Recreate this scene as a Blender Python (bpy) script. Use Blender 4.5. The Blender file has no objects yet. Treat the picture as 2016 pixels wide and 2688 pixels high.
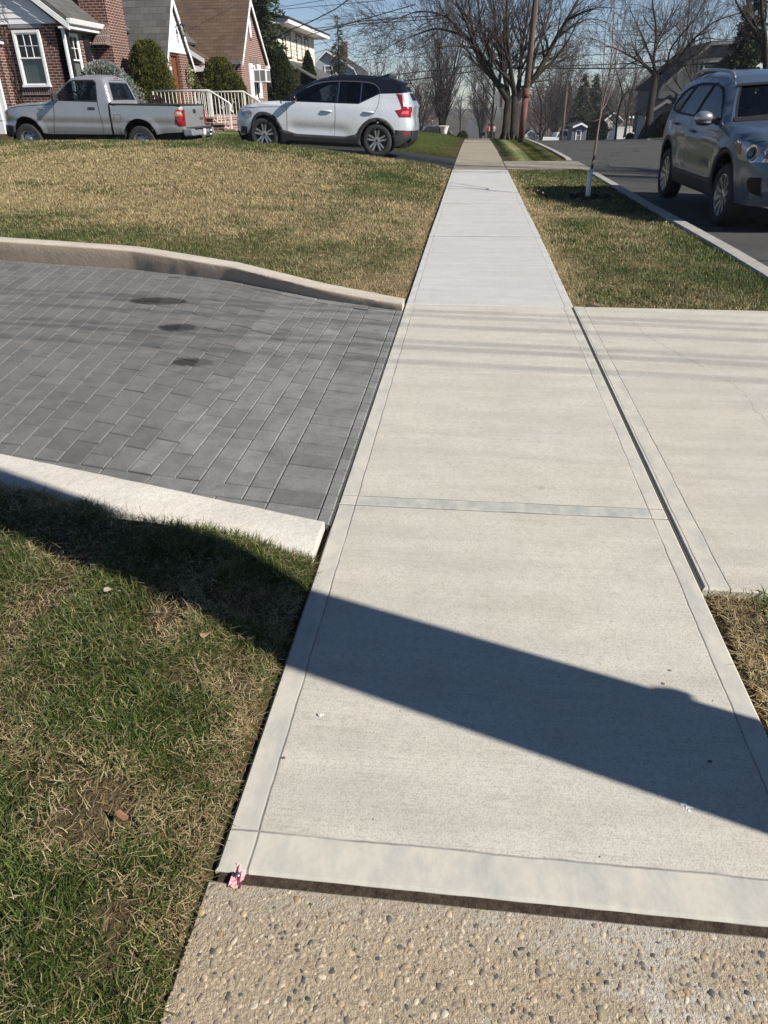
import bpy, bmesh, math, random
import numpy as np
from mathutils import Vector, Matrix, geometry
random.seed(7); RNG = np.random.default_rng(7)
SC = bpy.context.scene
COL = SC.collection
PI = math.pi

# ------------------------------------------------------------------ naming helpers
def tag(o, label=None, cat=None, group=None, kind=None):
    if label: o['label'] = label
    if cat: o['category'] = cat
    if group: o['group'] = group
    if kind: o['kind'] = kind
    return o
def thing(name, label, cat, loc=(0, 0, 0), rotz=0, group=None):
    o = bpy.data.objects.new(name, None); COL.objects.link(o)
    o.location = loc; o.rotation_euler = (0, 0, rotz); o.empty_display_size = .1
    return tag(o, label, cat, group)
def link(name, me, mat, parent=None):
    o = bpy.data.objects.new(name, me); COL.objects.link(o)
    if mat is not None:
        for m in (mat if isinstance(mat, (list, tuple)) else [mat]): me.materials.append(m)
    if parent is not None: o.parent = parent
    return o
def copy_tree(o, parent=None):
    c = o.copy(); COL.objects.link(c)
    if parent is not None: c.parent = parent
    for ch in list(o.children): copy_tree(ch, c)
    return c

class MB:
    """collects shapes; build() links them as one mesh object"""
    def __init__(s): s.v = []; s.f = []; s.t = []; s.cur = None; s.mi = []; s.m = 0
    def add(s, vs, fs):
        b = len(s.v); s.v.extend([tuple(p) for p in vs])
        for f in fs: s.f.append(tuple(b + i for i in f)); s.mi.append(s.m)
        if s.cur is not None: s.t.extend([s.cur] * len(vs))
        return s
    def box(s, x0, x1, y0, y1, z0, z1):
        return s.add([(x0,y0,z0),(x1,y0,z0),(x1,y1,z0),(x0,y1,z0),(x0,y0,z1),(x1,y0,z1),(x1,y1,z1),(x0,y1,z1)],
                     [(0,3,2,1),(4,5,6,7),(0,1,5,4),(1,2,6,5),(2,3,7,6),(3,0,4,7)])
    def hexa(s, p):          # 8 points: bottom ring 4, top ring 4 (ccw from above)
        return s.add(p, [(0,3,2,1),(4,5,6,7),(0,1,5,4),(1,2,6,5),(2,3,7,6),(3,0,4,7)])
    def prism(s, pts, vec):  # planar polygon extruded by vec
        n = len(pts); a = [Vector(p) for p in pts]; v = Vector(vec)
        nn = sum(((a[i].cross(a[(i+1) % n])) for i in range(n)), Vector())
        if nn.dot(v) > 0: a = a[::-1]
        return s.add(a + [p + v for p in a], [tuple(range(n)), tuple(range(2*n-1, n-1, -1))] + [((i+1) % n, i, n+i, n+(i+1) % n) for i in range(n)])
    def tube(s, path, r, n=8, cap=True):
        P = [Vector(p) for p in path]; R = r if isinstance(r, (list, tuple)) else [r] * len(P)
        vs = []; up = None
        for i, p in enumerate(P):
            d = (P[min(i+1, len(P)-1)] - P[max(i-1, 0)])
            if d.length < 1e-9: d = Vector((0, 0, 1))
            d.normalize()
            if up is None: up = d.orthogonal().normalized()
            up = (up - d * up.dot(d));
            up = up.normalized() if up.length > 1e-6 else d.orthogonal().normalized()
            w = d.cross(up)
            for k in range(n):
                a = 2 * PI * k / n
                vs.append(p + (up * math.cos(a) + w * math.sin(a)) * R[i])
        fs = []
        for i in range(len(P) - 1):
            for k in range(n):
                fs.append((i*n+k, i*n+(k+1) % n, (i+1)*n+(k+1) % n, (i+1)*n+k))
        if cap: fs += [tuple(range(n-1, -1, -1)), tuple((len(P)-1)*n + k for k in range(n))]
        return s.add(vs, fs)
    def lathe(s, prof, c=(0, 0, 0), n=24, axis='z'):
        vs = []; 
        for (r, h) in prof:
            for k in range(n):
                a = 2 * PI * k / n
                p = (r*math.cos(a), r*math.sin(a), h)
                if axis == 'y': p = (p[0], h, p[1])
                if axis == 'x': p = (h, p[0], p[1])
                vs.append((c[0]+p[0], c[1]+p[1], c[2]+p[2]))
        fs = []
        for i in range(len(prof) - 1):
            for k in range(n):
                q = (i*n+k, i*n+(k+1) % n, (i+1)*n+(k+1) % n, (i+1)*n+k)
                fs.append(q[::-1] if axis == 'y' else q)
        return s.add(vs, fs)
    def blob(s, c, rx, ry, rz, jit=.15, n=(6, 8), rnd=random):
        vs = []; fs = []
        for i in range(n[0] + 1):
            th = PI * i / n[0]
            for k in range(n[1]):
                ph = 2*PI*k/n[1]; j = 1 + rnd.uniform(-jit, jit)
                vs.append((c[0]+rx*j*math.sin(th)*math.cos(ph), c[1]+ry*j*math.sin(th)*math.sin(ph), c[2]+rz*j*math.cos(th)))
        for i in range(n[0]):
            for k in range(n[1]):
                fs.append((i*n[1]+k, (i+1)*n[1]+k, (i+1)*n[1]+(k+1) % n[1], i*n[1]+(k+1) % n[1]))
        return s.add(vs, fs)
    def build(s, name, mat, parent=None, smooth=False, world=False, bevel=0, auto=None):
        me = bpy.data.meshes.new(name)
        off = Vector((0, 0, 0))
        if world and parent is not None:
            p = parent
            while p is not None: off += p.location; p = p.parent
        me.from_pydata([tuple(Vector(p) - off) for p in s.v], [], s.f)
        if s.t:
            ca = me.color_attributes.new('tint', 'FLOAT_COLOR', 'POINT')
            ca.data.foreach_set('color', np.array([(*c, 1.) for c in s.t], np.float32).ravel())
        if len(set(s.mi)) > 1: me.polygons.foreach_set('material_index', s.mi)
        me.validate()
        if smooth: me.polygons.foreach_set('use_smooth', [True] * len(me.polygons))
        o = link(name, me, mat, parent)
        if bevel:
            b = o.modifiers.new('bevel', 'BEVEL'); b.width = bevel; b.segments = 2; b.limit_method = 'ANGLE'; b.angle_limit = math.radians(40)
        if auto:
            try:
                me.polygons.foreach_set('use_smooth', [True] * len(me.polygons)); me.set_sharp_from_angle(angle=math.radians(auto))
            except Exception: pass
        return o
def np_mesh(name, V, F, mat, tint=None, parent=None, smooth=False):
    """fast mesh: V (n,3) array, F (m,k) int array with constant k"""
    me = bpy.data.meshes.new(name); V = np.asarray(V, np.float32); F = np.asarray(F, np.int32); k = F.shape[1]
    me.vertices.add(len(V)); me.vertices.foreach_set('co', V.ravel())
    me.loops.add(F.size); me.loops.foreach_set('vertex_index', F.ravel())
    me.polygons.add(len(F)); me.polygons.foreach_set('loop_start', np.arange(0, F.size, k, dtype=np.int32))
    if smooth: me.polygons.foreach_set('use_smooth', np.ones(len(F), bool))
    me.update(calc_edges=True)
    if tint is not None:
        ca = me.color_attributes.new('tint', 'FLOAT_COLOR', 'POINT')
        c = np.ones((len(V), 4), np.float32); c[:, :3] = tint; ca.data.foreach_set('color', c.ravel())
    return link(name, me, mat, parent)

# value noise
_NG = np.random.default_rng(3).random((256, 256)).astype(np.float32)
def vnoise(x, y, s=1., seed=0):
    x = np.asarray(x, float) * s + seed * 17.3; y = np.asarray(y, float) * s + seed * 9.1
    xi = np.floor(x).astype(int); yi = np.floor(y).astype(int); fx = x - xi; fy = y - yi
    fx = fx*fx*(3-2*fx); fy = fy*fy*(3-2*fy)
    g = lambda a, b: _NG[a % 256, b % 256]
    return (g(xi, yi)*(1-fx)+g(xi+1, yi)*fx)*(1-fy)+(g(xi, yi+1)*(1-fx)+g(xi+1, yi+1)*fx)*fy
def fbm(x, y, s=1., seed=0, o=3):
    r = 0; a = .5; t = 0
    for i in range(o): r = r + a*vnoise(x, y, s*2**i, seed+i); t += a; a *= .5
    return r / t

# ------------------------------------------------------------------ materials
MATS = {}
class NT:
    def __init__(s, name):
        s.mat = bpy.data.materials.new(name); s.mat.use_nodes = True; s.nt = s.mat.node_tree
        s.b = s.nt.nodes['Principled BSDF']; s.out = s.nt.nodes['Material Output']; s.tc = None
    def n(s, t, **kw):
        x = s.nt.nodes.new(t)
        for k, v in kw.items(): setattr(x, k, v)
        return x
    def l(s, a, b): s.nt.links.new(a, b)
    def co(s, which='Object', scale=None, loc=None, rot=None):
        if s.tc is None: s.tc = s.n('ShaderNodeTexCoord')
        o = s.tc.outputs[which]
        if which == 'World':
            pass
        if scale is None and loc is None and rot is None: return o
        m = s.n('ShaderNodeMapping'); s.l(o, m.inputs['Vector'])
        if scale is not None: m.inputs['Scale'].default_value = scale
        if loc is not None: m.inputs['Location'].default_value = loc
        if rot is not None: m.inputs['Rotation'].default_value = rot
        return m.outputs[0]
    def pos(s):
        g = s.n('ShaderNodeNewGeometry'); return g.outputs['Position']
    def noise(s, scale, detail=3, rough=.55, vec=None, col=False, dist=0):
        x = s.n('ShaderNodeTexNoise'); x.inputs['Scale'].default_value = scale; x.inputs['Detail'].default_value = detail
        x.inputs['Roughness'].default_value = rough; x.inputs['Distortion'].default_value = dist
        if vec is not None: s.l(vec, x.inputs['Vector'])
        return x.outputs['Color' if col else 'Fac']
    def voro(s, scale, vec=None, feature='F1', out='Distance', rnd=1):
        x = s.n('ShaderNodeTexVoronoi', feature=feature); x.inputs['Scale'].default_value = scale; x.inputs['Randomness'].default_value = rnd
        if vec is not None: s.l(vec, x.inputs['Vector'])
        return x.outputs[out]
    def ramp(s, fac, stops, interp='LINEAR'):
        x = s.n('ShaderNodeValToRGB'); x.color_ramp.interpolation = interp; e = x.color_ramp.elements
        while len(e) > 1: e.remove(e[-1])
        def c4(c): return (c, c, c, 1) if isinstance(c, (int, float)) else (*c, 1) if len(c) == 3 else c
        e[0].position = stops[0][0]; e[0].color = c4(stops[0][1])
        for p, c in stops[1:]:
            q = e.new(p); q.color = c4(c)
        s.l(fac, x.inputs[0]); return x.outputs[0]
    def mix(s, fac, a, b, mode='MIX'):
        x = s.n('ShaderNodeMix', data_type='RGBA', blend_type=mode)
        for i, v in ((0, fac), (6, a), (7, b)):
            if hasattr(v, 'node'): s.l(v, x.inputs[i])
            elif isinstance(v, (int, float)): x.inputs[i].default_value = v if i == 0 else (v, v, v, 1)
            else: x.inputs[i].default_value = (*v, 1)
        return x.outputs[2]
    def math(s, op, a, b=None, c=None):
        x = s.n('ShaderNodeMath', operation=op)
        for i, v in enumerate((a, b, c)):
            if v is None: continue
            if hasattr(v, 'node'): s.l(v, x.inputs[i])
            else: x.inputs[i].default_value = v
        return x.outputs[0]
    def sep(s, v):
        x = s.n('ShaderNodeSeparateXYZ'); s.l(v, x.inputs[0]); return x.outputs
    def comb(s, x, y, z):
        q = s.n('ShaderNodeCombineXYZ')
        for i, v in enumerate((x, y, z)):
            if hasattr(v, 'node'): s.l(v, q.inputs[i])
            else: q.inputs[i].default_value = v
        return q.outputs[0]
    def attr(s, name='tint', out='Color'):
        x = s.n('ShaderNodeAttribute'); x.attribute_name = name; return x.outputs[out]
    def bump(s, h, strength=.3, dist=.01, normal=None):
        x = s.n('ShaderNodeBump'); x.inputs['Strength'].default_value = strength; x.inputs['Distance'].default_value = dist
        s.l(h, x.inputs['Height'])
        if normal is not None: s.l(normal, x.inputs['Normal'])
        s.l(x.outputs[0], s.b.inputs['Normal']); return x.outputs[0]
    def set(s, base=None, rough=None, metal=None, spec=None, coat=None, **kw):
        I = s.b.inputs
        if base is not None:
            if hasattr(base, 'node'): s.l(base, I['Base Color'])
            else: I['Base Color'].default_value = (*base, 1)
        for k, v in (('Roughness', rough), ('Metallic', metal), ('Specular IOR Level', spec), ('Coat Weight', coat)):
            if v is None: continue
            if hasattr(v, 'node'): s.l(v, I[k])
            else: I[k].default_value = v
        return s.mat
def simple(name, base, rough=.5, metal=0, spec=.5, coat=0, var=.12, vs=6., bump=0, bs=60):
    """plain coloured material with a little unevenness"""
    if name in MATS: return MATS[name]
    m = NT(name); c = m.co('Object')
    n = m.noise(vs, 4, .6, c)
    d = tuple(x*(1-var) for x in base); u = tuple(min(1, x*(1+var)) for x in base)
    m.set(m.ramp(n, [(.3, d), (.7, u)]), rough, metal, spec, coat)
    if bump: m.bump(m.noise(bs, 3, .6, c), bump, .01)
    MATS[name] = m.mat; return m.mat
def paint(name, base, metal=.0, rough=.28, flake=0):
    if name in MATS: return MATS[name]
    m = NT(name); c = m.co('Object')
    n = m.noise(2.2, 3, .6, c); dirt = m.noise(14, 5, .65, c)
    z = m.sep(c)[2]
    low = m.math('MULTIPLY', m.ramp(z, [(.15, 1), (.75, 0)]), m.ramp(dirt, [(.35, 0), (.75, .55)]))
    col = m.ramp(n, [(.3, tuple(x*.95 for x in base)), (.7, base)])
    col = m.mix(low, col, (.16, .14, .11))
    m.set(col, m.ramp(dirt, [(.3, rough*.85), (.8, rough*1.35)]), metal, .5, .6)
    m.b.inputs['Coat Roughness'].default_value = .10
    MATS[name] = m.mat; return m.mat
def glass(name, tint, tr=.5, rough=.02):
    """thin window glass: mirror reflection over a tinted see-through"""
    if name in MATS: return MATS[name]
    m = NT(name); gg = m.n('ShaderNodeNewGeometry'); dt = m.n('ShaderNodeVectorMath', operation='DOT_PRODUCT'); m.l(gg.outputs['Normal'], dt.inputs[0]); m.l(gg.outputs['Incoming'], dt.inputs[1])
    fr_ = m.math('POWER', m.math('SUBTRACT', 1., m.math('ABSOLUTE', dt.outputs['Value'])), 5.)
    t = m.n('ShaderNodeBsdfTransparent'); t.inputs[0].default_value = (*tint, 1)
    g = m.n('ShaderNodeBsdfGlossy'); g.inputs['Roughness'].default_value = rough
    mx = m.n('ShaderNodeMixShader'); f2 = m.math('ADD', m.math('MULTIPLY', fr_, .9), .055)
    m.l(f2, mx.inputs[0]); m.l(t.outputs[0], mx.inputs[1]); m.l(g.outputs[0], mx.inputs[2]); m.l(mx.outputs[0], m.out.inputs[0])
    MATS[name] = m.mat; return m.mat

# ------------------------------------------------------------------ camera, sun, sky
F_PX, PITCH, YAW, ROLL, CAMH = 1864., math.atan((1344-262)/1864.), math.radians(6.7), -.012, 1.34
f0 = Vector((-math.sin(YAW), math.cos(YAW), 0)); r0 = Vector((math.cos(YAW), math.sin(YAW), 0)); u0 = Vector((0, 0, 1))
fw = f0*math.cos(PITCH) - u0*math.sin(PITCH); uu = u0*math.cos(PITCH) + f0*math.sin(PITCH)
cr, sr = math.cos(ROLL), math.sin(ROLL); rr = r0*cr + uu*sr; uu = uu*cr - r0*sr
cam = bpy.data.cameras.new('camera'); co = bpy.data.objects.new('camera', cam); COL.objects.link(co); SC.camera = co
co.matrix_world = Matrix(((rr.x, uu.x, -fw.x, 0), (rr.y, uu.y, -fw.y, 0), (rr.z, uu.z, -fw.z, CAMH), (0, 0, 0, 1)))
cam.sensor_fit = 'VERTICAL'; cam.sensor_height = 36; cam.lens = F_PX/2688*36; cam.clip_start = .05; cam.clip_end = 6000
CAM = Vector((0, 0, CAMH))
def at_t(u, v, t):   # a point at optical depth t seen at a place in the photo (used to measure heights and distances)
    return CAM + (fw + rr*((u-1008)/F_PX) - uu*((v-1344)/F_PX))*t
def in_view(P, mu=1.25):
    d = P - np.array([0, 0, CAMH]); z = d @ np.array(fw); x = d @ np.array(rr); y = d @ np.array(uu)
    z = np.maximum(z, .05)
    return (z > .1) & (np.abs(x/z) < 1008/F_PX*mu) & (np.abs(y/z) < 1344/F_PX*mu*.93)

SUN_D = Vector((.943, -.333, math.tan(math.radians(34)))).normalized()   # towards the sun
sl = bpy.data.lights.new('sun', 'SUN'); sl.energy = 5.0; sl.angle = math.radians(.53); sl.color = (1., .945, .86)
so = bpy.data.objects.new('sun', sl); COL.objects.link(so); so.rotation_euler = SUN_D.to_track_quat('Z', 'Y').to_euler(); so.location = (0, 0, 60)
W = bpy.data.worlds.new('World'); SC.world = W; W.use_nodes = True
nt = W.node_tree; bg = nt.nodes['Background']; sky = nt.nodes.new('ShaderNodeTexSky'); sky.sky_type = 'NISHITA'
sky.sun_disc = False; sky.sun_elevation = math.asin(SUN_D.z); sky.sun_rotation = math.atan2(SUN_D.x, SUN_D.y)
sky.air_density = .75; sky.dust_density = .0; sky.ozone_density = 1.6; sky.altitude = 50
tn = nt.nodes.new('ShaderNodeMix'); tn.data_type = 'RGBA'; tn.blend_type = 'MULTIPLY'; tn.inputs[0].default_value = 1; tn.inputs[7].default_value = (.97, 1.0, 1.08, 1)
nt.links.new(sky.outputs[0], tn.inputs[6]); nt.links.new(tn.outputs[2], bg.inputs[0]); bg.inputs[1].default_value = .052
vs_ = SC.view_settings; vs_.view_transform = 'Standard'; vs_.look = 'None'; vs_.gamma = 1; vs_.exposure = .72
SC.render.film_transparent = False
try: SC.cycles.use_denoising = True
except Exception: pass
SC.cycles.max_bounces = 6; SC.cycles.transparent_max_bounces = 12; SC.cycles.diffuse_bounces = 3; SC.cycles.glossy_bounces = 3

# ------------------------------------------------------------------ terrain
def ip(x, pts): return np.interp(x, [p[0] for p in pts], [p[1] for p in pts])
PROF = [(-30, 0), (8, 0), (12, -.04), (18, -.07), (26, -.14), (33, -.25), (41, -.42), (45, -.60), (60, -1.35), (80, -2.4), (103, -3.4), (150, -6), (200, -8.0), (230, -8.9), (300, -9.5), (400, -8.4), (520, -8.5), (900, -11), (2200, -20)]
def prof(Y): return ip(Y, PROF)
CD = [(0, 0), (.4, .11), (.8, .18), (2.6, .39), (4.1, .56), (5.3, .63), (8, .66), (15, .68), (40, .70)]
def sstep(x, a, b):
    t = np.clip((np.asarray(x, float)-a)/(b-a), 0, 1); return t*t*(3-2*t)
def wall_y(X):    # far edge of the paver driveway (base of the concrete edging)
    return ip(X, [(-9, 7.78), (-4.48, 6.65), (-3.0, 6.38), (-1.99, 6.03), (-1.09, 5.48), (-.45, 5.2)])
def curb_y(X):    # near edge of the pavers
    return ip(X, [(-9, 3.3), (-1.81, 2.37), (-1.23, 2.27), (-.47, 2.18)])
def drive2_z(d): return ip(d, [(0, 0), (1.83, .235), (4.6, .38), (6, .36), (7.8, .305), (10.8, .37), (40, .4)])
def left_z(X, Y):
    X = np.asarray(X, float); Y = np.asarray(Y, float); d = np.maximum(-.45 - X, 0)
    near = ip(d, [(0, .016), (.04, .03), (.27, .115), (.7, .15), (1.1, .19), (3, .3), (10, .4)])
    s = ip(Y, [(5, .33), (7, .36), (18, 1.), (40, 1), (60, .6), (120, .2)])
    far = s*ip(d, CD)
    dr = .012*d
    w1 = sstep(Y, curb_y(X)-.28, curb_y(X)-.2); w2 = sstep(Y, wall_y(X)+.2, wall_y(X)+.3)
    z = near*(1-w1) + dr*(w1-w2*w1) + far*w2
    # second driveway cut into the lawn
    k = sstep(Y, 18.25, 18.5)*(1-sstep(Y, 22.1, 22.6))
    z = z*(1-k) + (drive2_z(d)-.03)*k
    return z
def ground_z(X, Y):
    X = np.asarray(X, float); Y = np.asarray(Y, float)
    z = prof(Y) + np.where(X < -.45, left_z(X, Y), 0)
    z = z - .12*sstep(X, 2.66, 2.69)*(1 - sstep(X, 11.2, 11.5))     # the road bed
    z = z + np.where(X > 11.3, .03*np.minimum(X-11.3, 30)*sstep(Y, -10, 20)*(1-sstep(Y, 120, 200)), 0)
    return z
# ------------------------------------------------------------------ ground sheets
def grass_floor(name, near=True):
    m = NT(name); p = m.pos()
    big = m.noise(.55, 3, .6, p); mid = m.noise(5, 4, .65, p); fine = m.noise(90, 3, .7, p)
    c = m.mix(m.ramp(big, [(.38, 0), (.62, 1)]), (.05, .047, .022), (.12, .088, .048))
    c = m.mix(m.ramp(mid, [(.35, 0), (.7, .6)]), c, (.10, .068, .038))
    c = m.mix(m.ramp(fine, [(.3, .75), (.65, 0)]), c, (.03, .022, .012))
    m.set(c, .95, 0, .1); m.bump(fine, .8, .02); return m.mat
MAT_SOIL = grass_floor('lawn_soil')
m = NT('far_ground'); p = m.pos()
c = m.mix(m.ramp(m.noise(.035, 4, .6, p), [(.4, 0), (.6, 1)]), (.05, .045, .03), (.085, .068, .05)); c = m.mix(m.ramp(m.noise(.4, 4, .7, p), [(.35, .5), (.6, 0)]), c, (.045, .04, .025))
MAT_FAR = m.set(c, .95, 0, .1)

def axis(pts):
    out = []
    for a, b, st in pts: out += list(np.arange(a, b - 1e-6, st))
    out.append(pts[-1][1]); return np.array(out)
def sheet(name, xs, ys, zf, mat, smooth=True):
    Xg, Yg = np.meshgrid(xs, ys); Z = zf(Xg, Yg); nx, ny = len(xs), len(ys)
    V = np.stack([Xg.ravel(), Yg.ravel(), np.broadcast_to(Z, Xg.shape).ravel()], 1)
    i = np.arange(nx-1); j = np.arange(ny-1); I, J = np.meshgrid(i, j); a = (J*nx+I).ravel()
    Fq = np.stack([a, a+1, a+nx+1, a+nx], 1)
    return np_mesh(name, V, Fq, mat, smooth=smooth)
xs = axis([(-500, -60, 40), (-60, -16, 4), (-16, -3, .5), (-3, -.6, .1), (-.6, -.44, .02), (-.44, 2.6, .4), (2.6, 2.74, .03), (2.74, 11, 1), (11, 11.6, .1), (11.6, 30, 2), (30, 500, 47)])
ys = axis([(-25, -3, 2), (-3, 1.6, .15), (1.6, 7.4, .06), (7.4, 18, .4), (18, 18.7, .05), (18.7, 22, .3), (22, 22.8, .1), (22.8, 50, 1), (50, 130, 4), (130, 560, 12), (560, 1100, 45)])
def gz_hills(X, Y):
    z = ground_z(X, Y) - .03
    h = sstep(Y, 700, 1500)*12*fbm(X, Y, .004, 5)
    return z + h
gr = sheet('ground', xs, ys, gz_hills, [MAT_SOIL, MAT_FAR]); tag(gr, kind='structure')
cy = np.array([p.center[1] for p in gr.data.polygons]); gr.data.polygons.foreach_set('material_index', (cy > 60).astype(np.int32)); gr.data.update()

# ------------------------------------------------------------------ concrete
def concrete(name, ca, cb, dark, broom=1., pits=1., band=None, stain=0):
    m = NT(name); p = m.pos(); X, Y, Z = m.sep(p)
    n1 = m.noise(.9, 4, .6, p); n2 = m.noise(6, 5, .65, p); n3 = m.noise(240, 2, .6, p); n4 = m.noise(38, 4, .7, p)
    c = m.mix(m.ramp(n1, [(.35, 0), (.65, 1)]), ca, cb)
    hp = m.noise(2.6, 4, .6, m.co('Object', loc=(7, 3, 0))); hg = m.noise(1.7, 4, .65, m.co('Object', loc=(1, 9, 0)))
    c = m.mix(m.ramp(hp, [(.48, 0), (.72, .55)]), c, (ca[0]*.96, ca[1]*.91, ca[2]*.88)); c = m.mix(m.ramp(hg, [(.50, 0), (.72, .5)]), c, (ca[0]*.88, ca[1]*.91, ca[2]*.86))
    streak = m.noise(3.2, 4, .6, m.comb(m.math('MULTIPLY', X, .35), m.math('MULTIPLY', Y, 2.6), 0))
    c = m.mix(m.ramp(streak, [(.38, .42), (.58, 0)]), c, dark)
    c = m.mix(m.ramp(n2, [(.3, .35), (.55, 0)]), c, dark)
    c = m.mix(m.ramp(n4, [(.28, .35), (.5, 0)]), c, tuple(x*.8 for x in dark))
    c = m.mix(m.ramp(n3, [(.25, .55), (.55, 0)]), c, tuple(x*.55 for x in dark))
    bl = m.noise(1., 3, .7, m.comb(m.math('MULTIPLY', X, 5.), m.math('MULTIPLY', Y, 190.), 0))
    c = m.mix(m.ramp(bl, [(.3, .26*broom), (.5, 0)]), c, tuple(x*.6 for x in dark))
    # small open pits and blotches
    v = m.voro(34, p); cell = m.voro(34, p, out='Color'); cs = m.sep(cell)[0]
    pit = m.math('MULTIPLY', m.ramp(v, [(.05, 1), (.10, 0)]), m.math('GREATER_THAN', cs, .93))
    c = m.mix(m.math('MULTIPLY', pit, .8*pits), c, (.05, .045, .04))
    v2 = m.voro(2.3, p, 'F1'); cs2 = m.sep(m.voro(2.3, p, out='Color'))[1]
    bt = m.math('MULTIPLY', m.ramp(m.math('ADD', v2, m.math('MULTIPLY', n4, .05)), [(.05, 1), (.085, 0)]), m.math('GREATER_THAN', cs2, .62))
    c = m.mix(m.math('MULTIPLY', bt, .4*pits), c, (.26, .17, .11))
    h = m.math('ADD', m.math('MULTIPLY', bl, .6*broom), m.math('MULTIPLY', n3, .5)); h = m.math('SUBTRACT', h, m.math('MULTIPLY', pit, 2.))
    if band:
        # smooth trowelled margin along the slab edges (bands = list of (axis, a, b))
        msk = None
        for ax, a, b in band:
            s_ = m.math('ADD', (X, Y)[ax], m.math('MULTIPLY', m.math('SUBTRACT', n2, .5), .012))
            q = m.math('MULTIPLY', m.math('GREATER_THAN', s_, a), m.math('LESS_THAN', s_, b))
            msk = q if msk is None else m.math('MAXIMUM', msk, q)
        tr = m.noise(2.4, 4, .7, m.comb(m.math('MULTIPLY', X, 6), m.math('MULTIPLY', Y, 3), 0))
        tc = m.mix(m.ramp(tr, [(.32, 1), (.6, 0)]), tuple(x*.93 for x in ca), tuple(a*.45+b*.55 for a, b in zip(dark, (.335, .36, .335))))
        tc = m.mix(m.ramp(n4, [(.3, .25), (.5, 0)]), tc, dark)
        c = m.mix(m.math('MULTIPLY', msk, .92), c, tc)
        for ax, a, b in band:
            if ax == 1 and a > 2:
                q = m.math('MULTIPLY', m.math('GREATER_THAN', Y, a), m.math('LESS_THAN', Y, b)); c = m.mix(m.math('MULTIPLY', q, m.math('MULTIPLY', m.ramp(tr, [(.3, .7), (.7, .2)]), m.math('MULTIPLY', m.math('GREATER_THAN', X, -.385), m.math('LESS_THAN', X, .715)))), c, (.27, .285, .275))
        h = m.math('MULTIPLY', h, m.math('SUBTRACT', 1., m.math('MULTIPLY', msk, .75)))
        ln = None
        for ax, a, b in band:
            for e_ in (a, b):
                s_ = m.math('ADD', (X, Y)[ax], m.math('MULTIPLY', m.math('SUBTRACT', n2, .5), .012))
                q = m.ramp(m.math('ABSOLUTE', m.math('SUBTRACT', s_, e_)), [(.0012, 1), (.0035, 0)]); ln = q if ln is None else m.math('MAXIMUM', ln, q)
        ln = m.math('MULTIPLY', ln, m.ramp(m.noise(2.2, 4, .7, p), [(.3, .15), (.55, .85)]))
        c = m.mix(ln, c, (.13, .125, .115)); h = m.math('SUBTRACT', h, m.math('MULTIPLY', ln, 2.))
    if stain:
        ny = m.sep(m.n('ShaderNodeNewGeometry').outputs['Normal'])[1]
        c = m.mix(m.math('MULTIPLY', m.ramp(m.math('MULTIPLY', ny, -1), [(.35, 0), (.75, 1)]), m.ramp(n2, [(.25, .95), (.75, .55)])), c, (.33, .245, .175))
    m.set(c, .9, 0, .25)
    if not broom: h = m.math('ADD', h, m.math('ADD', m.math('MULTIPLY', n4, 3.), m.math('MULTIPLY', n2, 4.)))
    m.bump(h, .35, .004); return m.mat
BAND_NEAR = [(0, -.46, -.385), (0, .715, .80), (1, .80, .925), (1, 2.338, 2.405)]
MAT_CONC = concrete('sidewalk_concrete', (.535, .505, .435), (.505, .492, .435), (.375, .35, .305), 1., 1., BAND_NEAR)
MAT_CONC2 = concrete('pale_sidewalk_concrete', (.52, .515, .495), (.485, .48, .465), (.39, .385, .37), .7, .5, [(0, -.46, -.395), (0, .725, .80)])
MAT_CONC_OLD = concrete('weathered_sidewalk_concrete', (.36, .315, .245), (.31, .275, .225), (.19, .17, .14), .3, .6)
MAT_APRON = concrete('apron_concrete', (.525, .495, .425), (.485, .468, .415), (.36, .335, .29), .6, .8, [(0, .80, .865)])
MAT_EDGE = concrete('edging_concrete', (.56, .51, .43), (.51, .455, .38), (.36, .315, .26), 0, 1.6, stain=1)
MAT_EDGE2 = concrete('white_edging_concrete', (.62, .59, .53), (.57, .54, .485), (.42, .395, .355), 0, 1.6)
MAT_CURB = concrete('curb_concrete', (.44, .42, .385), (.37, .355, .33), (.20, .19, .175), 0, 2.)
# fine crack lines
def slab(mb, x0, x1, y0, y1, zf, thick=.12, ch=.006, ny=1, jit=0):
    """a slab with chamfered top edges, following zf(x, y)"""
    ys_ = [y0, y0+ch] + [y0 + (y1-y0)*k/ny for k in range(1, ny)] + [y1-ch, y1]
    xs_ = [x0, x0+ch, x1-ch, x1] if x1 < 3 else [x0, x0+ch, 2.5, x1]
    vs = []
    for j, y in enumerate(ys_):
        for i, x in enumerate(xs_):
            e = (i in (0, 3)) or (j in (0, len(ys_)-1))
            vs.append((x, y, float(zf(x, y)) - (ch if e else 0)))
    fs = []; W_ = 4
    for j in range(len(ys_)-1):
        for i in range(3): fs.append((j*W_+i, j*W_+i+1, (j+1)*W_+i+1, (j+1)*W_+i))
    rim = [j*W_ for j in range(len(ys_))][::-1] + [0*W_+i for i in range(1, 4)] + [j*W_+3 for j in range(1, len(ys_))] + [(len(ys_)-1)*W_+i for i in (2, 1)]
    n0 = len(vs)
    for r_ in rim: vs.append((vs[r_][0], vs[r_][1], vs[r_][2]-thick))
    k = len(rim)
    for a in range(k): fs.append((rim[a], n0+a, n0+(a+1) % k, rim[(a+1) % k]))
    mb.add(vs, fs)
zs = lambda x, y: prof(y)
a = MB(); jn = [.832, 2.34, 3.9, 5.418]
for y0, y1 in zip(jn[:-1], jn[1:]): slab(a, -.45, .775, y0, y1-.006, lambda x, y: prof(y)+.002, ny=4)
tag(a.build('sidewalk', MAT_CONC), kind='structure')
a = MB(); y = 5.424; k = 0
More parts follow.
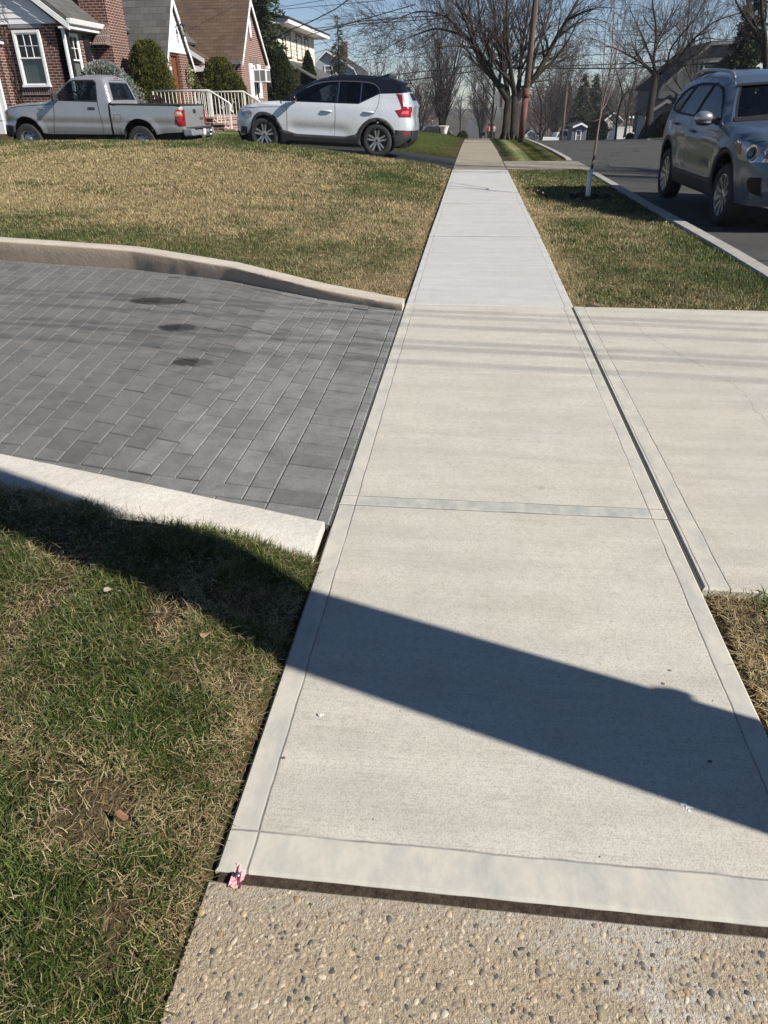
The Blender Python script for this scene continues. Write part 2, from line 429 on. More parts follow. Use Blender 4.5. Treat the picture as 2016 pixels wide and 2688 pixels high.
while y < 17.8:
    y2 = min(y+1.55, 17.9)
    if 17.9-y2 < .6: y2 = 17.9
    slab(a, -.45, .79, y, y2-(.018 if k in (1, 3) else .012), lambda x, y, q=(.004, .006, .015, .013, .022, .018, .016, .014, .008, .006)[min(k, 9)]: prof(y)+q, ny=4); y = y2; k += 1
tag(a.build('pale_sidewalk', MAT_CONC2), kind='structure')
a = MB(); k = 0
while y < 112:
    y2 = y+1.9
    slab(a, -.45, .79, y, y2-.016, lambda x, y, q=random.uniform(-.008, .008): prof(y)+q, ny=3); y = y2
tag(a.build('weathered_sidewalk', MAT_CONC_OLD), kind='structure')

a = MB()
for yj in [2.337, 3.897, 5.418] + [5.424+1.55*i-.005 for i in range(1, 8)] + [17.9-.004]:
    a.box(-.449, .774, yj-.014, yj+.004, -.06+float(prof(yj)), float(prof(yj))-.0035)
tag(a.build('joint_filler', simple('groove_dirt', (.05, .046, .04), .95)), kind='structure')
# driveway apron towards the road, with the tooled groove beside the walk
zap = lambda x, y: prof(y) + .002 - .006*max(0, x-.9) - .09*max(0, x-2.5)
a = MB(); slab(a, .784, 3.4, 1.91, 5.435, zap, ch=.008, ny=4)
tag(a.build('driveway_apron', MAT_APRON), kind='structure')
a = MB(); a.box(.772, .80, 1.915, 5.42, -.05, -.003); tag(a.build('joint_filler', simple('groove_dirt', (.05, .046, .04), .95)), kind='structure')
a = MB()
for y0 in (18.2, ): slab(a, .80, 2.75, 18.35, 21.2, lambda x, y: prof(y)+.0-.004*max(0, x-.9), ny=3)
tag(a.build('weathered_apron', MAT_CONC_OLD), kind='structure')
# hairline crack in the apron
a = MB(); cp = []; px, py = 1.12, 5.1
for i in range(52):
    cp.append((px, py, zap(px, py)+.0012)); py -= .05; px += random.uniform(-.016, .034)
for p0, p1 in zip(cp[:-1], cp[1:]):
    w = random.uniform(.0003, .0008); a.add([(p0[0]-w, p0[1], p0[2]), (p0[0]+w, p0[1], p0[2]), (p1[0]+w, p1[1], p1[2]), (p1[0]-w, p1[1], p1[2])], [(0, 1, 2, 3)])
tag(a.build('apron_crack', MATS['groove_dirt']), kind='structure')

# ------------------------------------------------------------------ old exposed aggregate slab, expansion strip
m = NT('aggregate_mortar'); p = m.pos()
n = m.noise(3, 4, .6, p); n2 = m.noise(120, 4, .7, p); n3 = m.noise(420, 2, .6, p)
c = m.mix(m.ramp(n, [(.35, 0), (.65, 1)]), (.43, .35, .245), (.37, .305, .215)); c = m.mix(m.ramp(n2, [(.3, .7), (.6, 0)]), c, (.17, .13, .09))
c = m.mix(m.ramp(n3, [(.55, 0), (.75, .5)]), c, (.46, .40, .30))
w = m.noise(4.2, 5, .7, m.co('Object', loc=(.4, .3, 0))); X, Y, Z = m.sep(p)
wm = m.math('MULTIPLY', m.ramp(w, [(.52, 0), (.60, 1)]), m.math('MULTIPLY', m.math('GREATER_THAN', X, .08), m.math('LESS_THAN', X, .62)))
c = m.mix(m.math('MULTIPLY', wm, m.ramp(n2, [(.35, .2), (.6, .9)])), c, (.50, .48, .44))
edge = m.ramp(Y, [(.70, 0), (.79, .6)]); c = m.mix(m.math('MULTIPLY', edge, m.ramp(n2, [(.3, 0), (.6, 1)])), c, (.40, .36, .30))
m.set(c, .95, 0, .2); m.bump(m.math('ADD', n2, m.math('MULTIPLY', n3, .4)), .9, .006); MAT_AGG = m.mat
m = NT('pebble'); t = m.attr(); n = m.noise(300, 3, .6, m.pos())
m.set(m.mix(m.ramp(n, [(.3, .45), (.65, 0)]), t, (.12, .09, .06)), .65, 0, .4); MAT_PEB = m.mat
a = MB(); slab(a, -.462, .795, -1.0, .815, lambda x, y: -.002, thick=.1, ch=.008, ny=12)
old = a.build('aggregate_sidewalk', MAT_AGG); tag(old, kind='structure')
PC = [(.46, .37, .25), (.47, .39, .28), (.42, .33, .22), (.38, .31, .22), (.35, .285, .205), (.31, .255, .19), (.42, .33, .20), (.53, .46, .35), (.15, .13, .11), (.07, .07, .075), (.36, .25, .15), (.26, .22, .17)]
r_ = random.Random(11); a = MB(); done = []
def peb(x, y, s, c):
    e = r_.uniform(.5, 1.); z0 = -.0024; ang = r_.uniform(0, PI); h = s*r_.uniform(.10, .28); vs = []; fs = []; N = 7
    j = [r_.uniform(.66, 1.15) for _ in range(N)]
    for (rr_, zz) in ((1., -.2), (.92, .35), (.6, .85)):
        for k in range(N):
            q = 2*PI*k/N; px = s*rr_*j[k]*math.cos(q); py = s*e*rr_*j[k]*math.sin(q)
            vs.append((x+px*math.cos(ang)-py*math.sin(ang), y+px*math.sin(ang)+py*math.cos(ang), z0+h*zz))
    vs.append((x, y, z0+h))
    for i in range(2):
        for k in range(N): fs.append((i*N+k, i*N+(k+1) % N, (i+1)*N+(k+1) % N, (i+1)*N+k))
    for k in range(N): fs.append((2*N+k, 2*N+(k+1) % N, 3*N))
    b = r_.uniform(.75, 1.12); a.cur = tuple(v*b for v in c); a.add(vs, fs)
for i in range(32000):
    x = r_.uniform(-.455, .785); y = r_.uniform(.36, .804)
    dens = .8 - .75*sstep(y, .74, .80)*.6
    if r_.random() > dens: continue
    s = r_.choice([.006, .0065, .0055, .007, .008]) if r_.random() < .055 else r_.choice([.0016, .0018, .002, .0022, .0025, .003, .003, .0035, .004, .005]) if r_.random() < .94 else r_.uniform(.0055, .0095)
    if any((x-q[0])**2+(y-q[1])**2 < (s+q[2])**2*.8 for q in done[-2500:] if q[2] > .0035): continue
    done.append((x, y, s)); peb(x, y, s, PC[min(int(r_.random()**1.15*len(PC)), len(PC)-1)] if s > .004 else r_.choice(PC[:8]))
tag(a.build('pebbles', MAT_PEB, smooth=True), 'small rounded pebbles showing in the old aggregate slab', 'pebbles', kind='stuff')
a = MB(); r2 = random.Random(4)
pts = [(-.44+i*.02, ) for i in range(70)]
for i in range(61):
    x0, x1 = -.44+i*.02, -.44+(i+1)*.02; za, zb = [-.0075+.003*float(vnoise(q_, 0, 30.)) for q_ in (x0, x1)]
    a.add([(x0, .805, za), (x1, .805, zb), (x1, .838, zb+.001), (x0, .838, za+.001)], [(0, 1, 2, 3)])
m = NT('expansion_fibreboard'); n = m.noise(60, 5, .7, m.pos()); m.set(m.ramp(n, [(.3, (.022, .016, .011)), (.7, (.075, .056, .04))]), .95, 0, .15); m.bump(n, .8, .006)
tag(a.build('expansion_strip', m.mat), kind='structure')

# ------------------------------------------------------------------ paver driveway: every paver a small chamfered block in one mesh
m = NT('paver'); t = m.attr(); p = m.pos(); n1 = m.noise(160, 4, .7, p); n2 = m.noise(9, 5, .65, p); n3 = m.noise(1.1, 3, .6, p)
c = m.mix(m.ramp(n1, [(.3, .45), (.6, 0)]), t, (.035, .034, .034)); c = m.mix(m.ramp(n2, [(.32, .4), (.58, 0)]), c, (.06, .058, .056))
c = m.mix(m.ramp(n1, [(.66, 0), (.8, .35)]), c, (.30, .29, .27)); c = m.mix(m.ramp(n3, [(.55, 0), (.8, .35)]), c, (.15, .145, .14))
m.set(c, .82, 0, .3); m.bump(n1, .5, .003); MAT_PAVER = m.mat
m = NT('joint_sand'); n = m.noise(200, 4, .7, m.pos()); n2 = m.noise(4, 4, .6, m.pos())
m.set(m.mix(m.ramp(n2, [(.4, 0), (.6, 1)]), m.ramp(n, [(.3, (.06, .058, .054)), (.7, (.135, .13, .12))]), m.ramp(n, [(.3, (.03, .028, .025)), (.7, (.13, .12, .11))])), .95, 0, .1); m.bump(n, 1., .004); MAT_SAND = m.mat
def zdr(X): return .012*max(0, -.45-X)
STAIN = [(-2.34, 5.28, .24, .12), (-1.93, 4.6, .14, .10), (-1.59, 3.9, .15, .075)]
def stain_at(x, y):
    k = 0
    for sx, sy, a_, b_ in STAIN:
        d = ((x-sx)/a_)**2+((y-sy)/b_)**2; k = max(k, 1-min(1, max(0, (d-.6)/.5)))
    return k
# quads are split finely so that damp marks keep their own outline
def uv2xy(s, t):      # s: metres left of the walk, t 0..1 from near edging to far edging
    xn = -.459 - s; fan = .30*max(0, s-.75)*1.0
    fan = min(fan, .95)
    y0 = float(curb_y(xn)); xf = xn - fan*.0
    # the far end leans to the left as the drive bends away
    lean = ip(s, [(0, 0), (.8, 0), (1.4, .55), (2.2, .85), (3.2, 1.0), (6, 1.1)])
    X1 = xn - lean; y1 = float(wall_y(X1))
    return (xn + (X1-xn)*t, y0 + (y1-y0)*t)
r3 = random.Random(21); a = MB()
def paver(s0, s1, t0, t1, dark=0):
    g = .0019
    P = [uv2xy(s0, t0), uv2xy(s1, t0), uv2xy(s1, t1), uv2xy(s0, t1)]
    cx = sum(q[0] for q in P)/4; cy_ = sum(q[1] for q in P)/4
    L = math.dist(P[0], P[3]); Wd = math.dist(P[0], P[1])
    gl = g/max(L, .02); gw = g/max(Wd, .02)
    def q(u, v): # bilinear
        x = (P[0][0]*(1-u)+P[1][0]*u)*(1-v)+(P[3][0]*(1-u)+P[2][0]*u)*v; y = (P[0][1]*(1-u)+P[1][1]*u)*(1-v)+(P[3][1]*(1-u)+P[2][1]*u)*v
        return x, y
    b = r3.gauss(1, .055); b = max(.7, min(1.25, b));
    if r3.random() < .05: b *= .80
    pale = 1.3 if s1 < .92 else 1.
    hz = r3.uniform(-.0015, .0015); tx = r3.uniform(-.0012, .0012)
    nu, nv = (5, 9) if stain_at(cx, cy_) > 0 or any(stain_at(*w_) > 0 for w_ in P) else (1, 1)
    c2 = .0034
    us = [gw, gw+c2/Wd] + [k/nu for k in range(1, nu)] + [1-gw-c2/Wd, 1-gw]; vs_q = [gl, gl+c2/L] + [k/nv for k in range(1, nv)] + [1-gl-c2/L, 1-gl]
    base = (.168*b*pale, .165*b*pale, .158*b*pale)
    n0 = len(a.v); nU = len(us); sk = r3.choice((1., .95, .8, .55))
    for j, v in enumerate(vs_q):
        for i, u in enumerate(us):
            x, y = q(u, v); e = i in (0, nU-1) or j in (0, len(vs_q)-1)
            z = zdr(x)+hz+tx*(u-.5) - (.0036 if e else 0) + .003
            k = min(1, max(0, (stain_at(x, y)-.25)*2.2))*sk; col = tuple(w_*(1-.86*k) for w_ in base)
            a.v.append((x, y, z)); a.t.append(col)
    for j in range(len(vs_q)-1):
        for i in range(nU-1): a.f.append((n0+j*nU+i, n0+(j+1)*nU+i, n0+(j+1)*nU+i+1, n0+j*nU+i+1)); a.mi.append(0)
    ring = [(i, 0) for i in range(nU)]+[(nU-1, j) for j in range(1, len(vs_q))]+[(i, len(vs_q)-1) for i in range(nU-2, -1, -1)]+[(0, j) for j in range(len(vs_q)-2, 0, -1)]
    n1_ = len(a.v)
    for (i, j) in ring:
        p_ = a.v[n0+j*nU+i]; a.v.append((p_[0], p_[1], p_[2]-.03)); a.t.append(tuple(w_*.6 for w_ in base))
    for k in range(len(ring)):
        i0 = n0+ring[k][1]*nU+ring[k][0]; k2 = (k+1) % len(ring); i1 = n0+ring[k2][1]*nU+ring[k2][0]
        a.f.append((i0, i1, n1_+k2, n1_+k)); a.mi.append(0)
WB, LB = .107, .213
TW = lambda s: math.dist(uv2xy(s, 0), uv2xy(s, 1))
# cut strip beside the walk and the soldier course
for s0, s1 in ((-.0, .05), (.05, .262)):
    n = int(TW(.1)/WB)
    for k in range(n): paver(s0, s1, k/n, (k+1)/n)
s = .262; row = 0
while s < 7.2:
    s1 = s + WB; L = TW(s)
    tb0 = 2*WB/L if s > .3 else 2*WB/L; tb1 = 1 - WB/L
    off = .5 if row % 2 else 0
    nb = (tb1-tb0)*L/LB; k = -off
    while k < nb - .04:
        t0 = tb0 + max(0, k)*LB/L; t1 = tb0 + min(nb, k+1)*LB/L
        if t1-t0 > .02/L*2: paver(s, s1, t0, t1)
        k += 1
    s = s1; row += 1
SMAX = s
# border courses along the two edgings
for rowi, (ta, tb) in enumerate(((0, 1), (1, 2), (-1, 0))):
    s = .262 - (.1 if rowi == 1 else 0); s = .262
    first = True
    while s < SMAX:
        s1 = s + (LB*.5 if (rowi == 1 and first) else LB); first = False
        L = TW((s+s1)/2)
        if rowi == 2: paver(s, s1, 1-WB/L, 1)
        else: paver(s, s1, ta*WB/L, tb*WB/L)
        s = s1
pv = a.build('paver_driveway', MAT_PAVER); tag(pv, kind='structure')
a = MB()
for i in range(36):
    for j in range(8):
        s0, s1 = -.01+i*.21, -.01+(i+1)*.21; pts = [uv2xy(s0, j/8), uv2xy(s1, j/8), uv2xy(s1, (j+1)/8), uv2xy(s0, (j+1)/8)]
        a.add([(x, y, zdr(x)-.0035) for x, y in pts], [(0, 3, 2, 1)])
tag(a.build('joint_sand', MAT_SAND), kind='structure')

# ------------------------------------------------------------------ concrete edging walls of the driveway
def edging(name, X, ybase, width, ztop, label, back=True, front_sign=-1, mat=MAT_EDGE):
    """wall along X list; the front face stands at ybase; ztop(x) the height; rough surface"""
    t = None; a = MB(); prof_n = []; rq = random.Random(5)
    for x in X:
        y = float(ybase(x)); h = ztop(x); z0 = zdr(x)
        j = [rq.uniform(-.0025, .0025) for _ in range(6)]
        f = front_sign
        # cross section from the front foot over the top to the back foot
        sec = [(y, z0-.08), (y+j[0], z0+h*.5), (y+j[1]-f*.004, z0+h-.016), (y-f*.008, z0+h-.006+j[3]*.5), (y-f*.02, z0+h+j[2]*.5), (y-f*width*.5+j[4], z0+h+.004+j[3]*.6), (y-f*(width-.015), z0+h+.002+j[5]*.4), (y-f*width, z0+h-.012), (y-f*width, z0-.08)]
        prof_n.append([(x, a_, b_) for a_, b_ in sec])
    n = len(prof_n[0]); vs = [p for s_ in prof_n for p in s_]; fs = []
    for i in range(len(X)-1):
        for k in range(n-1):
            q = (i*n+k, (i+1)*n+k, (i+1)*n+k+1, i*n+k+1); fs.append(q if (f < 0) == (X[1] < X[0]) else q)
    fs += [tuple(range(n)), tuple((len(X)-1)*n+k for k in range(n-1, -1, -1))]
    a.add(vs, fs)
    me_o = a.build(name, mat, auto=50)
    bm = bmesh.new(); bm.from_mesh(me_o.data); bmesh.ops.recalc_face_normals(bm, faces=bm.faces); bm.to_mesh(me_o.data); bm.free()
    tag(me_o, label, 'concrete edging'); return me_o
Xw = list(np.arange(-.462, -3.3, -.05)) + list(np.arange(-3.3, -8.9, -.12))
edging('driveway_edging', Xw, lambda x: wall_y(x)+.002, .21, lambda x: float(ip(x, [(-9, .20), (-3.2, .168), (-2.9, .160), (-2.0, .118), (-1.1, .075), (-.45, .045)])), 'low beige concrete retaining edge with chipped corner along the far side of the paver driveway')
Xn = list(np.arange(-.475, -3.2, -.05)) + list(np.arange(-3.2, -8.9, -.15))
edging('driveway_edging', Xn, lambda x: curb_y(x)+.0, .225, lambda x: float(ip(x, [(-9, .26), (-1.81, .135), (-1.23, .10), (-.8, .055), (-.47, .022)])), 'sloping white concrete edge at the near side of the pavers, crossed by a shadow', front_sign=1, mat=MAT_EDGE2)

# ------------------------------------------------------------------ street kerb, road, second driveway
def kerb_run(mb, y0, y1, x0=2.52, x1=2.69, taper0=0, taper1=0):
    ysr = list(np.arange(y0, y1, .4))+[y1]; vs = []; fs = []
    for y in ysr:
        k = 1.
        if taper0: k = min(k, max(.12, (y-y0)/taper0))
        if taper1: k = min(k, max(.12, (y1-y)/taper1))
        zt = float(prof(y)) + .012 - .12*(1-k); zb = float(prof(y)) - .25
        vs += [(x0, y, zb), (x0, y, zt-.012), (x0+.012, y, zt), (x1-.02, y, zt), (x1, y, zt-.02), (x1+.012, y, zb)]
    for i in range(len(ysr)-1):
        for q in range(5): fs.append((i*6+q, i*6+q+1, (i+1)*6+q+1, (i+1)*6+q))
    fs += [(5, 4, 3, 2, 1, 0), tuple((len(ysr)-1)*6+q for q in range(6))]
    mb.add(vs, fs)
a = MB(); kerb_run(a, 5.45, 18.3, taper1=.9); kerb_run(a, 21.3, 41.5, taper0=.9); kerb_run(a, -6, 1.85)
o = a.build('kerb', MAT_CURB, auto=40); tag(o, kind='structure')
m = NT('asphalt'); p = m.pos(); n1 = m.noise(130, 4, .75, p); n2 = m.noise(1.3, 4, .6, p); n3 = m.noise(14, 4, .65, p); v = m.voro(170, p)
c = m.mix(m.ramp(n2, [(.35, 0), (.65, 1)]), (.046, .045, .042), (.066, .064, .059)); c = m.mix(m.ramp(v, [(.2, .5), (.5, 0)]), c, (.13, .125, .115)); c = m.mix(m.ramp(n3, [(.3, .4), (.6, 0)]), c, (.028, .027, .026))
cv = m.voro(.45, m.mix(.25, p, m.noise(1.5, 3, .6, p, col=True), 'ADD'), 'DISTANCE_TO_EDGE'); c = m.mix(m.ramp(cv, [(.005, .9), (.014, 0)]), c, (.018, .017, .016))
m.set(c, .85, 0, .3); m.bump(n1, .7, .006); MAT_ASPH = m.mat
m = NT('black_asphalt'); p = m.pos(); n1 = m.noise(140, 4, .75, p); n2 = m.noise(1.3, 4, .6, p)
m.set(m.mix(m.ramp(n1, [(.35, 0), (.75, .6)]), m.mix(n2, (.011, .011, .012), (.022, .022, .023)), (.05, .05, .05)), .7, 0, .35); m.bump(n1, .7, .006); MAT_BLK = m.mat
road_z = lambda X, Y: prof(Y) - .105 + .018*(1-((np.clip(X, 2.6, 11.4)-7)/4.4)**2)
ysr = axis([(-25, 6, 2), (6, 60, .7), (60, 190, 4)])
tag(sheet('road', axis([(2.6, 11.4, .55)]), ysr, road_z, MAT_ASPH), kind='structure')
def cross_z(X, Y): return prof(Y) - .135 - .03*np.clip(X-2.6, -60, 0)*-.0 - .04*np.clip(-X-4, 0, 80)*0
tag(sheet('cross_street', axis([(11.38, 60, 3)]), axis([(44, 53, 1.)]), lambda X, Y: ground_z(X, Y)+.02, MAT_ASPH), kind='structure')
tag(sheet('distant_road', axis([(-3.4, 3.6, 1)]), axis([(190, 430, 8)]), lambda X, Y: prof(Y)+.12, MAT_ASPH), kind='structure')
tag(sheet('asphalt_driveway', axis([(-16, -3, .5), (-3, -.45, .17)]), axis([(18.42, 22.15, .25)]), lambda X, Y: prof(Y)+drive2_z(np.maximum(-.45-X, 0))+.0, MAT_BLK), kind='structure')
# far kerb and verge on the other side of the street
a = MB(); 
for y0, y1 in ((-6, 43.0), (54, 100)): kerb_run(a, y0, y1, 11.3, 11.45)
tag(a.build('far_kerb', MAT_CURB, auto=40), kind='structure')
# ------------------------------------------------------------------ grass: real blades, stuff
m = NT('grass_blade'); t = m.attr(); 
tr = m.n('ShaderNodeBsdfTranslucent'); m.l(t, tr.inputs[0]); mx = m.n('ShaderNodeMixShader'); mx.inputs[0].default_value = .28
m.set(t, .55, 0, .3); m.l(m.b.outputs[0], mx.inputs[1]); m.l(tr.outputs[0], mx.inputs[2]); m.l(mx.outputs[0], m.out.inputs[0]); MAT_GRASS = m.mat
GREEN = np.array([(.060, .092, .018), (.092, .125, .026), (.125, .152, .045), (.046, .073, .018)])
DRY = np.array([(.36, .27, .135), (.44, .345, .19), (.27, .195, .10), (.50, .42, .26)])
RED = np.array([(.17, .10, .055), (.22, .14, .08)])
def blades(name, X, Y, Zf, length, width, dryness, lean, label, seed=0, seg=2, lie=.25, curl=.5, biasx=None, mat=None, lenmul=None, sun=1.):
    g = np.random.default_rng(seed); n = len(X); Z = Zf(X, Y)
    P = np.stack([X, Y, Z], 1)
    az = g.random(n)*2*PI
    L = length*(.45 + .8*g.random(n))
    if lenmul is not None: L = L*lenmul
    dry = g.random(n) < dryness
    ln = lean*(.25+1.3*g.random(n)); 
    lying = (g.random(n) < np.where(dry, lie*1.6, lie*.25)); ln = np.where(lying, 1.15+.35*g.random(n), ln)
    d = np.stack([np.cos(az), np.sin(az)], 1)
    if biasx is not None: d = d + biasx; d /= np.maximum(np.linalg.norm(d, axis=1, keepdims=True), .2)
    L = np.where(dry, L*.85, L); w = width*(.6+.8*g.random(n))*np.where(dry, .72, 1.); side_b = g.normal(0, .38, n); sd = np.stack([-d[:, 1], d[:, 0], np.zeros(n)], 1)*w[:, None]*.5
    col = np.where(dry[:, None], DRY[g.integers(0, 4, n)]*sun, GREEN[g.integers(0, 4, n)])
    rd = (g.random(n) < .05) & dry; col = np.where(rd[:, None], RED[g.integers(0, 2, n)], col)
    col = col*(.7+.55*g.random(n))[:, None]
    col = col*(.62+.76*fbm(X, Y, 11., seed+2))[:, None]
    lift = np.where(lying, .006+.02*g.random(n), -.004)
    def pt(f):
        a = ln*(1+curl*f)
        dx = d[:, 0]-d[:, 1]*side_b*f*f; dy = d[:, 1]+d[:, 0]*side_b*f*f
        out = np.stack([dx*np.sin(a)*L*f, dy*np.sin(a)*L*f, np.cos(np.minimum(a, 1.5))*L*f], 1)
        return P + out + np.array([0, 0, 1.])*lift[:, None]
    if seg == 2:
        a, b, e, c = P + np.array([0, 0, 1.])*lift[:, None], pt(.38), pt(.72), pt(1.)
        V = np.stack([a-sd, a+sd, b+sd*.9, b-sd*.9, e+sd*.6, e-sd*.6, c], 1).reshape(-1, 3)
        i = np.arange(n)*7
        Fc = np.concatenate([np.stack([i, i+1, i+2], 1), np.stack([i, i+2, i+3], 1), np.stack([i+3, i+2, i+4], 1), np.stack([i+3, i+4, i+5], 1), np.stack([i+5, i+4, i+6], 1)]); k = 7
    else:
        a, c = P, pt(1.)
        V = np.stack([a-sd, a+sd, c], 1).reshape(-1, 3); i = np.arange(n)*3; Fc = np.stack([i, i+1, i+2], 1); k = 3
    tint = np.repeat(col, k, 0)
    o = np_mesh(name, V, Fc, mat or MAT_GRASS, tint); tag(o, label, 'grass', kind='stuff'); return o
def scatter(x0, x1, y0, y1, dens, seed, ok, mu=1.45):
    g = np.random.default_rng(seed); n = int((x1-x0)*(y1-y0)*dens)
    X = g.uniform(x0, x1, n); Y = g.uniform(y0, y1, n); k = ok(X, Y); X, Y = X[k], Y[k]
    k = in_view(np.stack([X, Y, ground_z(X, Y)], 1), mu); return X[k], Y[k]
gzf = lambda X, Y: ground_z(X, Y) - .028
E1 = -.462
# near left lawn, a mix of thick green tufts and lying straw
ok = lambda X, Y: (X < E1-.002-.014*vnoise(X, Y, 14., 2)) & (Y < curb_y(X)-.205)
X, Y = scatter(-2.9, E1, .2, 2.25, 95000, 31, ok, 1.6)
clump = fbm(X, Y, 9., 4); bare = fbm(X, Y, 5., 9)
g = np.random.default_rng(5)
ptc = fbm(X, Y, 3.2, 12)
keep = g.random(len(X)) < np.clip(.30 + 2.8*(clump-.40), .16, 1)*np.clip(1.2-2.2*np.maximum(bare-.60, 0)*2, .45, 1)
X, Y, clump, bare, ptc = X[keep], Y[keep], clump[keep], bare[keep], ptc[keep]
rim = sstep(X, E1-.10, E1-.01)
dryn = np.clip(.26 + 1.9*(bare-.5) - 1.6*(clump-.5) + 1.0*(ptc-.5) + .35*rim, .12, .95)
blades('grass', X, Y, gzf, .040, .0023, dryn, .6, 'near lawn of tufted green grass and straw at the lower left beside the new walk'  , 6, 2, .3, .75, lenmul=np.clip(.55+1.2*clump, .5, 1.3))
X, Y = scatter(-.535, E1, .4, 1.96, 17000, 37, lambda X, Y: (X < E1+.002) & (vnoise(X, Y, 9., 4) > .32))
blades('grass', X, Y, gzf, .042, .0023, np.full(len(X), .5), .75, 'fringe of dry grass along the left edge of the near slab', 10, 2, .3, .7, biasx=np.array([.5, 0]))
# loose dead straw lying over the near lawn
X, Y = scatter(-2.6, E1-.01, .3, 2.2, 2000, 33, ok)
blades('dead_straw', X, Y, lambda x, y: ground_z(x, y)-.006, .045, .0014, np.full(len(X), 1.), 1.25, 'thin dead straw lying loose across the near lawn', 8, 2, 1., .12)
# right near corner
ok = lambda X, Y: (X > .80+.02*vnoise(X, Y, 14., 2)) & (Y < 1.895) & (X < 2.5)
X, Y = scatter(.795, 2.5, .2, 1.9, 34000, 35, ok, 3.5); dr = np.clip(.95-1.3*sstep(X, .88, 1.05), .3, 1)
blades('grass', X, Y, gzf, .06, .0034, dr, .7, 'dry fringed grass at the right edge of the walk, cut by the pole shadow', 9, 2, .3, .7, biasx=np.array([-.35, 0]))
# lawn beyond the pavers
okL = lambda X, Y: (X < E1-.006) & (Y > wall_y(X)+.20) & (Y < 18.45)
def lawn_dry(X, Y):
    d = -.45-X; b = fbm(X, Y, .55, 3); b2 = fbm(X, Y, 2.3, 7)
    tan = sstep(Y, 7.2, 9.5)*(1-sstep(Y, 15.2, 17.2)); tan = tan*sstep(d, .9, 3.2) + .35*sstep(d, -.1, .0)*(1-sstep(d, .0, .5))
    return np.clip(.52 + .50*tan + 1.0*(b-.5) + 1.0*(b2-.5) + .25*sstep(d, -.05, .0)*(1-sstep(d, .02, .18)), .08, .93)
for (x0, x1, y0, y1, de, L, w, sg, sd) in ((-6, E1, 5.2, 7.6, 15000, .045, .0042, 2, 41), (-7.2, E1, 7.6, 10, 9000, .046, .0055, 1, 42), (-9.5, E1, 10, 13.5, 5200, .048, .008, 1, 43), (-13.5, E1, 13.5, 18.45, 3000, .052, .012, 1, 44)):
    X, Y = scatter(x0, x1, y0, y1, de, sd, okL)
    nm = {41: 'lawn of short green grass just behind the beige driveway edge', 42: 'dry mown grass in the middle left lawn, first strip past the edging', 43: 'straw coloured grass across the sunny middle of the left lawn', 44: 'greener grass on the lawn crest in front of the parked truck'}[sd]
    if sg == 1: w *= 1.25
    blades('grass', X, Y, gzf, L, w, lawn_dry(X, Y), .45, nm, sd, sg, .3, .5, sun=1.2)
# verge between walk and kerb
okR = lambda X, Y: (X > .80) & (X < 2.53) & (Y > 5.44) & (Y < 18.35)
def verge_dry(X, Y):
    b = fbm(X, Y, .8, 23); b2 = fbm(X, Y, 3., 27)
    return np.clip(.74 - .30*sstep(X, 1.7, 2.45) + 1.1*(b-.5) + .9*(b2-.5) + .3*(1-sstep(X, .8, 1.2)) - .3*sstep(Y, 14, 17), .1, .95)
for (y0, y1, de, L, w, sg, sd) in ((5.4, 7.6, 15000, .05, .0042, 2, 51), (7.6, 11, 8000, .05, .0062, 1, 52), (11, 18.4, 4200, .055, .011, 1, 53)):
    X, Y = scatter(.79, 2.54, y0, y1, de, sd, okR)
    nm = {51: 'straw and green grass of the verge just past the driveway apron', 52: 'dry verge grass in the middle between walk and kerb', 53: 'verge grass around the young tree'}[sd]
    blades('grass', X, Y, gzf, L, w*(1.25 if sg == 1 else 1), verge_dry(X, Y), .5, nm, sd, sg, .25, .6, biasx=np.where((X < .9)[:, None], np.array([[-.7, 0.]]), 0.), sun=1.15)
X, Y = scatter(-.53, E1, 5.5, 17.9, 9000, 71, lambda X, Y: (X < E1+.008) & (Y > wall_y(X)+.2) & (vnoise(X, Y, 5., 4) > .28))
blades('grass', X, Y, gzf, .05, .0058, np.full(len(X), .75), .7, 'ragged dry fringe where the left lawn meets the pale walk', 71, 1, .25, .6, biasx=np.array([.55, 0]), sun=1.15)
X, Y = scatter(.785, .87, 5.46, 18.2, 11000, 72, lambda X, Y: vnoise(X, Y, 5., 9) > .25)
blades('grass', X, Y, gzf, .06, .0058, np.full(len(X), .8), .75, 'ragged dry fringe where the verge meets the pale walk', 72, 1, .25, .6, biasx=np.array([-.6, 0]), sun=1.15)
# lawns further along
okF = lambda X, Y: (X < E1) & (Y > 22.15)
X, Y = scatter(-16, E1, 22.15, 46, 1300, 61, okF)
blades('grass', X, Y, gzf, .06, .024, np.clip(.16+.6*(fbm(X, Y, .5, 2)-.5), .03, .6), .4, 'bright green grass beyond the black driveway', 61, 1, .1, .4)
X, Y = scatter(-12, E1, 22.02, 23.2, 5000, 64, lambda X, Y: (X < E1) & (Y > 22.0))
blades('grass', X, Y, gzf, .075, .014, np.full(len(X), .2), .5, 'grass bank along the far edge of the black driveway', 64, 1, .1, .4)
okV = lambda X, Y: (X > .79) & (X < 2.53) & (Y > 21.2)
X, Y = scatter(.79, 2.53, 21.2, 43, 3000, 62, okV)
blades('grass', X, Y, gzf, .06, .016, np.clip(.32+1.6*(fbm(X, Y, 1.5, 2)-.5), .03, .8), .6, 'green verge grass around the utility pole and the big tree', 62, 1, .1, .4)
okO = lambda X, Y: (X > 11.5)
X, Y = scatter(11.5, 30, 30, 75, 160, 63, okO)
blades('grass', X, Y, gzf, .09, .05, np.full(len(X), .25), .4, 'grass strip across the street below the big tree', 63, 1, .1, .4)

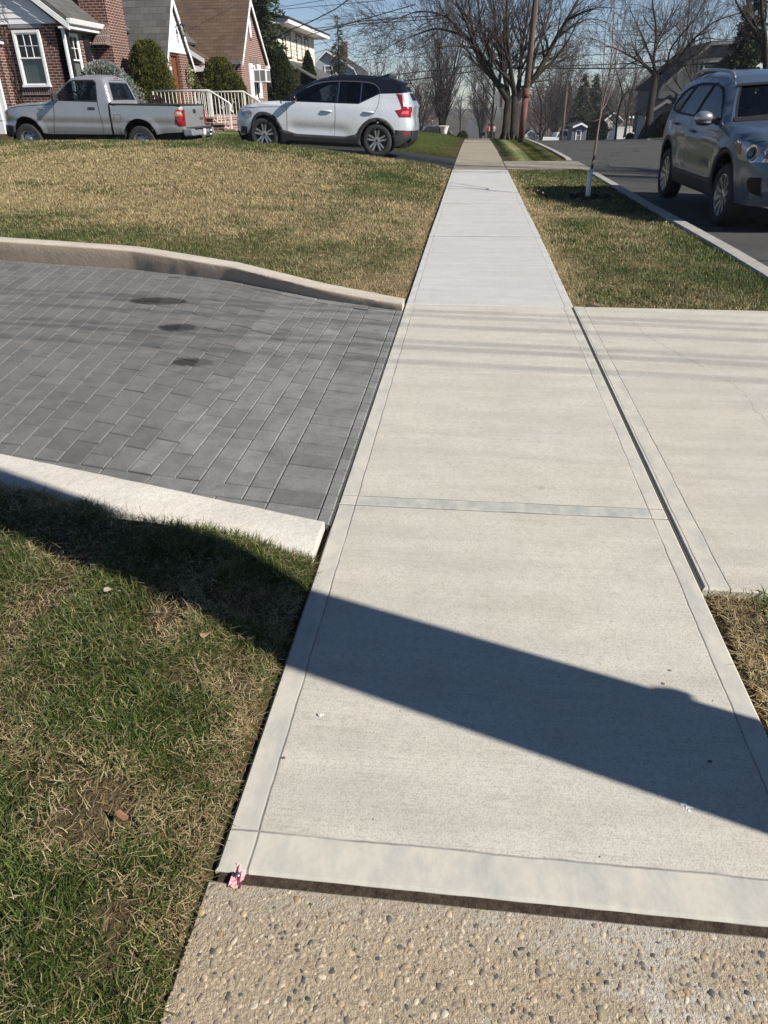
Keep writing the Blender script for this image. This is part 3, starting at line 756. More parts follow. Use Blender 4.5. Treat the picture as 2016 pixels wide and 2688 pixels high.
# ------------------------------------------------------------------ small litter on the ground
m = NT('dead_leaf'); t = m.attr(); n = m.noise(80, 3, .6, m.co('Object')); m.set(m.mix(m.ramp(n, [(.3, .5), (.65, 0)]), t, (.10, .06, .03)), .75, 0, .3); MAT_LEAF = m.mat
def leaf(x, y, s, col, label, name='dead_leaf', group=None, z=None):
    rz = random.uniform(0, 6.3); a = MB(); a.cur = col; z0 = float(ground_z(x, y)) if z is None else z
    N = 8; pts = []
    for k in range(N):
        q = 2*PI*k/N; r_ = s*(1-.35*abs(math.sin(q)))*(1 if k % 2 else .78); pts.append((r_*math.cos(q), r_*math.sin(q)*.62, s*.22*math.cos(2*q+1)+random.uniform(0, s*.12)))
    a.add([(0, 0, 0)]+pts, [(0, i+1, (i+1) % N+1) for i in range(N)])
    a.tube([(s*.8, 0, s*.05), (s*1.5, .1*s, s*.15)], s*.03, 4)
    o = a.build(name, MAT_LEAF, smooth=True); o.location = (x, y, z0+.012); o.rotation_euler = (random.uniform(-.4, .4), random.uniform(-.4, .4), rz)
    return tag(o, label, 'leaf', group)
leaf(-.965, 1.53, .026, (.55, .47, .33), 'crumpled cream leaf lying in the middle of the near lawn')
leaf(-.655, 1.42, .022, (.30, .17, .11), 'reddish brown curled leaf near the tip of the shadow on the near lawn')
leaf(-.80, 1.47, .014, (.38, .27, .15), 'small tan leaf between the cream leaf and the reddish leaf')
leaf(-.64, .865, .02, (.26, .13, .07), 'rusty leaf on bare soil left of the pink survey ribbon')
for i, (x, y) in enumerate(((-.475, .89), (-.470, .855), (-.48, .935), (-.468, .99), (-.47, 1.08), (-.472, .83), (-.468, 1.16), (-.474, .91), (-.47, .70), (-.482, .62), (-.476, .77))):
    leaf(x, y, random.uniform(.009, .014), random.choice([(.38, .22, .11), (.30, .16, .08), (.45, .30, .17)]), 'little brown leaf caught in the gap beside the walk slab', group='leaves in the slab gap', z=-.016)
for i in range(16):
    x, y = random.gauss(1.11, .10), random.gauss(13.25, .25)
    leaf(x, y, random.uniform(.03, .05), random.choice([(.34, .17, .08), (.45, .26, .13), (.28, .14, .07)]), 'orange brown leaf in the little heap on the verge beside the walk', group='leaf heap on the verge', z=float(ground_z(x, y))+random.uniform(.01, .05))
# pink ribbon held by a masonry nail
t = thing('survey_marker', 'pink ribbon pinned by a steel nail at the corner of the new slab', 'marker', (-.40, .823, -.012))
a = MB(); nx_, ny_ = 5, 6
vs = [((i/4-.5)*.026+.002*math.sin(j), (j/5-.5)*.05, .012+.006*math.sin(i*1.7+j*1.1)) for j in range(6) for i in range(5)]
a.add(vs, [(j*5+i, j*5+i+1, (j+1)*5+i+1, (j+1)*5+i) for j in range(5) for i in range(4)])
a.build('ribbon', simple('pink_ribbon', (.72, .30, .33), .45, var=.2, vs=60), t)
a = MB(); a.lathe([(0, .02), (.0055, .0195), (.006, .017), (.002, .0165), (.002, -.01)], n=10); a.lathe([(.0025, .0205), (0, .021)], n=10)
a.build('nail', simple('steel', (.22, .25, .33), .35, .8), t, smooth=True)
# chips of stone left on the slab and a white dropping
a = MB(); a.blob((0, 0, .002), .006, .005, .003, .25); a.blob((.006, .004, .001), .003, .003, .002, .3)
o = a.build('concrete_chip', simple('chip', (.55, .53, .48), .9)); o.location = (-.316, 1.261, .002); tag(o, 'pale concrete chip on the left margin of the near slab', 'chip')
a = MB(); rr3 = random.Random(2)
for i in range(14):
    q = rr3.uniform(0, 6.28); d_ = abs(rr3.gauss(0, .007)); s_ = rr3.uniform(.001, .004)
    a.lathe([(s_, .0002), (s_*.7, .0006), (0, .0007)], (d_*math.cos(q)*1.3, d_*math.sin(q), 0), 7)
o = a.build('bird_dropping', simple('dropping', (.70, .72, .74), .7)); o.location = (.53, 1.081, .0025); tag(o, 'white splat on the shaded part of the near slab', 'splat')
for i, (x, y) in enumerate(((-.378, 1.121), (.613, 1.212), (.562, 1.462), (.592, 1.516))):
    a = MB(); a.blob((0, 0, 0), .0055, .004, .0012, .3); o = a.build('pit', simple('pit_dirt', (.10, .09, .08), .95)); o.location = (x, y, .0022)
    tag(o, ['dark pock mark beside the left margin of the near slab', 'dark pock mark near the right margin inside the shadow', 'grey pock mark just above the shadow edge', 'faint pock mark farther above the shadow edge'][i], 'pock mark')
# black twig at the verge corner
a = MB(); a.tube([(0, 0, .006), (.04, .004, .012), (.09, -.006, .006)], [.008, .006, .003], 6); o = a.build('twig', simple('twig_black', (.03, .027, .025), .9)); o.location = (.88, 5.42, .004); tag(o, 'short black twig where verge, walk and apron meet', 'twig')

lr = random.Random(17)
for i in range(34):
    if i % 3: x = -lr.uniform(.6, 7.5); y = lr.uniform(max(float(wall_y(x))+.5, 6.5), 17)
    else: x = lr.uniform(.95, 2.45); y = lr.uniform(5.8, 16)
    leaf(x, y, lr.uniform(.018, .034), lr.choice([(.50, .42, .28), (.58, .50, .36), (.42, .32, .20)]), 'pale dry leaf lying on the short lawn grass', group='pale leaves scattered over the lawns', z=float(ground_z(x, y))+.02)
# ------------------------------------------------------------------ utility poles
m = NT('pole_wood'); p = m.co('Object'); n = m.noise(3., 5, .7, m.co('Object', scale=(9, 9, .5))); n2 = m.noise(1.3, 3, .6, p); n3 = m.noise(30, 3, .6, m.co('Object', scale=(4, 4, .4)))
c = m.ramp(n, [(.3, (.035, .027, .021)), (.5, (.095, .072, .055)), (.7, (.16, .125, .10))]); c = m.mix(m.ramp(n2, [(.45, 0), (.7, .5)]), c, (.10, .048, .028)); m.set(c, .9, 0, .2); m.bump(n3, .6, .02); MAT_POLE = m.mat
m = NT('rust_sleeve'); p = m.co('Object'); n = m.noise(5, 4, .65, p); n2 = m.noise(22, 4, .6, m.co('Object', scale=(1, 1, 6)))
c = m.ramp(n, [(.3, (.085, .034, .028)), (.7, (.17, .068, .054))]); c = m.mix(m.ramp(n2, [(.66, 0), (.72, .7)]), c, (.42, .36, .33)); m.set(c, .75, 0, .3); MAT_SLEEVE = m.mat
# the pole just right of the camera whose shadow crosses the walk
PX, PY = 2.02, .735
t = thing('utility_pole', 'weathered wooden utility pole on the verge right beside the viewer, throwing the long shadow', 'utility pole', (PX, PY, -.02))
a = MB(); a.tube([(0, 0, -.1), (0, 0, 1.5), (.0, .0, 5), (0, 0, 10.8)], [.175, .172, .16, .125], 20); a.build('shaft', MAT_POLE, t, smooth=True)
dv = Vector((-.333, -.943, 0)); q = Vector((.333, .943, 0))
a = MB(); c0 = q*.185; a.box(c0.x-.03, c0.x+.03, c0.y-.03, c0.y+.004, 1.075, 1.12); a.build('clamp_box', simple('galvanised', (.30, .31, .32), .5, .6), t, bevel=.012)
# the pole by the big tree
B = Vector((1.98, 34.0, float(ground_z(1.98, 34.))-.03))
t2 = thing('utility_pole', 'leaning wooden utility pole with rusty red sleeve in front of the big bare tree', 'utility pole', tuple(B))
top = Vector((.30, .2, 9.6))
a = MB(); a.tube([(0, 0, 0), tuple(top*.35), tuple(top)], [.125, .118, .10], 14); a.build('shaft', MAT_POLE, t2, smooth=True)
a = MB(); h0, h1, h2 = .22/9.6, 1.66/9.6, 1.98/9.6
a.tube([tuple(top*h0), tuple(top*h1)], [.131, .127], 14); a.tube([tuple(top*h1), tuple(top*(h1+.012)), tuple(top*h2)], [.150, .155, .140], 14); a.build('sleeve', MAT_SLEEVE, t2, smooth=True)
a = MB(); p_ = top*(2.25/9.6); a.box(p_.x+.09, p_.x+.13, p_.y-.14, p_.y-.10, p_.z-.02, p_.z+.02); a.build('reflector', simple('brass_tag', (.65, .45, .2), .35, .6), t2)
# ------------------------------------------------------------------ car kit: bodies are built from a side outline and a half-width map
def pip(x, z, poly):
    c = False; n = len(poly); j = n-1
    for i in range(n):
        xi, zi = poly[i]; xj, zj = poly[j]
        if (zi > z) != (zj > z) and x < (xj-xi)*(z-zi)/(zj-zi)+xi: c = not c
        j = i
    return c
def resample(pl, st, closed=True):
    out = []; n = len(pl)
    for i in range(n if closed else n-1):
        a, b = pl[i], pl[(i+1) % n]; k = max(1, int(round(math.dist(a, b)/st)))
        for q in range(k): out.append((a[0]+(b[0]-a[0])*q/k, a[1]+(b[1]-a[1])*q/k))
    if not closed: out.append(pl[-1])
    return out
def smooth_pl(pl, it=1, closed=False):
    for _ in range(it):
        out = [] if closed else [pl[0]]
        n = len(pl)
        for i in range(n if closed else n-1):
            a, b = pl[i], pl[(i+1) % n]
            out += [(a[0]*.75+b[0]*.25, a[1]*.75+b[1]*.25), (a[0]*.25+b[0]*.75, a[1]*.25+b[1]*.75)]
        if not closed: out.append(pl[-1])
        pl = out
    return pl
def arc(cx, cz, r, a0, a1, n=18): return [(cx+r*math.cos(math.radians(a0+(a1-a0)*k/n)), cz+r*math.sin(math.radians(a0+(a1-a0)*k/n))) for k in range(n+1)]
def seg_d(x, z, pl):
    P = np.array([x, z]); A = pl[:-1]; Bv = pl[1:]-A; q = P-A
    t = np.clip((q*Bv).sum(1)/np.maximum((Bv*Bv).sum(1), 1e-9), 0, 1)
    return float(np.sqrt(((q-Bv*t[:, None])**2).sum(1).min()))
class Car:
    def __init__(s, top, w0, plan, rnd, defo, crown=None):
        s.top = top; s.tp = np.array(top); s.w0 = w0; s.plan = plan; s.rnd = rnd; s.defo = defo; s.crown = crown or (lambda x, z: .03)
    def W(s, x, z): return float(ip(z, s.w0)*ip(x, s.plan))
    def Y(s, x, z):
        r = float(ip(x, s.rnd)); d = seg_d(x, z, s.tp); k = max(0, r-d)
        return s.W(x, z) - (r - math.sqrt(max(0, r*r-k*k)))
    def D(s, p):
        return s.defo(p)
    def side(s, polys, off=0, holes=(), step=.07, sides=(1, -1), inset=None, dy=None):
        """surface patch over polygons in (x, z); off = metres proud of the body"""
        mb = MB()
        for poly in (polys if isinstance(polys[0][0], (list, tuple)) else [polys]):
            loops = [resample(poly, step)] + [resample(h, step) for h in holes]
            pts = []; ed = []
            for lp in loops:
                b = len(pts); pts += lp; ed += [(b+i, b+(i+1) % len(lp)) for i in range(len(lp))]
            xs_ = [p[0] for p in poly]; zs_ = [p[1] for p in poly]
            x = min(xs_)+step*.5
            bnd = np.array(pts)
            while x < max(xs_):
                z = min(zs_)+step*.5
                while z < max(zs_):
                    if pip(x, z, poly) and not any(pip(x, z, h) for h in holes) and np.hypot(bnd[:, 0]-x, bnd[:, 1]-z).min() > step*.45: pts.append((x, z))
                    z += step
                x += step
            v, e, f, *_ = geometry.delaunay_2d_cdt([Vector(p) for p in pts], ed, [], 0, 1e-5)
            tri = []
            for t in f:
                cx = sum(v[i].x for i in t)/len(t); cz = sum(v[i].y for i in t)/len(t)
                if pip(cx, cz, poly) and not any(pip(cx, cz, h) for h in holes): tri.append(tuple(t))
            for sg in sides:
                vs = []
                for q in v:
                    y = s.Y(q.x, q.y) + off + (dy(q.x, q.y) if dy else 0)
                    vs.append(s.D((q.x, sg*y, q.y)))
                def ori(t):
                    a, b, c = [v[i] for i in t[:3]]
                    cw = (b.x-a.x)*(c.y-a.y)-(b.y-a.y)*(c.x-a.x)
                    # seen from +y, x to the left: ccw in (x,z) faces -y
                    return t[::-1] if (cw > 0) == (sg > 0) else t
                mb.add(vs, [ori(t) for t in tri])
        return mb
    def strip(s, pl, mb=None, off=0, s0=-1, s1=1, n=14, st=.06, flip=False):
        """surface across the car along an outline polyline, in param s over the width"""
        mb = mb or MB(); P = resample(pl, st, False)
        vs = []
        for i, (x, z) in enumerate(P):
            a = P[max(0, i-1)]; b = P[min(len(P)-1, i+1)]; tx, tz = b[0]-a[0], b[1]-a[1]; L = math.hypot(tx, tz) or 1
            nx, nz = tz/L, -tx/L
            if flip: nx, nz = -nx, -nz
            w = s.Y(x, z)
            for k in range(n+1):
                q = s0+(s1-s0)*k/n; cr_ = s.crown(x, z)*(1-q*q)
                vs.append(s.D((x+nx*(cr_+off), q*w, z+nz*(cr_+off))))
        fs = []; m_ = n+1
        for i in range(len(P)-1):
            for k in range(n):
                f = (i*m_+k, i*m_+k+1, (i+1)*m_+k+1, (i+1)*m_+k); fs.append(f if not flip else f[::-1])
        return mb.add(vs, fs)
    def patch(s, fn, poly, off=.004, step=.04):
        """patch over a strip: poly in (s, u), fn(s, u, off) -> point"""
        mb = MB(); lp = resample(poly, step); ed = [(i, (i+1) % len(lp)) for i in range(len(lp))]; pts = list(lp); bnd = np.array(lp)
        xs_ = [p[0] for p in poly]; zs_ = [p[1] for p in poly]; x = min(xs_)
        while x < max(xs_):
            z = min(zs_)
            while z < max(zs_):
                if pip(x, z, poly) and np.hypot(bnd[:, 0]-x, bnd[:, 1]-z).min() > step*.45: pts.append((x, z))
                z += step
            x += step
        v, e, f, *_ = geometry.delaunay_2d_cdt([Vector(p) for p in pts], ed, [], 0, 1e-5)
        tri = [tuple(t) for t in f if pip(sum(v[i].x for i in t)/len(t), sum(v[i].y for i in t)/len(t), poly)]
        return mb.add([fn(q.x, q.y, off) for q in v], tri)
    def on_strip(s, pl, flip=False):
        P = np.array(pl); L = np.concatenate([[0], np.cumsum(np.hypot(*(P[1:]-P[:-1]).T))])
        def fn(q, u, off):   # u in metres along pl
            x = float(np.interp(u, L, P[:, 0])); z = float(np.interp(u, L, P[:, 1])); e = .02
            tx = float(np.interp(u+e, L, P[:, 0])-np.interp(u-e, L, P[:, 0])); tz = float(np.interp(u+e, L, P[:, 1])-np.interp(u-e, L, P[:, 1])); l_ = math.hypot(tx, tz) or 1
            nx, nz = tz/l_, -tx/l_
            if flip: nx, nz = -nx, -nz
            c = s.crown(x, z)*(1-q*q)+off
            return s.D((x+nx*c, q*s.Y(x, z), z+nz*c))
        return fn, float(L[-1])
def finish(mb, name, mat, parent, smooth=35, weld=True, solid=0):
    o = mb.build(name, mat, parent); me = o.data
    bm = bmesh.new(); bm.from_mesh(me)
    if weld: bmesh.ops.remove_doubles(bm, verts=bm.verts, dist=.0015)
    bmesh.ops.recalc_face_normals(bm, faces=bm.faces) if weld == 'recalc' else None
    bm.to_mesh(me); bm.free()
    me.polygons.foreach_set('use_smooth', [True]*len(me.polygons))
    try: me.set_sharp_from_angle(angle=math.radians(smooth))
    except Exception: pass
    if solid:
        sm = o.modifiers.new('thickness', 'SOLIDIFY'); sm.thickness = solid; sm.offset = -1
    return o
def sides_of(car, poly, name, mat, parent, smooth=40, solid=0, sides=(1, -1), **kw):
    for sg in sides: finish(car.side(poly, sides=(sg,), **kw), name, mat, parent, smooth, solid=solid)
def dark_line(car, pl, w, mat, name, parent, sides=(1, -1), off=.0025):
    if len(sides) == 2:
        for sg in sides: dark_line(car, pl, w, mat, name, parent, (sg,), off)
        return
    """narrow shut line drawn as a thin inlaid strip along a polyline"""
    mb = MB()
    for sg in sides:
        P = resample(pl, .06, False); vs = []
        for i, (x, z) in enumerate(P):
            a = P[max(0, i-1)]; b = P[min(len(P)-1, i+1)]; tx, tz = b[0]-a[0], b[1]-a[1]; L = math.hypot(tx, tz) or 1
            for q in (-.5, .5):
                xx, zz = x-tz/L*w*q, z+tx/L*w*q
                vs.append(car.D((xx, sg*(car.Y(xx, zz)+off), zz)))
        mb.add(vs, [(2*i, 2*i+1, 2*i+3, 2*i+2) for i in range(len(P)-1)])
    return mb.build(name, mat, parent, smooth=True)

RUB = simple('tyre_rubber', (.022, .022, .023), .85, var=.25, vs=20)
BLKP = simple('black_plastic', (.03, .03, .032), .55, var=.2, vs=8)
DARK = simple('dark_interior', (.012, .012, .013), .8)
CHROME = simple('bright_metal', (.62, .62, .63), .22, 1., var=.05)
ALLOY = simple('alloy', (.50, .50, .51), .32, .85, var=.1)
ALLOYD = simple('dark_alloy', (.035, .035, .037), .4, .4)
STEELW = simple('steel_wheel', (.36, .36, .37), .42, .8, var=.2, vs=30)
REDL = paint('tail_lamp_red', (.26, .008, .014), rough=.15); AMBER = paint('lamp_amber', (.50, .15, .02), rough=.15); CLEARL = paint('lamp_clear', (.55, .55, .56), .2, .12)
TINT = glass('tinted_glass', (.30, .34, .35)); PRIV = glass('privacy_glass', (.05, .055, .06)); SHIELD = glass('windscreen_glass', (.42, .47, .47))
GAPM = simple('shut_line', (.012, .012, .013), .9)
def wheel(parent, x, y, r, rim, wid, style, out=1, yaw=0, dz=0):
    """wheel at the origin of its own frame; outer face towards +y*out"""
    t = bpy.data.objects.new('wheel', None); COL.objects.link(t); t.parent = parent; t.location = (x, y, r+dz); t.rotation_euler = (0, 0, yaw)
    o_ = out; h = wid/2
    def yy(v): return v*o_
    a = MB(); a.lathe([(rim, yy(h*.80)), (rim+.012, yy(h*.95)), (rim+(r-rim)*.45, yy(h*1.02)), (r-.025, yy(h*.90)), (r-.006, yy(h*.66)), (r, yy(h*.4)), (r, yy(-h*.4)), (r-.02, yy(-h*.9)), (rim, yy(-h))], n=44, axis='y')
    finish(a, 'tyre', RUB, t, 40, 'recalc')
    a = MB(); a.lathe([(rim+.002, yy(h*.84)), (rim-.012, yy(h*.86)), (rim-.022, yy(h*.5)), (rim-.03, yy(-h*.8))], n=44, axis='y')
    finish(a, 'rim', STEELW if style == 'steel' else (ALLOYD if style == 'five' else ALLOY), t, 40)
    a = MB(); a.lathe([(rim-.02, yy(-h*.1)), (.02, yy(-h*.05))], n=28, axis='y'); a.lathe([(rim*.62, yy(h*.05)), (rim*.6, yy(h*.15)), (.05, yy(h*.15))], n=28, axis='y'); finish(a, 'brake_disc', ALLOYD, t)
    a = MB(); R0 = rim-.012
    if style == 'steel':
        a.lathe([(R0, yy(h*.50)), (R0-.02, yy(h*.34)), (R0*.74, yy(h*.42)), (R0*.52, yy(h*.52)), (R0*.40, yy(h*.50)), (R0*.34, yy(h*.74)), (R0*.20, yy(h*.80)), (0, yy(h*.80))], n=44, axis='y')
        finish(a, 'wheel_disc', STEELW, t, 40)
        a = MB()
        for k in range(8):
            q = 2*PI*(k+.5)/8; ctr = Vector((R0*.75*math.cos(q), yy(h*.445), R0*.75*math.sin(q))); rd = Vector((math.cos(q), 0, math.sin(q))); tg = Vector((-math.sin(q), 0, math.cos(q)))
            a.add([ctr+rd*(.018*math.cos(u))+tg*(.036*math.sin(u)) for u in [2*PI*i/12 for i in range(12)]], [tuple(range(12))])
        a.build('vent_holes', GAPM, t)
    else:
        n = 5 if style == 'five' else 10
        for k in range(n):
            q = 2*PI*k/n + .3
            def P(rad, ang, y_): return (rad*math.cos(q+ang), yy(y_), rad*math.sin(q+ang))
            if style == 'five':
                for sg in (-1, 1):
                    a.add([P(.045, sg*.05, h*.66), P(.045, sg*.75, h*.66), P(R0, sg*.10, h*.78), P(R0, sg*.30, h*.78), P(.045, sg*.05, h*.40), P(.045, sg*.75, h*.4), P(R0, sg*.10, h*.5), P(R0, sg*.30, h*.5)],
                          [(0, 1, 3, 2), (0, 2, 6, 4), (1, 5, 7, 3), (2, 3, 7, 6)])
            else:
                wd = .16 if k % 2 else .13
                a.add([P(.04, -.35, h*.62), P(.04, .35, h*.62), P(R0, -wd, h*.80), P(R0, wd, h*.80), P(.04, -.35, h*.36), P(.04, .35, h*.36), P(R0, -wd, h*.52), P(R0, wd, h*.52)],
                      [(0, 1, 3, 2), (0, 2, 6, 4), (1, 5, 7, 3), (2, 3, 7, 6)])
        a.lathe([(.075, yy(h*.5)), (.066, yy(h*.70)), (.03, yy(h*.74)), (0, yy(h*.74))], n=20, axis='y')
        o = a.build('spokes', ALLOY, t); bm = bmesh.new(); bm.from_mesh(o.data); bmesh.ops.recalc_face_normals(bm, faces=bm.faces); bm.to_mesh(o.data); bm.free()
    a = MB(); a.lathe([(.028, yy(h*.80 if style == 'steel' else h*.745)), (0, yy(h*.81 if style == 'steel' else h*.76))], n=16, axis='y'); a.build('hub_cap', BLKP if style != 'steel' else CHROME, t)
    return t
def seats(parent, xs_, z0, wdt=.36, y=.37, mat=None):
    for x in xs_:
        for sg in (-1, 1):
            a = MB(); a.hexa([(x-.25, sg*y-.22, z0), (x+.27, sg*y-.22, z0), (x+.27, sg*y+.22, z0), (x-.25, sg*y+.22, z0), (x-.25, sg*y-.22, z0+.13), (x+.27, sg*y-.22, z0+.17), (x+.27, sg*y+.22, z0+.17), (x-.25, sg*y+.22, z0+.13)])
            a.hexa([(x-.30, sg*y-.21, z0+.1), (x-.17, sg*y-.21, z0+.1), (x-.17, sg*y+.21, z0+.1), (x-.30, sg*y+.21, z0+.1), (x-.45, sg*y-.18, z0+.66), (x-.34, sg*y-.18, z0+.66), (x-.34, sg*y+.18, z0+.66), (x-.45, sg*y+.18, z0+.66)])
            a.hexa([(x-.45, sg*y-.12, z0+.68), (x-.36, sg*y-.12, z0+.68), (x-.36, sg*y+.12, z0+.68), (x-.45, sg*y+.12, z0+.68), (x-.48, sg*y-.10, z0+.86), (x-.40, sg*y-.10, z0+.86), (x-.40, sg*y+.10, z0+.86), (x-.48, sg*y+.10, z0+.86)])
            a.build('seat', mat or simple('seat_cloth', (.05, .05, .055), .9), parent, bevel=.03)
def belly(parent, x0, x1, w, z0, z1):
    a = MB(); a.box(x0, x1, -w, w, z0, z1); a.build('underbody', DARK, parent)
def arch_liner(parent, x, r, w, zc):
    a = MB()
    P = arc(x, zc, r, -20, 200, 20); vs = []
    for (px, pz) in P:
        for y in (-w, w): vs.append((px, y, pz))
    a.add(vs, [(2*i, 2*i+1, 2*i+3, 2*i+2) for i in range(len(P)-1)])
    a.build('wheel_well', DARK, parent)

# ================================================================== white compact SUV with a black roof
def build_white_suv(loc, rotz, pitch):
    t = thing('parked_car', 'white crossover with black roof and mirrors parked in the driveway nose to the house', 'car', loc, rotz); t.rotation_euler = (0, pitch, rotz)
    Rw = .36; XF = 2.70
    top = [(3.44, .20), (3.50, .42), (3.51, .62), (3.48, .78), (3.42, .86), (3.2, .945), (2.85, 1.01), (2.32, 1.065), (1.90, 1.305), (1.56, 1.50), (1.28, 1.585), (.92, 1.632), (.48, 1.652), (.05, 1.645), (-.34, 1.605), (-.66, 1.545), (-.60, 1.47), (-.80, 1.20), (-.865, 1.10), (-.85, .90), (-.89, .70), (-.885, .55), (-.86, .40), (-.74, .29)]
    w0 = [(.2, .875), (.4, .925), (.62, .935), (.85, .93), (1.0, .915), (1.08, .885), (1.3, .80), (1.5, .705), (1.66, .61)]
    plan = [(-.9, .885), (-.6, .94), (-.1, .985), (.4, 1), (2.3, 1), (2.8, .985), (3.2, .945), (3.52, .87)]
    rnd = [(-.9, .13), (-.5, .09), (1.6, .10), (2.3, .05), (3.1, .10), (3.52, .15)]
    def defo(p):
        x, y, z = p; q = (abs(y)/.9)**2.6
        x = x - .24*q*float(sstep(x, 2.7, 3.52)) + .16*q*float(1-sstep(x, -.9, -.35)); return (x, y, z)
    C = Car(top, w0, plan, rnd, defo, lambda x, z: .018 if x > 3.3 or x < -.6 else .02)
    WH = paint('white_paint', (.58, .61, .64), .2, .25); BK = paint('gloss_black', (.006, .007, .011), 0, .12); CL = simple('cladding', (.028, .029, .031), .62, var=.15)
    i_hood = top.index((2.32, 1.065)); i_roof = top.index((1.56, 1.50)); i_sp = top.index((-.66, 1.545)); i_tg = top.index((-.865, 1.10))
    belt = [(2.32, 1.065), (2.2, 1.065), (1.2, 1.075), (.46, 1.085), (-.02, 1.31), (-.44, 1.335), (-.68, 1.365)]
    # lower white body with open wheel arches
    low = [(3.44, .30)] + top[1:i_hood+1] + belt[1:-1] + [(-.69, 1.36)] + [(-.80, 1.20), (-.865, 1.10), (-.85, .90), (-.89, .70), (-.888, .60), (-.46, .60)]
    A = .40
    low += arc(0, Rw, .47, 150, 18, 16)[::1] + [(.56, .44), (.75, .40), (1.90, .40), (2.1, .45)] + arc(XF, Rw, .47, 165, 20, 16) + [(3.2, .40)]
    tail = [(-.40, 1.33), (-.56, 1.315), (-.71, 1.08), (-.86, 1.08), (-.855, .87), (-.55, .865), (-.40, 1.0), (-.585, 1.02), (-.60, 1.06)]
    def crease(x, z):   # scalloped lower doors
        k = math.exp(-((z-.53)/.09)**2)*float(sstep(x, .55, .95)*(1-sstep(x, 1.95, 2.2))); return -.034*k
    mb = C.side(low, step=.065, dy=crease)
    C.strip(top[1:i_hood+1], mb); C.strip([(-.685, 1.37)] + top[top.index((-.80, 1.20)):top.index((-.885, .55))+1], mb)
    finish(mb, 'body', WH, t, 32)
    # black greenhouse: pillars and roof with window openings
    up = belt[::-1] + [] ; gh = [(2.32, 1.065)] + top[i_hood+1:i_sp+1] + [(-.60, 1.47), (-.66, 1.40), (-.69, 1.36)] + belt[::-1][1:-1]
    w1 = [(2.12, 1.095), (1.66, 1.345), (1.40, 1.455), (1.06, 1.50), (.98, 1.50), (1.02, 1.10)]
    w2 = [(.92, 1.10), (.90, 1.505), (.45, 1.515), (.42, 1.515), (.44, 1.11)]
    w3 = [(.40, 1.13), (.385, 1.512), (.16, 1.495), (.04, 1.43), (.0, 1.345)]
    mb = C.side(gh, holes=[w1, w2, w3], step=.06); C.strip(top[i_roof:i_sp+1], mb); C.strip(top[i_sp:i_sp+2], mb)
    finish(mb, 'roof', BK, t, 32)
    for w_, g_ in ((w1, TINT), (w2, PRIV), (w3, PRIV)): sides_of(C, w_, 'side_window', g_, t, off=-.006, step=.09)
    mb = MB()
    for pl in ([(.955, 1.10), (.94, 1.50)], [(.42, 1.11), (.40, 1.51)]):
        pass
    dark_line(C, [(.955, 1.10), (.925, 1.505)], .014, CHROME, 'pillar_trim', t, off=.004); dark_line(C, [(.42, 1.12), (.405, 1.51)], .014, CHROME, 'pillar_trim', t, off=.004)
    dark_line(C, smooth_pl([(1.70, 1.355), (1.42, 1.475), (1.0, 1.525), (.4, 1.535), (.13, 1.51), (.02, 1.43), (-.03, 1.33)], 1), .011, simple('window_trim', (.09, .09, .10), .35), 'window_trim', t, off=.004)
    finish(C.strip([top[i_hood], top[i_hood+1], top[i_roof]], None, .0, -1, 1), 'windscreen', SHIELD, t, 60)
    finish(C.strip([(-.615, 1.46), (-.80, 1.20)], None, .004, -.84, .84), 'rear_window', PRIV, t, 60)
    finish(C.strip([(-.60, 1.47), (-.685, 1.37)], None, .0), 'tailgate_frame', BK, t)
    # cladding: arches, sills, bumpers
    sill = arc(0, Rw, .40, 0, -12, 3)[::-1]
    clad = arc(0, Rw, .475, 165, 12, 16) + [(.56, .455), (.75, .408), (1.90, .408), (2.12, .46)] + arc(XF, Rw, .475, 165, 15, 16) + [(3.22, .42), (3.30, .20), (3.08, .19)] + arc(XF, Rw, .392, -25, 205, 20) + [(2.3, .20), (.40, .20)] + arc(0, Rw, .392, -25, 205, 20) + [(-.72, .29), (-.885, .44), (-.89, .60), (-.46, .60)]
    sides_of(C, clad, 'cladding', CL, t, 40, solid=.02, off=.010, step=.06)
    finish(C.strip([(-.892, .60), (-.89, .55), (-.86, .40), (-.74, .29)], None, .012), 'rear_bumper', CL, t)
    finish(C.strip([(3.40, .19), (3.50, .40)], None, .008), 'front_bumper', CL, t)
    sides_of(C, tail, 'tail_lamp', REDL, t, 40, solid=.012, off=.007, step=.04)
    sides_of(C, [(-.60, .925), (-.82, .935), (-.82, 1.0), (-.66, .99)], 'tail_lamp_bar', paint('lamp_pink', (.62, .10, .12), rough=.15), t, off=.011, step=.04)
    sides_of(C, [(-.70, .50), (-.86, .52), (-.86, .565), (-.72, .555)], 'fog_reflector', REDL, t, off=.016, step=.04)
    sides_of(C, [(3.08, .74), (3.10, .80), (3.20, .845), (3.42, .79), (3.46, .70), (3.30, .665)], 'headlight', simple('headlight_glass', (.30, .31, .32), .08, .5, vs=25, var=.5), t, off=.006, step=.04)
    sides_of(C, [(3.08, .775), (3.10, .815), (3.2, .84), (3.17, .775)], 'side_marker', simple('marker_amber', (.30, .10, .03), .2), t, off=.009, step=.04)
    sides_of(C, [(3.30, .36), (3.28, .50), (3.44, .51), (3.46, .36)], 'bumper_vent', BLKP, t, off=.006, step=.04)
    fn, L = C.on_strip(top[1:5]); finish(C.patch(fn, [(-.5, .10), (.5, .10), (.55, .34), (-.55, .34)]), 'grille', BLKP, t)
    for pl in ([(2.16, 1.06), (2.13, .80), (2.13, .46)], [(1.0, 1.075), (.985, .8), (1.0, .41)], [(-.02, 1.31), (-.01, 1.08), (.12, .86), (.35, .68)], [(3.35, .89), (2.8, .925), (2.16, .955)]):
        dark_line(C, smooth_pl(pl, 1), .008, GAPM, 'shut_line', t)
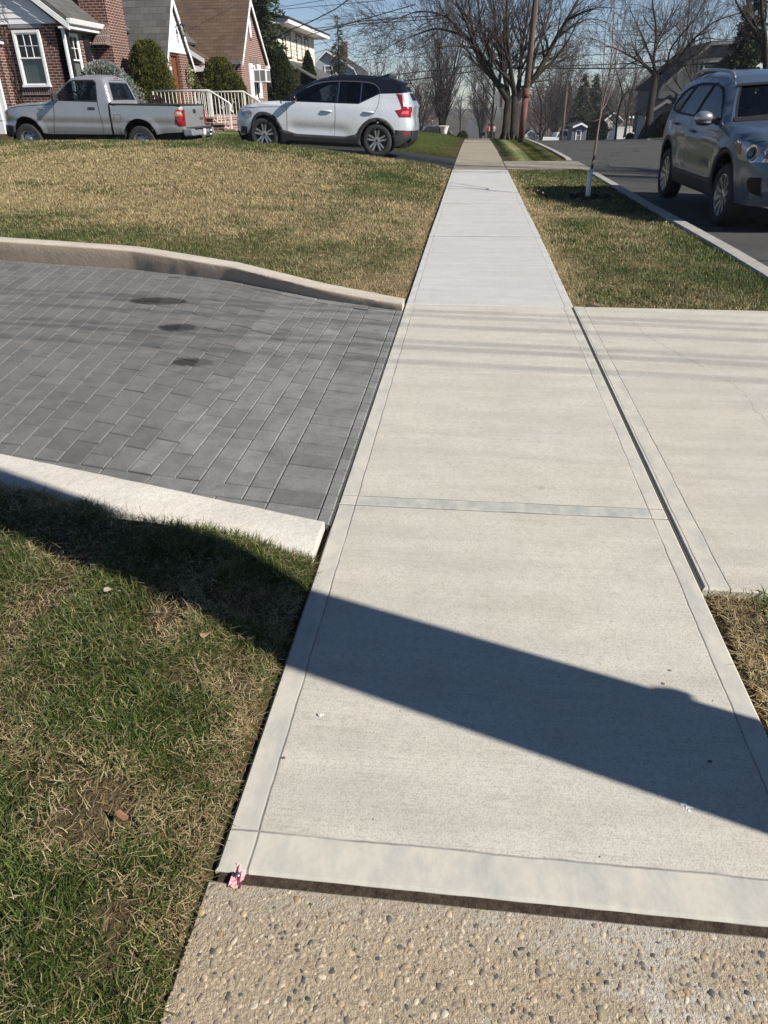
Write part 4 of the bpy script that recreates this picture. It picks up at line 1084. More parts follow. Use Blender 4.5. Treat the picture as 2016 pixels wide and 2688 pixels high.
    for x in (1.20, .22):
        for sg in (1, -1):
            a = MB(); y0 = C.Y(x, .95); z = .905 if x > 1 else .925
            a.tube([(x+.13, sg*(y0-.0), z), (x+.10, sg*(y0+.03), z+.004), (x, sg*(y0+.037), z+.008), (x-.10, sg*(y0+.03), z+.008), (x-.13, sg*y0, z+.004)], [.012, .019, .021, .02, .012], 8); a.build('door_handle', paint('white_paint', (1, 1, 1)), t, smooth=True)
            a = MB(); a.lathe([(.10, 0), (.05, -.004), (0, -.006)], n=16, axis='y'); o = a.build('handle_cup', GAPM, t); o.location = (x, sg*(y0+.004), z-.008); o.scale = (1, sg, .38)
    for sg in (1, -1):
        a = MB(); a.blob((1.94, sg*1.045, 1.14), .085, .11, .072, .02, (8, 12)); a.build('mirror', BK, t, smooth=True)
        a = MB(); a.tube([(1.96, sg*.86, 1.06), (1.955, sg*.99, 1.10)], [.035, .03], 8); a.build('mirror_arm', BK, t, smooth=True)
    a = MB(); a.hexa([(.08, -.012, 1.655), (-.14, -.02, 1.645), (-.14, .02, 1.645), (.08, .012, 1.655), (-.10, -.004, 1.73), (-.14, -.004, 1.725), (-.14, .004, 1.725), (-.10, .004, 1.73)]); a.build('antenna', BK, t)
    for sg in (1, -1):
        a = MB(); a.tube([(1.2, sg*.60, 1.59), (1.1, sg*.605, 1.622), (.5, sg*.605, 1.655), (-.2, sg*.60, 1.635), (-.42, sg*.59, 1.59)], .012, 6); a.build('roof_rail', BK, t, smooth=True)
    belly(t, -.7, 3.2, .78, .22, .42); seats(t, (1.0, .2), .50); a = MB(); a.box(1.75, 2.2, -.75, .75, .7, 1.02); a.build('dashboard', DARK, t, bevel=.05)
    for x in (0, XF):
        arch_liner(t, x, .40, .84, Rw)
        for sg in (1, -1): wheel(t, x, sg*.80, Rw, .238, .225, 'five', sg)
    return t

# ================================================================== silver pickup
def build_pickup(loc, rotz, pitch):
    t = thing('pickup_truck', 'silver single cab pickup truck with dark bed cover parked deeper in the driveway', 'pickup truck', loc, rotz); t.rotation_euler = (0, pitch, rotz)
    Rw = .345; XF = 2.98      # x = 0 at the rear axle
    top = [(3.66, .36), (3.70, .52), (3.69, .74), (3.64, .90), (3.5, .985), (3.1, 1.05), (2.55, 1.095), (2.30, 1.115), (1.98, 1.40), (1.74, 1.60), (1.60, 1.655), (1.3, 1.685), (1.0, 1.68), (.86, 1.645), (.80, 1.58), (.66, 1.14), (.64, 1.075), (-1.09, 1.075), (-1.13, 1.05), (-1.14, .60), (-1.10, .47)]
    w0 = [(.3, .80), (.45, .845), (.62, .865), (.70, .875), (.85, .870), (1.05, .855), (1.12, .84), (1.4, .745), (1.6, .66), (1.7, .60)]
    plan = [(-1.15, .975), (-.9, 1), (2.6, 1), (3.2, .965), (3.5, .92), (3.72, .86)]
    rnd = [(-1.15, .06), (-.9, .03), (.5, .03), (.62, .075), (.9, .09), (1.8, .09), (2.3, .05), (3.1, .12), (3.7, .12)]
    def defo(p):
        x, y, z = p; q = (abs(y)/.86)**3
        return (x - .17*q*float(sstep(x, 3.0, 3.7)) - (.09*(1-q))*0, y, z)
    C = Car(top, w0, plan, rnd, defo, lambda x, z: .03 if z > 1.08 or x > 3 else .0)
    SV = paint('silver_paint', (.40, .41, .42), .55, .30)
    cabx = .72
    win = [(2.06, 1.165), (2.02, 1.26), (1.74, 1.52), (1.62, 1.555), (1.12, 1.565), (1.05, 1.52), (1.02, 1.15), (1.9, 1.135)]
    def fl(x, z):    # wheel lips and waist crease
        k = 0
        for cx in (0, XF):
            d = math.hypot(x-cx, z-Rw); k += .022*math.exp(-((d-.46)/.05)**2)
        k += -.018*float(sstep(z, .60, .655))*float(1-sstep(z, .655, .80))
        return k
    lower = [(3.66, .52)] + [(3.70, .56), (3.69, .74), (3.64, .90), (3.5, .985), (3.1, 1.05), (2.55, 1.095), (2.30, 1.115)] + top[8:16] + [(cabx+.02, 1.07), (cabx+.02, .42), (2.40, .40)] + arc(XF, Rw, .435, 170, 12, 18)
    mb = C.side(lower, holes=[win], step=.042, dy=fl); C.strip(top[2:8], mb); C.strip(top[9:15], mb, n=14)
    finish(mb, 'cab', SV, t, 32)
    # cab rear wall with its window
    rw = [(.805, 1.60), (.66, 1.13)]
    mb = C.strip([(.86, 1.645), (.80, 1.58)]); mb = C.strip([(.80, 1.58), (.785, 1.53)], mb); C.strip([(.675, 1.17), (.66, 1.04)], mb); C.strip([(.785, 1.53), (.675, 1.17)], mb, 0, -1, -.83, 3); C.strip([(.785, 1.53), (.675, 1.17)], mb, 0, .83, 1, 3)
    finish(mb, 'cab_back', SV, t, 40)
    finish(C.strip([(.785, 1.53), (.675, 1.17)], None, -.004, -.83, .83), 'rear_window', TINT, t)
    mb = MB(); C.strip([(.795, 1.545), (.785, 1.53)], mb, .004, -.85, .85); C.strip([(.675, 1.17), (.668, 1.155)], mb, .004, -.85, .85); C.strip([(.785, 1.53), (.675, 1.17)], mb, .004, -.85, -.82, 2); C.strip([(.785, 1.53), (.675, 1.17)], mb, .004, .82, .85, 2); C.strip([(.785, 1.53), (.675, 1.17)], mb, .004, -.30, -.28, 1); C.strip([(.785, 1.53), (.675, 1.17)], mb, .004, .28, .30, 1)
    finish(mb, 'window_seal', GAPM, t)
    a = MB(); a.box(.80, .845, -.14, .14, 1.60, 1.645); a.build('high_brake_lamp', REDL, t, bevel=.01)
    sides_of(C, win, 'side_window', TINT, t, off=-.006, step=.09)
    ring = [(2.10, 1.135)] + [(2.05, 1.28), (1.76, 1.545), (1.62, 1.585), (1.10, 1.595), (1.025, 1.54), (.99, 1.12)]
    sides_of(C, ring, 'window_seal', GAPM, t, off=.003, holes=[win], step=.05)
    finish(C.strip(top[7:10], None, 0), 'windscreen', SHIELD, t, 60)
    # bed
    bed = [(cabx-.03, 1.075), (-1.09, 1.075), (-1.13, 1.05), (-1.14, .62), (-1.13, .50), (-.62, .47)] + arc(0, Rw, .435, 168, 10, 18) + [(cabx-.03, .42)]
    sides_of(C, bed, 'bed_side', SV, t, 32, step=.055, dy=fl)
    tg = [(-1.09, 1.075), (-1.13, 1.05), (-1.142, .60)]
    finish(C.strip([(-1.105, 1.07), (-1.135, 1.03), (-1.142, .60)], None, .004, -.86, .86), 'tailgate', SV, t, 40)
    mb = MB(); C.strip([(-1.09, 1.075), (-1.13, 1.05), (-1.14, .60), (-1.13, .50)], mb, 0, -1, -.84, 2); C.strip([(-1.09, 1.075), (-1.13, 1.05), (-1.14, .60), (-1.13, .50)], mb, 0, .84, 1, 2); finish(mb, 'tailgate_post', SV, t)
    a = MB(); a.box(-1.15, -1.142, -.10, .10, .90, .99); a.build('tailgate_handle', GAPM, t, bevel=.004)
    a = MB(); a.box(-1.149, -1.143, -.62, -.35, .745, .80); a.build('badge', simple('badge_grey', (.2, .2, .21), .3, .7), t)
    a = MB()
    for sg in (1, -1): a.box(-1.12, cabx-.04, sg*.80-.055, sg*.80+.055, 1.068, 1.098)
    a.box(-1.10, cabx-.04, -.76, .76, 1.05, 1.083); a.box(-1.135, -1.07, -.8, .8, 1.072, 1.092); a.build('bed_cover', simple('bed_cover', (.024, .022, .021), .8), t, bevel=.008)
    for sg in (1, -1):
        sides_of(C, [(-.985, .985), (-.945, .93), (-.95, .73), (-1.02, .63), (-1.135, .62), (-1.135, .985)], 'tail_lamp', REDL, t, 40, solid=.01, off=.006, step=.05, sides=(sg,))
        sides_of(C, [(-.972, .955), (-.95, .91), (-.95, .845), (-1.13, .845), (-1.13, .955)], 'turn_lamp', AMBER, t, off=.009, step=.05, sides=(sg,))
        sides_of(C, [(-1.0, .935), (-1.0, .885), (-1.11, .885), (-1.11, .935)], 'reverse_lamp', CLEARL, t, off=.012, step=.05, sides=(sg,))
        a = MB(); a.box(-1.149, -1.135, sg*.77-.055, sg*.77+.055, .63, .98); a.build('tail_lamp_side', REDL, t)
        sides_of(C, [(3.52, .80), (3.55, .90), (3.66, .88), (3.68, .74), (3.56, .72)], 'side_marker', AMBER, t, off=.006, step=.05, sides=(sg,))
        a = MB(); a.hexa([(1.98, sg*.90, 1.13), (2.06, sg*.90, 1.13), (2.06, sg*1.09, 1.13), (1.98, sg*1.09, 1.13), (1.98, sg*.90, 1.30), (2.04, sg*.90, 1.30), (2.04, sg*1.09, 1.30), (1.98, sg*1.09, 1.30)]); a.box(2.0, 2.07, sg*.87-.03, sg*.87+.03, 1.13, 1.20); a.build('mirror', BLKP, t, bevel=.02)
        a = MB(); y0 = C.Y(1.15, .98); a.box(1.08, 1.26, sg*y0-.012, sg*y0+.018, .955, 1.01); a.build('door_handle', BLKP, t, bevel=.012)
    # bumpers
    a = MB(); a.hexa([(-1.36, -.86, .42), (-1.12, -.86, .40), (-1.12, .86, .40), (-1.36, .86, .42), (-1.34, -.86, .575), (-1.10, -.86, .575), (-1.10, .86, .575), (-1.34, .86, .575)]); a.build('rear_bumper', simple('bumper_grey', (.20, .21, .23), .45, .2), t, bevel=.03)
    a = MB(); a.box(-1.385, -1.10, -.62, .62, .570, .60); a.build('bumper_step', BLKP, t, bevel=.01)
    a = MB(); a.box(-1.372, -1.362, -.09, .09, .42, .56); a.build('number_plate', simple('plate_white', (.62, .62, .58), .5, var=.35, vs=70), t, bevel=.004)
    a = MB(); a.blob((-1.44, -.26, .50), .05, .05, .05, 0, (8, 10)); a.tube([(-1.44, -.26, .46), (-1.44, -.26, .38), (-1.3, -.26, .36)], .02, 8); a.build('tow_ball', CHROME, t, smooth=True)
    sides_of(C, [(3.68, .33), (3.72, .36), (3.70, .58), (3.42, .57), (3.44, .36)], 'front_bumper', BLKP, t, 40, solid=.04, off=.02, step=.06)
    finish(C.strip([(3.68, .33), (3.72, .36), (3.70, .58)], None, .02), 'front_bumper_face', BLKP, t)
    fn, L = C.on_strip(top[1:5]); finish(C.patch(fn, [(-.5, .08), (.5, .08), (.5, .26), (-.5, .26)]), 'grille', BLKP, t)
    # shut lines
    for pl in ([(2.14, 1.11), (2.16, .80), (2.22, .62), (2.26, .42)], [(1.00, 1.16), (.965, .8), (.93, .62), (.97, .42)], [(3.5, .955), (2.9, 1.02), (2.2, 1.06)]): dark_line(C, smooth_pl(pl, 1), .009, GAPM, 'shut_line', t, off=.006)
    dark_line(C, [(cabx-.005, 1.07), (cabx-.005, .42)], .028, GAPM, 'bed_gap', t, off=-.012)
    dark_line(C, [(.45, .86), (.62, .86), (.62, .70), (.47, .69), (.445, .72), (.445, .86)], .005, GAPM, 'fuel_door', t, sides=(1,), off=.006)
    a = MB(); y0 = C.Y(2.5, .95); a.box(2.38, 2.56, y0, y0+.012, .945, .985); a.build('fender_badge', CHROME, t, bevel=.004)
    belly(t, -1.0, 3.3, .70, .30, .46); seats(t, (1.42,), .55, mat=simple('seat_grey', (.10, .10, .105), .9)); a = MB(); a.box(1.9, 2.3, -.7, .7, .75, 1.08); a.build('dashboard', DARK, t, bevel=.05)
    a = MB(); pts = [(1.80+.05*math.cos(q), .38+.19*math.cos(q), 1.16+.17*math.sin(q)) for q in [2*PI*i/20 for i in range(21)]]; a.tube(pts, .016, 6); a.build('steering_wheel', DARK, t, smooth=True)
    a = MB(); a.tube([(.1, -.3, .42), (.2, -.32, .36), (-1.1, -.55, .34)], .035, 8); a.build('exhaust', simple('exhaust_rust', (.08, .05, .035), .7, .3), t)
    for x in (0, XF):
        arch_liner(t, x, .437, .80, Rw)
        for sg in (1, -1): wheel(t, x, sg*.76, Rw+.008, .20, .215, 'steel', sg, dz=-.083)
    return t

# ================================================================== grey SUV at the kerb
def build_grey_suv(loc, rotz):
    t = thing('parked_car', 'grey blue compact SUV parked at the kerb, facing the viewer', 'car', loc, rotz)
    Rw = .355; XF = 2.70     # x = 0 rear axle
    top = [(3.52, .22), (3.60, .36), (3.62, .52), (3.615, .68), (3.56, .80), (3.44, .90), (3.1, .985), (2.65, 1.04), (2.32, 1.075), (1.92, 1.29), (1.58, 1.48), (1.30, 1.575), (.95, 1.625), (.45, 1.645), (-.05, 1.625), (-.42, 1.57), (-.66, 1.50), (-.72, 1.42), (-.86, 1.12), (-.90, 1.0), (-.93, .80), (-.94, .58), (-.88, .40), (-.78, .30)]
    w0 = [(.2, .86), (.42, .905), (.62, .922), (.85, .925), (1.0, .905), (1.08, .875), (1.3, .785), (1.5, .68), (1.66, .58)]
    plan = [(-.95, .87), (-.6, .94), (-.1, .985), (.4, 1), (2.3, 1), (2.8, .985), (3.2, .95), (3.62, .88)]
    rnd = [(-.95, .14), (-.5, .10), (1.6, .12), (2.3, .06), (3.1, .12), (3.62, .17)]
    def defo(p):
        x, y, z = p; q = (abs(y)/.9)**2.4
        return (x - .22*q*float(sstep(x, 2.6, 3.62)) + .2*q*float(1-sstep(x, -.95, -.35)), y, z)
    C = Car(top, w0, plan, rnd, defo, lambda x, z: .02 if x > 3.4 or x < -.6 else .028)
    GP = paint('grey_blue_paint', (.075, .108, .158), .3, .30); CL = simple('cladding', (.028, .029, .031), .62, var=.15)
    ih = top.index((2.32, 1.075)); ir = top.index((1.58, 1.48)); isp = top.index((-.66, 1.50))
    w1 = [(2.06, 1.105), (1.70, 1.315), (1.44, 1.42), (1.16, 1.475), (1.04, 1.48), (.98, 1.115)]
    w2 = [(.90, 1.115), (.95, 1.485), (.40, 1.485), (.24, 1.47), (.06, 1.135)]
    w3 = [(-.03, 1.145), (.14, 1.46), (-.14, 1.425), (-.36, 1.345), (-.50, 1.22), (-.42, 1.175)]
    side = [(3.52, .22)] + top[1:isp+1] + [(-.72, 1.42), (-.86, 1.12), (-.90, 1.0), (-.93, .80), (-.94, .58), (-.90, .44), (-.56, .44)] + arc(0, Rw, .46, 165, 15, 18) + [(.52, .36), (2.2, .36)] + arc(XF, Rw, .46, 165, 0, 18) + [(3.14, .22)]
    def crease(x, z):
        return .02*math.exp(-((z-(.86-.035*(x-1)))/.05)**2)*float(sstep(x, .1, .8)*(1-sstep(x, 2.5, 3.2))) - .03*math.exp(-((z-.52)/.11)**2)*float(sstep(x, .5, .9)*(1-sstep(x, 2.0, 2.25))) + sum(.018*math.exp(-((math.hypot(x-cx, z-Rw)-.48)/.06)**2) for cx in (0, XF))
    mb = C.side(side, holes=[w1, w2, w3], step=.06, dy=crease); C.strip(top[:ih+1], mb); C.strip(top[ir:isp+1], mb); C.strip([top[isp], (-.72, 1.42)], mb); C.strip([(-.86, 1.12), (-.90, 1.0), (-.93, .80), (-.94, .58), (-.88, .40)], mb)
    finish(mb, 'body', GP, t, 32)
    for w_, g_ in ((w1, TINT), (w2, PRIV), (w3, PRIV)): sides_of(C, w_, 'side_window', g_, t, off=-.006, step=.09)
    frame = [(2.13, 1.085), (1.71, 1.345), (1.44, 1.455), (1.1, 1.51), (.4, 1.515), (.1, 1.49), (-.15, 1.455), (-.39, 1.37), (-.56, 1.21), (-.45, 1.15), (0, 1.11), (.94, 1.09)]
    sides_of(C, frame, 'window_frame', simple('frame_black', (.012, .012, .013), .7, spec=.3), t, off=.003, holes=[w1, w2, w3], step=.06)
    fr, L = C.on_strip([top[ih], top[ih+1], top[ir]])
    finish(C.strip([top[ih], top[ih+1], top[ir]], None, 0, -.93, .93), 'windscreen', SHIELD, t, 60)
    mb = MB(); C.strip([top[ih], top[ih+1], top[ir]], mb, .002, -1, -.93, 2); C.strip([top[ih], top[ih+1], top[ir]], mb, .002, .93, 1, 2); finish(mb, 'windscreen_pillar', GP, t)
    mb = MB(); C.strip([top[ih], top[ih+1], top[ir]], mb, .005, -.95, -.91, 1); C.strip([top[ih], top[ih+1], top[ir]], mb, .005, .91, .95, 1); C.strip([(2.34, 1.073), (2.24, 1.116)], mb, .006, -.95, .95); C.strip([(1.64, 1.455), (1.575, 1.484)], mb, .006, -.95, .95); finish(mb, 'windscreen_seal', simple('frame_black', (1, 1, 1)), t)
    finish(C.strip([(-.72, 1.42), (-.86, 1.12)], None, .004, -.9, .9), 'rear_window', PRIV, t)
    clad = arc(0, Rw, .465, 165, 10, 16) + [(.55, .40), (2.15, .40)] + arc(XF, Rw, .465, 165, 5, 16) + [(3.17, .24), (3.10, .22)] + arc(XF, Rw, .40, -20, 200, 20) + [(2.3, .20), (.40, .20)] + arc(0, Rw, .40, -20, 200, 20) + [(-.80, .30), (-.86, .42), (-.50, .44)]
    sides_of(C, clad, 'cladding', CL, t, 40, solid=.02, off=.010, step=.06)
    sides_of(C, [(-.66, 1.03), (-.62, .93), (-.92, .90), (-.90, 1.02)], 'tail_lamp', REDL, t, off=.006, step=.05)
    # face: headlights sweep from the front round the wings
    front = top[:ih+1]; fs, L = C.on_strip(front)
    P = np.array(front); cum = np.concatenate([[0], np.cumsum(np.hypot(*(P[1:]-P[:-1]).T))])
    def uz(z): return float(np.interp(z, P[:7, 1], cum[:7]))
    def onside(x, z, sg, off):
        e = .012; P = lambda a_, b_: Vector(C.D((a_, sg*C.Y(a_, b_), b_)))
        c = P(x, z); du = (P(x+e, z)-P(x-e, z)).normalized(); dv = (P(x, z+e)-P(x, z-e)).normalized(); n = du.cross(dv).normalized()
        if n.y*sg < 0: n = -n
        return c+n*off, du, n.cross(du), n
    HLS = simple('headlight_shell', (.42, .42, .43), .10, .75, vs=30, var=.35)
    for sg in (1, -1):
        hl = [(sg*.60, uz(.74)), (sg*.66, uz(.685)), (sg*1.0, uz(.69)), (sg*1.0, uz(.82)), (sg*.80, uz(.81)), (sg*.66, uz(.775))]
        finish(C.patch(fs, hl, .006), 'headlight', HLS, t)
        sides_of(C, [(2.70, .875), (2.95, .90), (3.25, .895), (3.50, .85), (3.60, .81), (3.60, .70), (3.45, .69), (3.2, .70), (2.98, .775), (2.80, .845)], 'headlight_corner', HLS, t, off=.006, step=.035, sides=(sg,))
        sides_of(C, [(2.86, .865), (3.16, .875), (3.20, .76), (3.10, .755), (2.95, .82)], 'headlight_amber', simple('amber_glass', (.20, .15, .11), .2, .4, vs=40, var=.5), t, off=.009, step=.035, sides=(sg,))
        for (r0_, r1_, off, mt, nm) in ((.088, .066, .020, CHROME, 'lamp_ring'), (.066, .0, .014, simple('lamp_dark', (.05, .05, .055), .2, .5), 'lamp_bowl'), (.040, .0, .024, simple('lens', (.09, .10, .115), .05, .3), 'lamp_lens')):
            c, du, dv, n = onside(3.44, .785, sg, off); N = 26; a = MB()
            o1 = [c+(du*math.cos(q)+dv*math.sin(q))*r0_ for q in [2*PI*k/N for k in range(N)]]
            if r1_: a.add(o1+[c+(du*math.cos(q)+dv*math.sin(q))*r1_-n*.008 for q in [2*PI*k/N for k in range(N)]], [(k, (k+1) % N, N+(k+1) % N, N+k) for k in range(N)])
            else: a.add(o1+[c+n*(.012 if r0_ < .05 else -.004)], [(k, (k+1) % N, N) for k in range(N)])
            a.build(nm, mt, t, smooth=True)
        fg = [(sg*.66, uz(.52)), (sg*1.0, uz(.54)), (sg*1.0, uz(.34)), (sg*.78, uz(.33))]
        finish(C.patch(fs, fg, .006), 'fog_recess', GAPM, t)
        sides_of(C, [(3.60, .54), (3.50, .53), (3.47, .48), (3.52, .36), (3.58, .335)], 'fog_corner', GAPM, t, off=.006, step=.03, sides=(sg,))
    gl = [(-.50, uz(.42)), (.50, uz(.42)), (.56, uz(.66)), (.4, uz(.70)), (-.4, uz(.70)), (-.56, uz(.66))]
    finish(C.patch(fs, gl, .006), 'grille', BLKP, t)
    for pl in ([(2.20, 1.07), (2.19, .80), (2.16, .44)], [(.97, 1.09), (.95, .7), (.97, .41)], [(-.02, 1.10), (.02, .95), (.22, .80), (.36, .66)]): dark_line(C, smooth_pl(pl, 1), .008, GAPM, 'shut_line', t, off=.004)
    mb = MB()
    for sg in (1, -1):
        for x in (1.14, .22):
            a = MB(); z = .925 if x > 1 else .985; y0 = C.Y(x, z)
            a.tube([(x+.11, sg*(y0), z), (x+.08, sg*(y0+.034), z), (x-.08, sg*(y0+.034), z+.004), (x-.11, sg*y0, z+.004)], [.012, .018, .018, .012], 8); a.build('door_handle', GP, t, smooth=True)
        a = MB(); a.blob((1.98, sg*1.06, 1.115), .085, .125, .078, .02, (8, 12)); a.build('mirror', simple('mirror_silver', (.40, .41, .42), .25, .7), t, smooth=True)
        a = MB(); a.blob((1.985, sg*1.045, 1.055), .08, .11, .035, .02, (6, 10)); a.tube([(2.0, sg*.85, 1.06), (1.99, sg*.98, 1.10)], [.05, .03], 8); a.build('mirror_arm', BLKP, t, smooth=True)
        a = MB(); a.tube([(*p_, 0)[:3] if False else (p_[0], sg*(.60-.03*abs(p_[0]-.45)), p_[1]) for p_ in smooth_pl([(1.40, 1.56), (1.32, 1.615), (1.15, 1.645), (.45, 1.675), (-.15, 1.66), (-.40, 1.62), (-.46, 1.57)], 2)], .021, 8); a.build('roof_rail', simple('rail_silver', (.30, .31, .33), .3, .6), t, smooth=True)
    a = MB(); a.hexa([(-.2, -.012, 1.63), (-.42, -.02, 1.60), (-.42, .02, 1.60), (-.2, .012, 1.63), (-.38, -.004, 1.70), (-.42, -.004, 1.695), (-.42, .004, 1.695), (-.38, .004, 1.70)]); a.build('antenna', GP, t)
    a = MB(); a.tube([(2.26, -.72, 1.115), (2.2, -.1, 1.165), (2.18, .1, 1.175)], .008, 5); a.tube([(2.26, .0, 1.125), (2.2, .55, 1.15)], .008, 5); a.build('wiper', BLKP, t)
    belly(t, -.75, 3.25, .76, .24, .44); seats(t, (1.0, .15), .50); a = MB(); a.box(1.72, 2.2, -.72, .72, .72, 1.03); a.build('dashboard', DARK, t, bevel=.05)
    a = MB(); a.blob((1.62, 0, 1.38), .02, .11, .035, 0); a.build('rear_view_mirror', DARK, t, smooth=True)
    for x in (0, XF):
        arch_liner(t, x, .42, .82, Rw)
        for sg in (1, -1): wheel(t, x, sg*.79, Rw+.015, .246, .225, 'ten', sg, dz=-.105)
    return t
# ------------------------------------------------------------------ building materials
def brick_mat(name, c1, c2, mortar, ms=.011, row=.0755, wid=.22, stain=.4):
    m = NT(name); p = m.pos(); X, Y, Z = m.sep(p); u = m.math('ADD', X, Y)
    b = m.n('ShaderNodeTexBrick'); m.l(m.comb(u, Z, 0), b.inputs['Vector']); b.inputs['Scale'].default_value = 1
    b.inputs['Brick Width'].default_value = wid; b.inputs['Row Height'].default_value = row; b.inputs['Mortar Size'].default_value = ms; b.inputs['Mortar Smooth'].default_value = .1; b.inputs['Bias'].default_value = 0
    b.inputs['Color1'].default_value = (*c1, 1); b.inputs['Color2'].default_value = (*c2, 1); b.inputs['Mortar'].default_value = (*mortar, 1)
    n = m.noise(30, 4, .7, p); n2 = m.noise(.9, 3, .6, p)
    c = m.mix(m.ramp(n, [(.3, .45), (.62, 0)]), b.outputs['Color'], (.05, .03, .028)); c = m.mix(m.ramp(n2, [(.55, 0), (.8, stain)]), c, (.10, .085, .08))
    m.set(c, .9, 0, .2); h = m.math('SUBTRACT', 1., b.outputs['Fac']); m.bump(m.math('ADD', h, m.math('MULTIPLY', n, .25)), .8, .012); return m.mat
BRICK1 = brick_mat('red_brick', (.135, .043, .036), (.070, .027, .026), (.36, .285, .235))
BRICK2 = brick_mat('plain_red_brick', (.165, .05, .038), (.13, .04, .032), (.46, .39, .34), .012, .0755, .24, .1)
BRICKP = brick_mat('sill_brick', (.15, .085, .07), (.10, .065, .06), (.33, .29, .26), .010, .20, .075, .2)
def shingle_mat(name, c1, c2, mode, w=.30, r=.145):
    """asphalt shingles; mode 'e' courses along Y on slopes facing +X, 's' along X on slopes facing -Y"""
    m = NT(name); p = m.pos(); X, Y, Z = m.sep(p); u = Y if mode == 'e' else X
    b = m.n('ShaderNodeTexBrick'); m.l(m.comb(u, Z, 0), b.inputs['Vector']); b.inputs['Scale'].default_value = 1; b.inputs['Brick Width'].default_value = w; b.inputs['Row Height'].default_value = r
    b.inputs['Mortar Size'].default_value = .004; b.inputs['Mortar Smooth'].default_value = 0
    b.inputs['Color1'].default_value = (*c1, 1); b.inputs['Color2'].default_value = (*c2, 1); b.inputs['Mortar'].default_value = (*[v*.25 for v in c2], 1)
    n = m.noise(70, 3, .7, p); n2 = m.noise(.8, 3, .6, p)
    c = m.mix(m.ramp(n, [(.3, .5), (.6, 0)]), b.outputs['Color'], tuple(v*.45 for v in c2)); c = m.mix(m.ramp(n2, [(.45, 0), (.7, .3)]), c, tuple(v*.7 for v in c1))
    saw = m.math('FRACT', m.math('DIVIDE', Z, r)); m.set(c, .95, 0, .15); m.bump(m.math('ADD', m.math('MULTIPLY', m.math('SUBTRACT', 1., saw), 1.), m.math('MULTIPLY', n, .3)), .9, .012); return m.mat
SH_GREY_E = shingle_mat('grey_shingle_street', (.125, .122, .115), (.085, .085, .083), 'e'); SH_GREY_S = shingle_mat('grey_shingle_side', (.125, .122, .115), (.082, .082, .080), 's', .32, .20)
SH_BROWN = shingle_mat('brown_shingle', (.135, .092, .066), (.088, .060, .045), 's', .34, .13); SH_DARK = shingle_mat('dark_shingle', (.052, .052, .056), (.038, .038, .042), 's', .4, .2); SH_DARKE = shingle_mat('dark_shingle_street', (.052, .052, .056), (.038, .038, .042), 'e', .4, .2)
WHITE = simple('white_trim', (.74, .74, .73), .5, var=.06, vs=4); WSID = simple('white_siding', (.70, .70, .70), .55, var=.05, vs=2)
CREAM = simple('cream_siding', (.66, .62, .52), .6, var=.06, vs=2); GREYS = simple('grey_siding', (.36, .38, .42), .6, var=.06, vs=2); GREY2 = simple('pale_grey_siding', (.58, .59, .58), .6, var=.06)
BROWNT = simple('brown_trim', (.12, .05, .035), .5); SHUT = simple('black_shutter', (.012, .011, .013), .45); DOORW = simple('brown_door_wood', (.13, .052, .026), .4, var=.25, vs=9)
PANE = glass('house_glass', (.55, .60, .60), rough=.01); ROOMD = simple('dim_room', (.035, .037, .037), .9, var=.4, vs=1.5); BLIND = simple('window_blind', (.42, .45, .43), .8, var=.06, vs=5); IRONW = simple('white_iron', (.75, .74, .71), .4); LANT = simple('lantern_metal', (.05, .05, .055), .4, .5)
STONE = simple('step_stone', (.30, .20, .165), .9, var=.25, vs=7, bump=.5)
def S(Y0): return lambda u, d, z: (u, Y0-d, z)       # a wall facing the viewer (-Y)
def E(X0): return lambda u, d, z: (X0+d, u, z)       # a wall facing the street (+X)
def bx(mb, M, u0, u1, d0, d1, z0, z1):
    P = [M(u0, d1, z0), M(u1, d1, z0), M(u1, d0, z0), M(u0, d0, z0), M(u0, d1, z1), M(u1, d1, z1), M(u1, d0, z1), M(u0, d0, z1)]
    return mb.hexa(P) if M(0, 1, 0)[1] < M(0, 0, 0)[1] else mb.hexa([P[3], P[0], P[1], P[2], P[7], P[4], P[5], P[6]])
def wallpoly(M, pts, th, mb=None):
    mb = mb or MB(); o = Vector(M(0, 0, 0)); v = Vector(M(0, -th, 0)) - o
    return mb.prism([M(u, 0, z) for u, z in pts], v)
def lapboards(M, pts, lap=.13, proud=.016, mb=None):
    """clapboards clipped to a convex polygon in (u, z); each board leans out at its lower edge"""
    mb = mb or MB(); zs_ = [p[1] for p in pts]; z = min(zs_)
    def span(zz):
        xs_ = []
        for i in range(len(pts)):
            (a, b), (c, d) = pts[i], pts[(i+1) % len(pts)]
            if (b-zz)*(d-zz) <= 0 and b != d: xs_.append(a+(c-a)*(zz-b)/(d-b))
        return (min(xs_), max(xs_)) if xs_ else None
    while z < max(zs_)-1e-4:
        z1 = min(z+lap, max(zs_)); a = span(z+1e-5); b = span(z1-1e-5)
        if a and b:
            P = [M(a[0], proud, z), M(a[1], proud, z), M(b[1], .002, z1), M(b[0], .002, z1), M(a[0], 0, z), M(a[1], 0, z)]
            mb.add(P, [(0, 1, 2, 3), (4, 5, 1, 0)])
        z = z1
    return mb
def fixn(o):
    bm = bmesh.new(); bm.from_mesh(o.data); bmesh.ops.recalc_face_normals(bm, faces=bm.faces); bm.to_mesh(o.data); bm.free(); return o
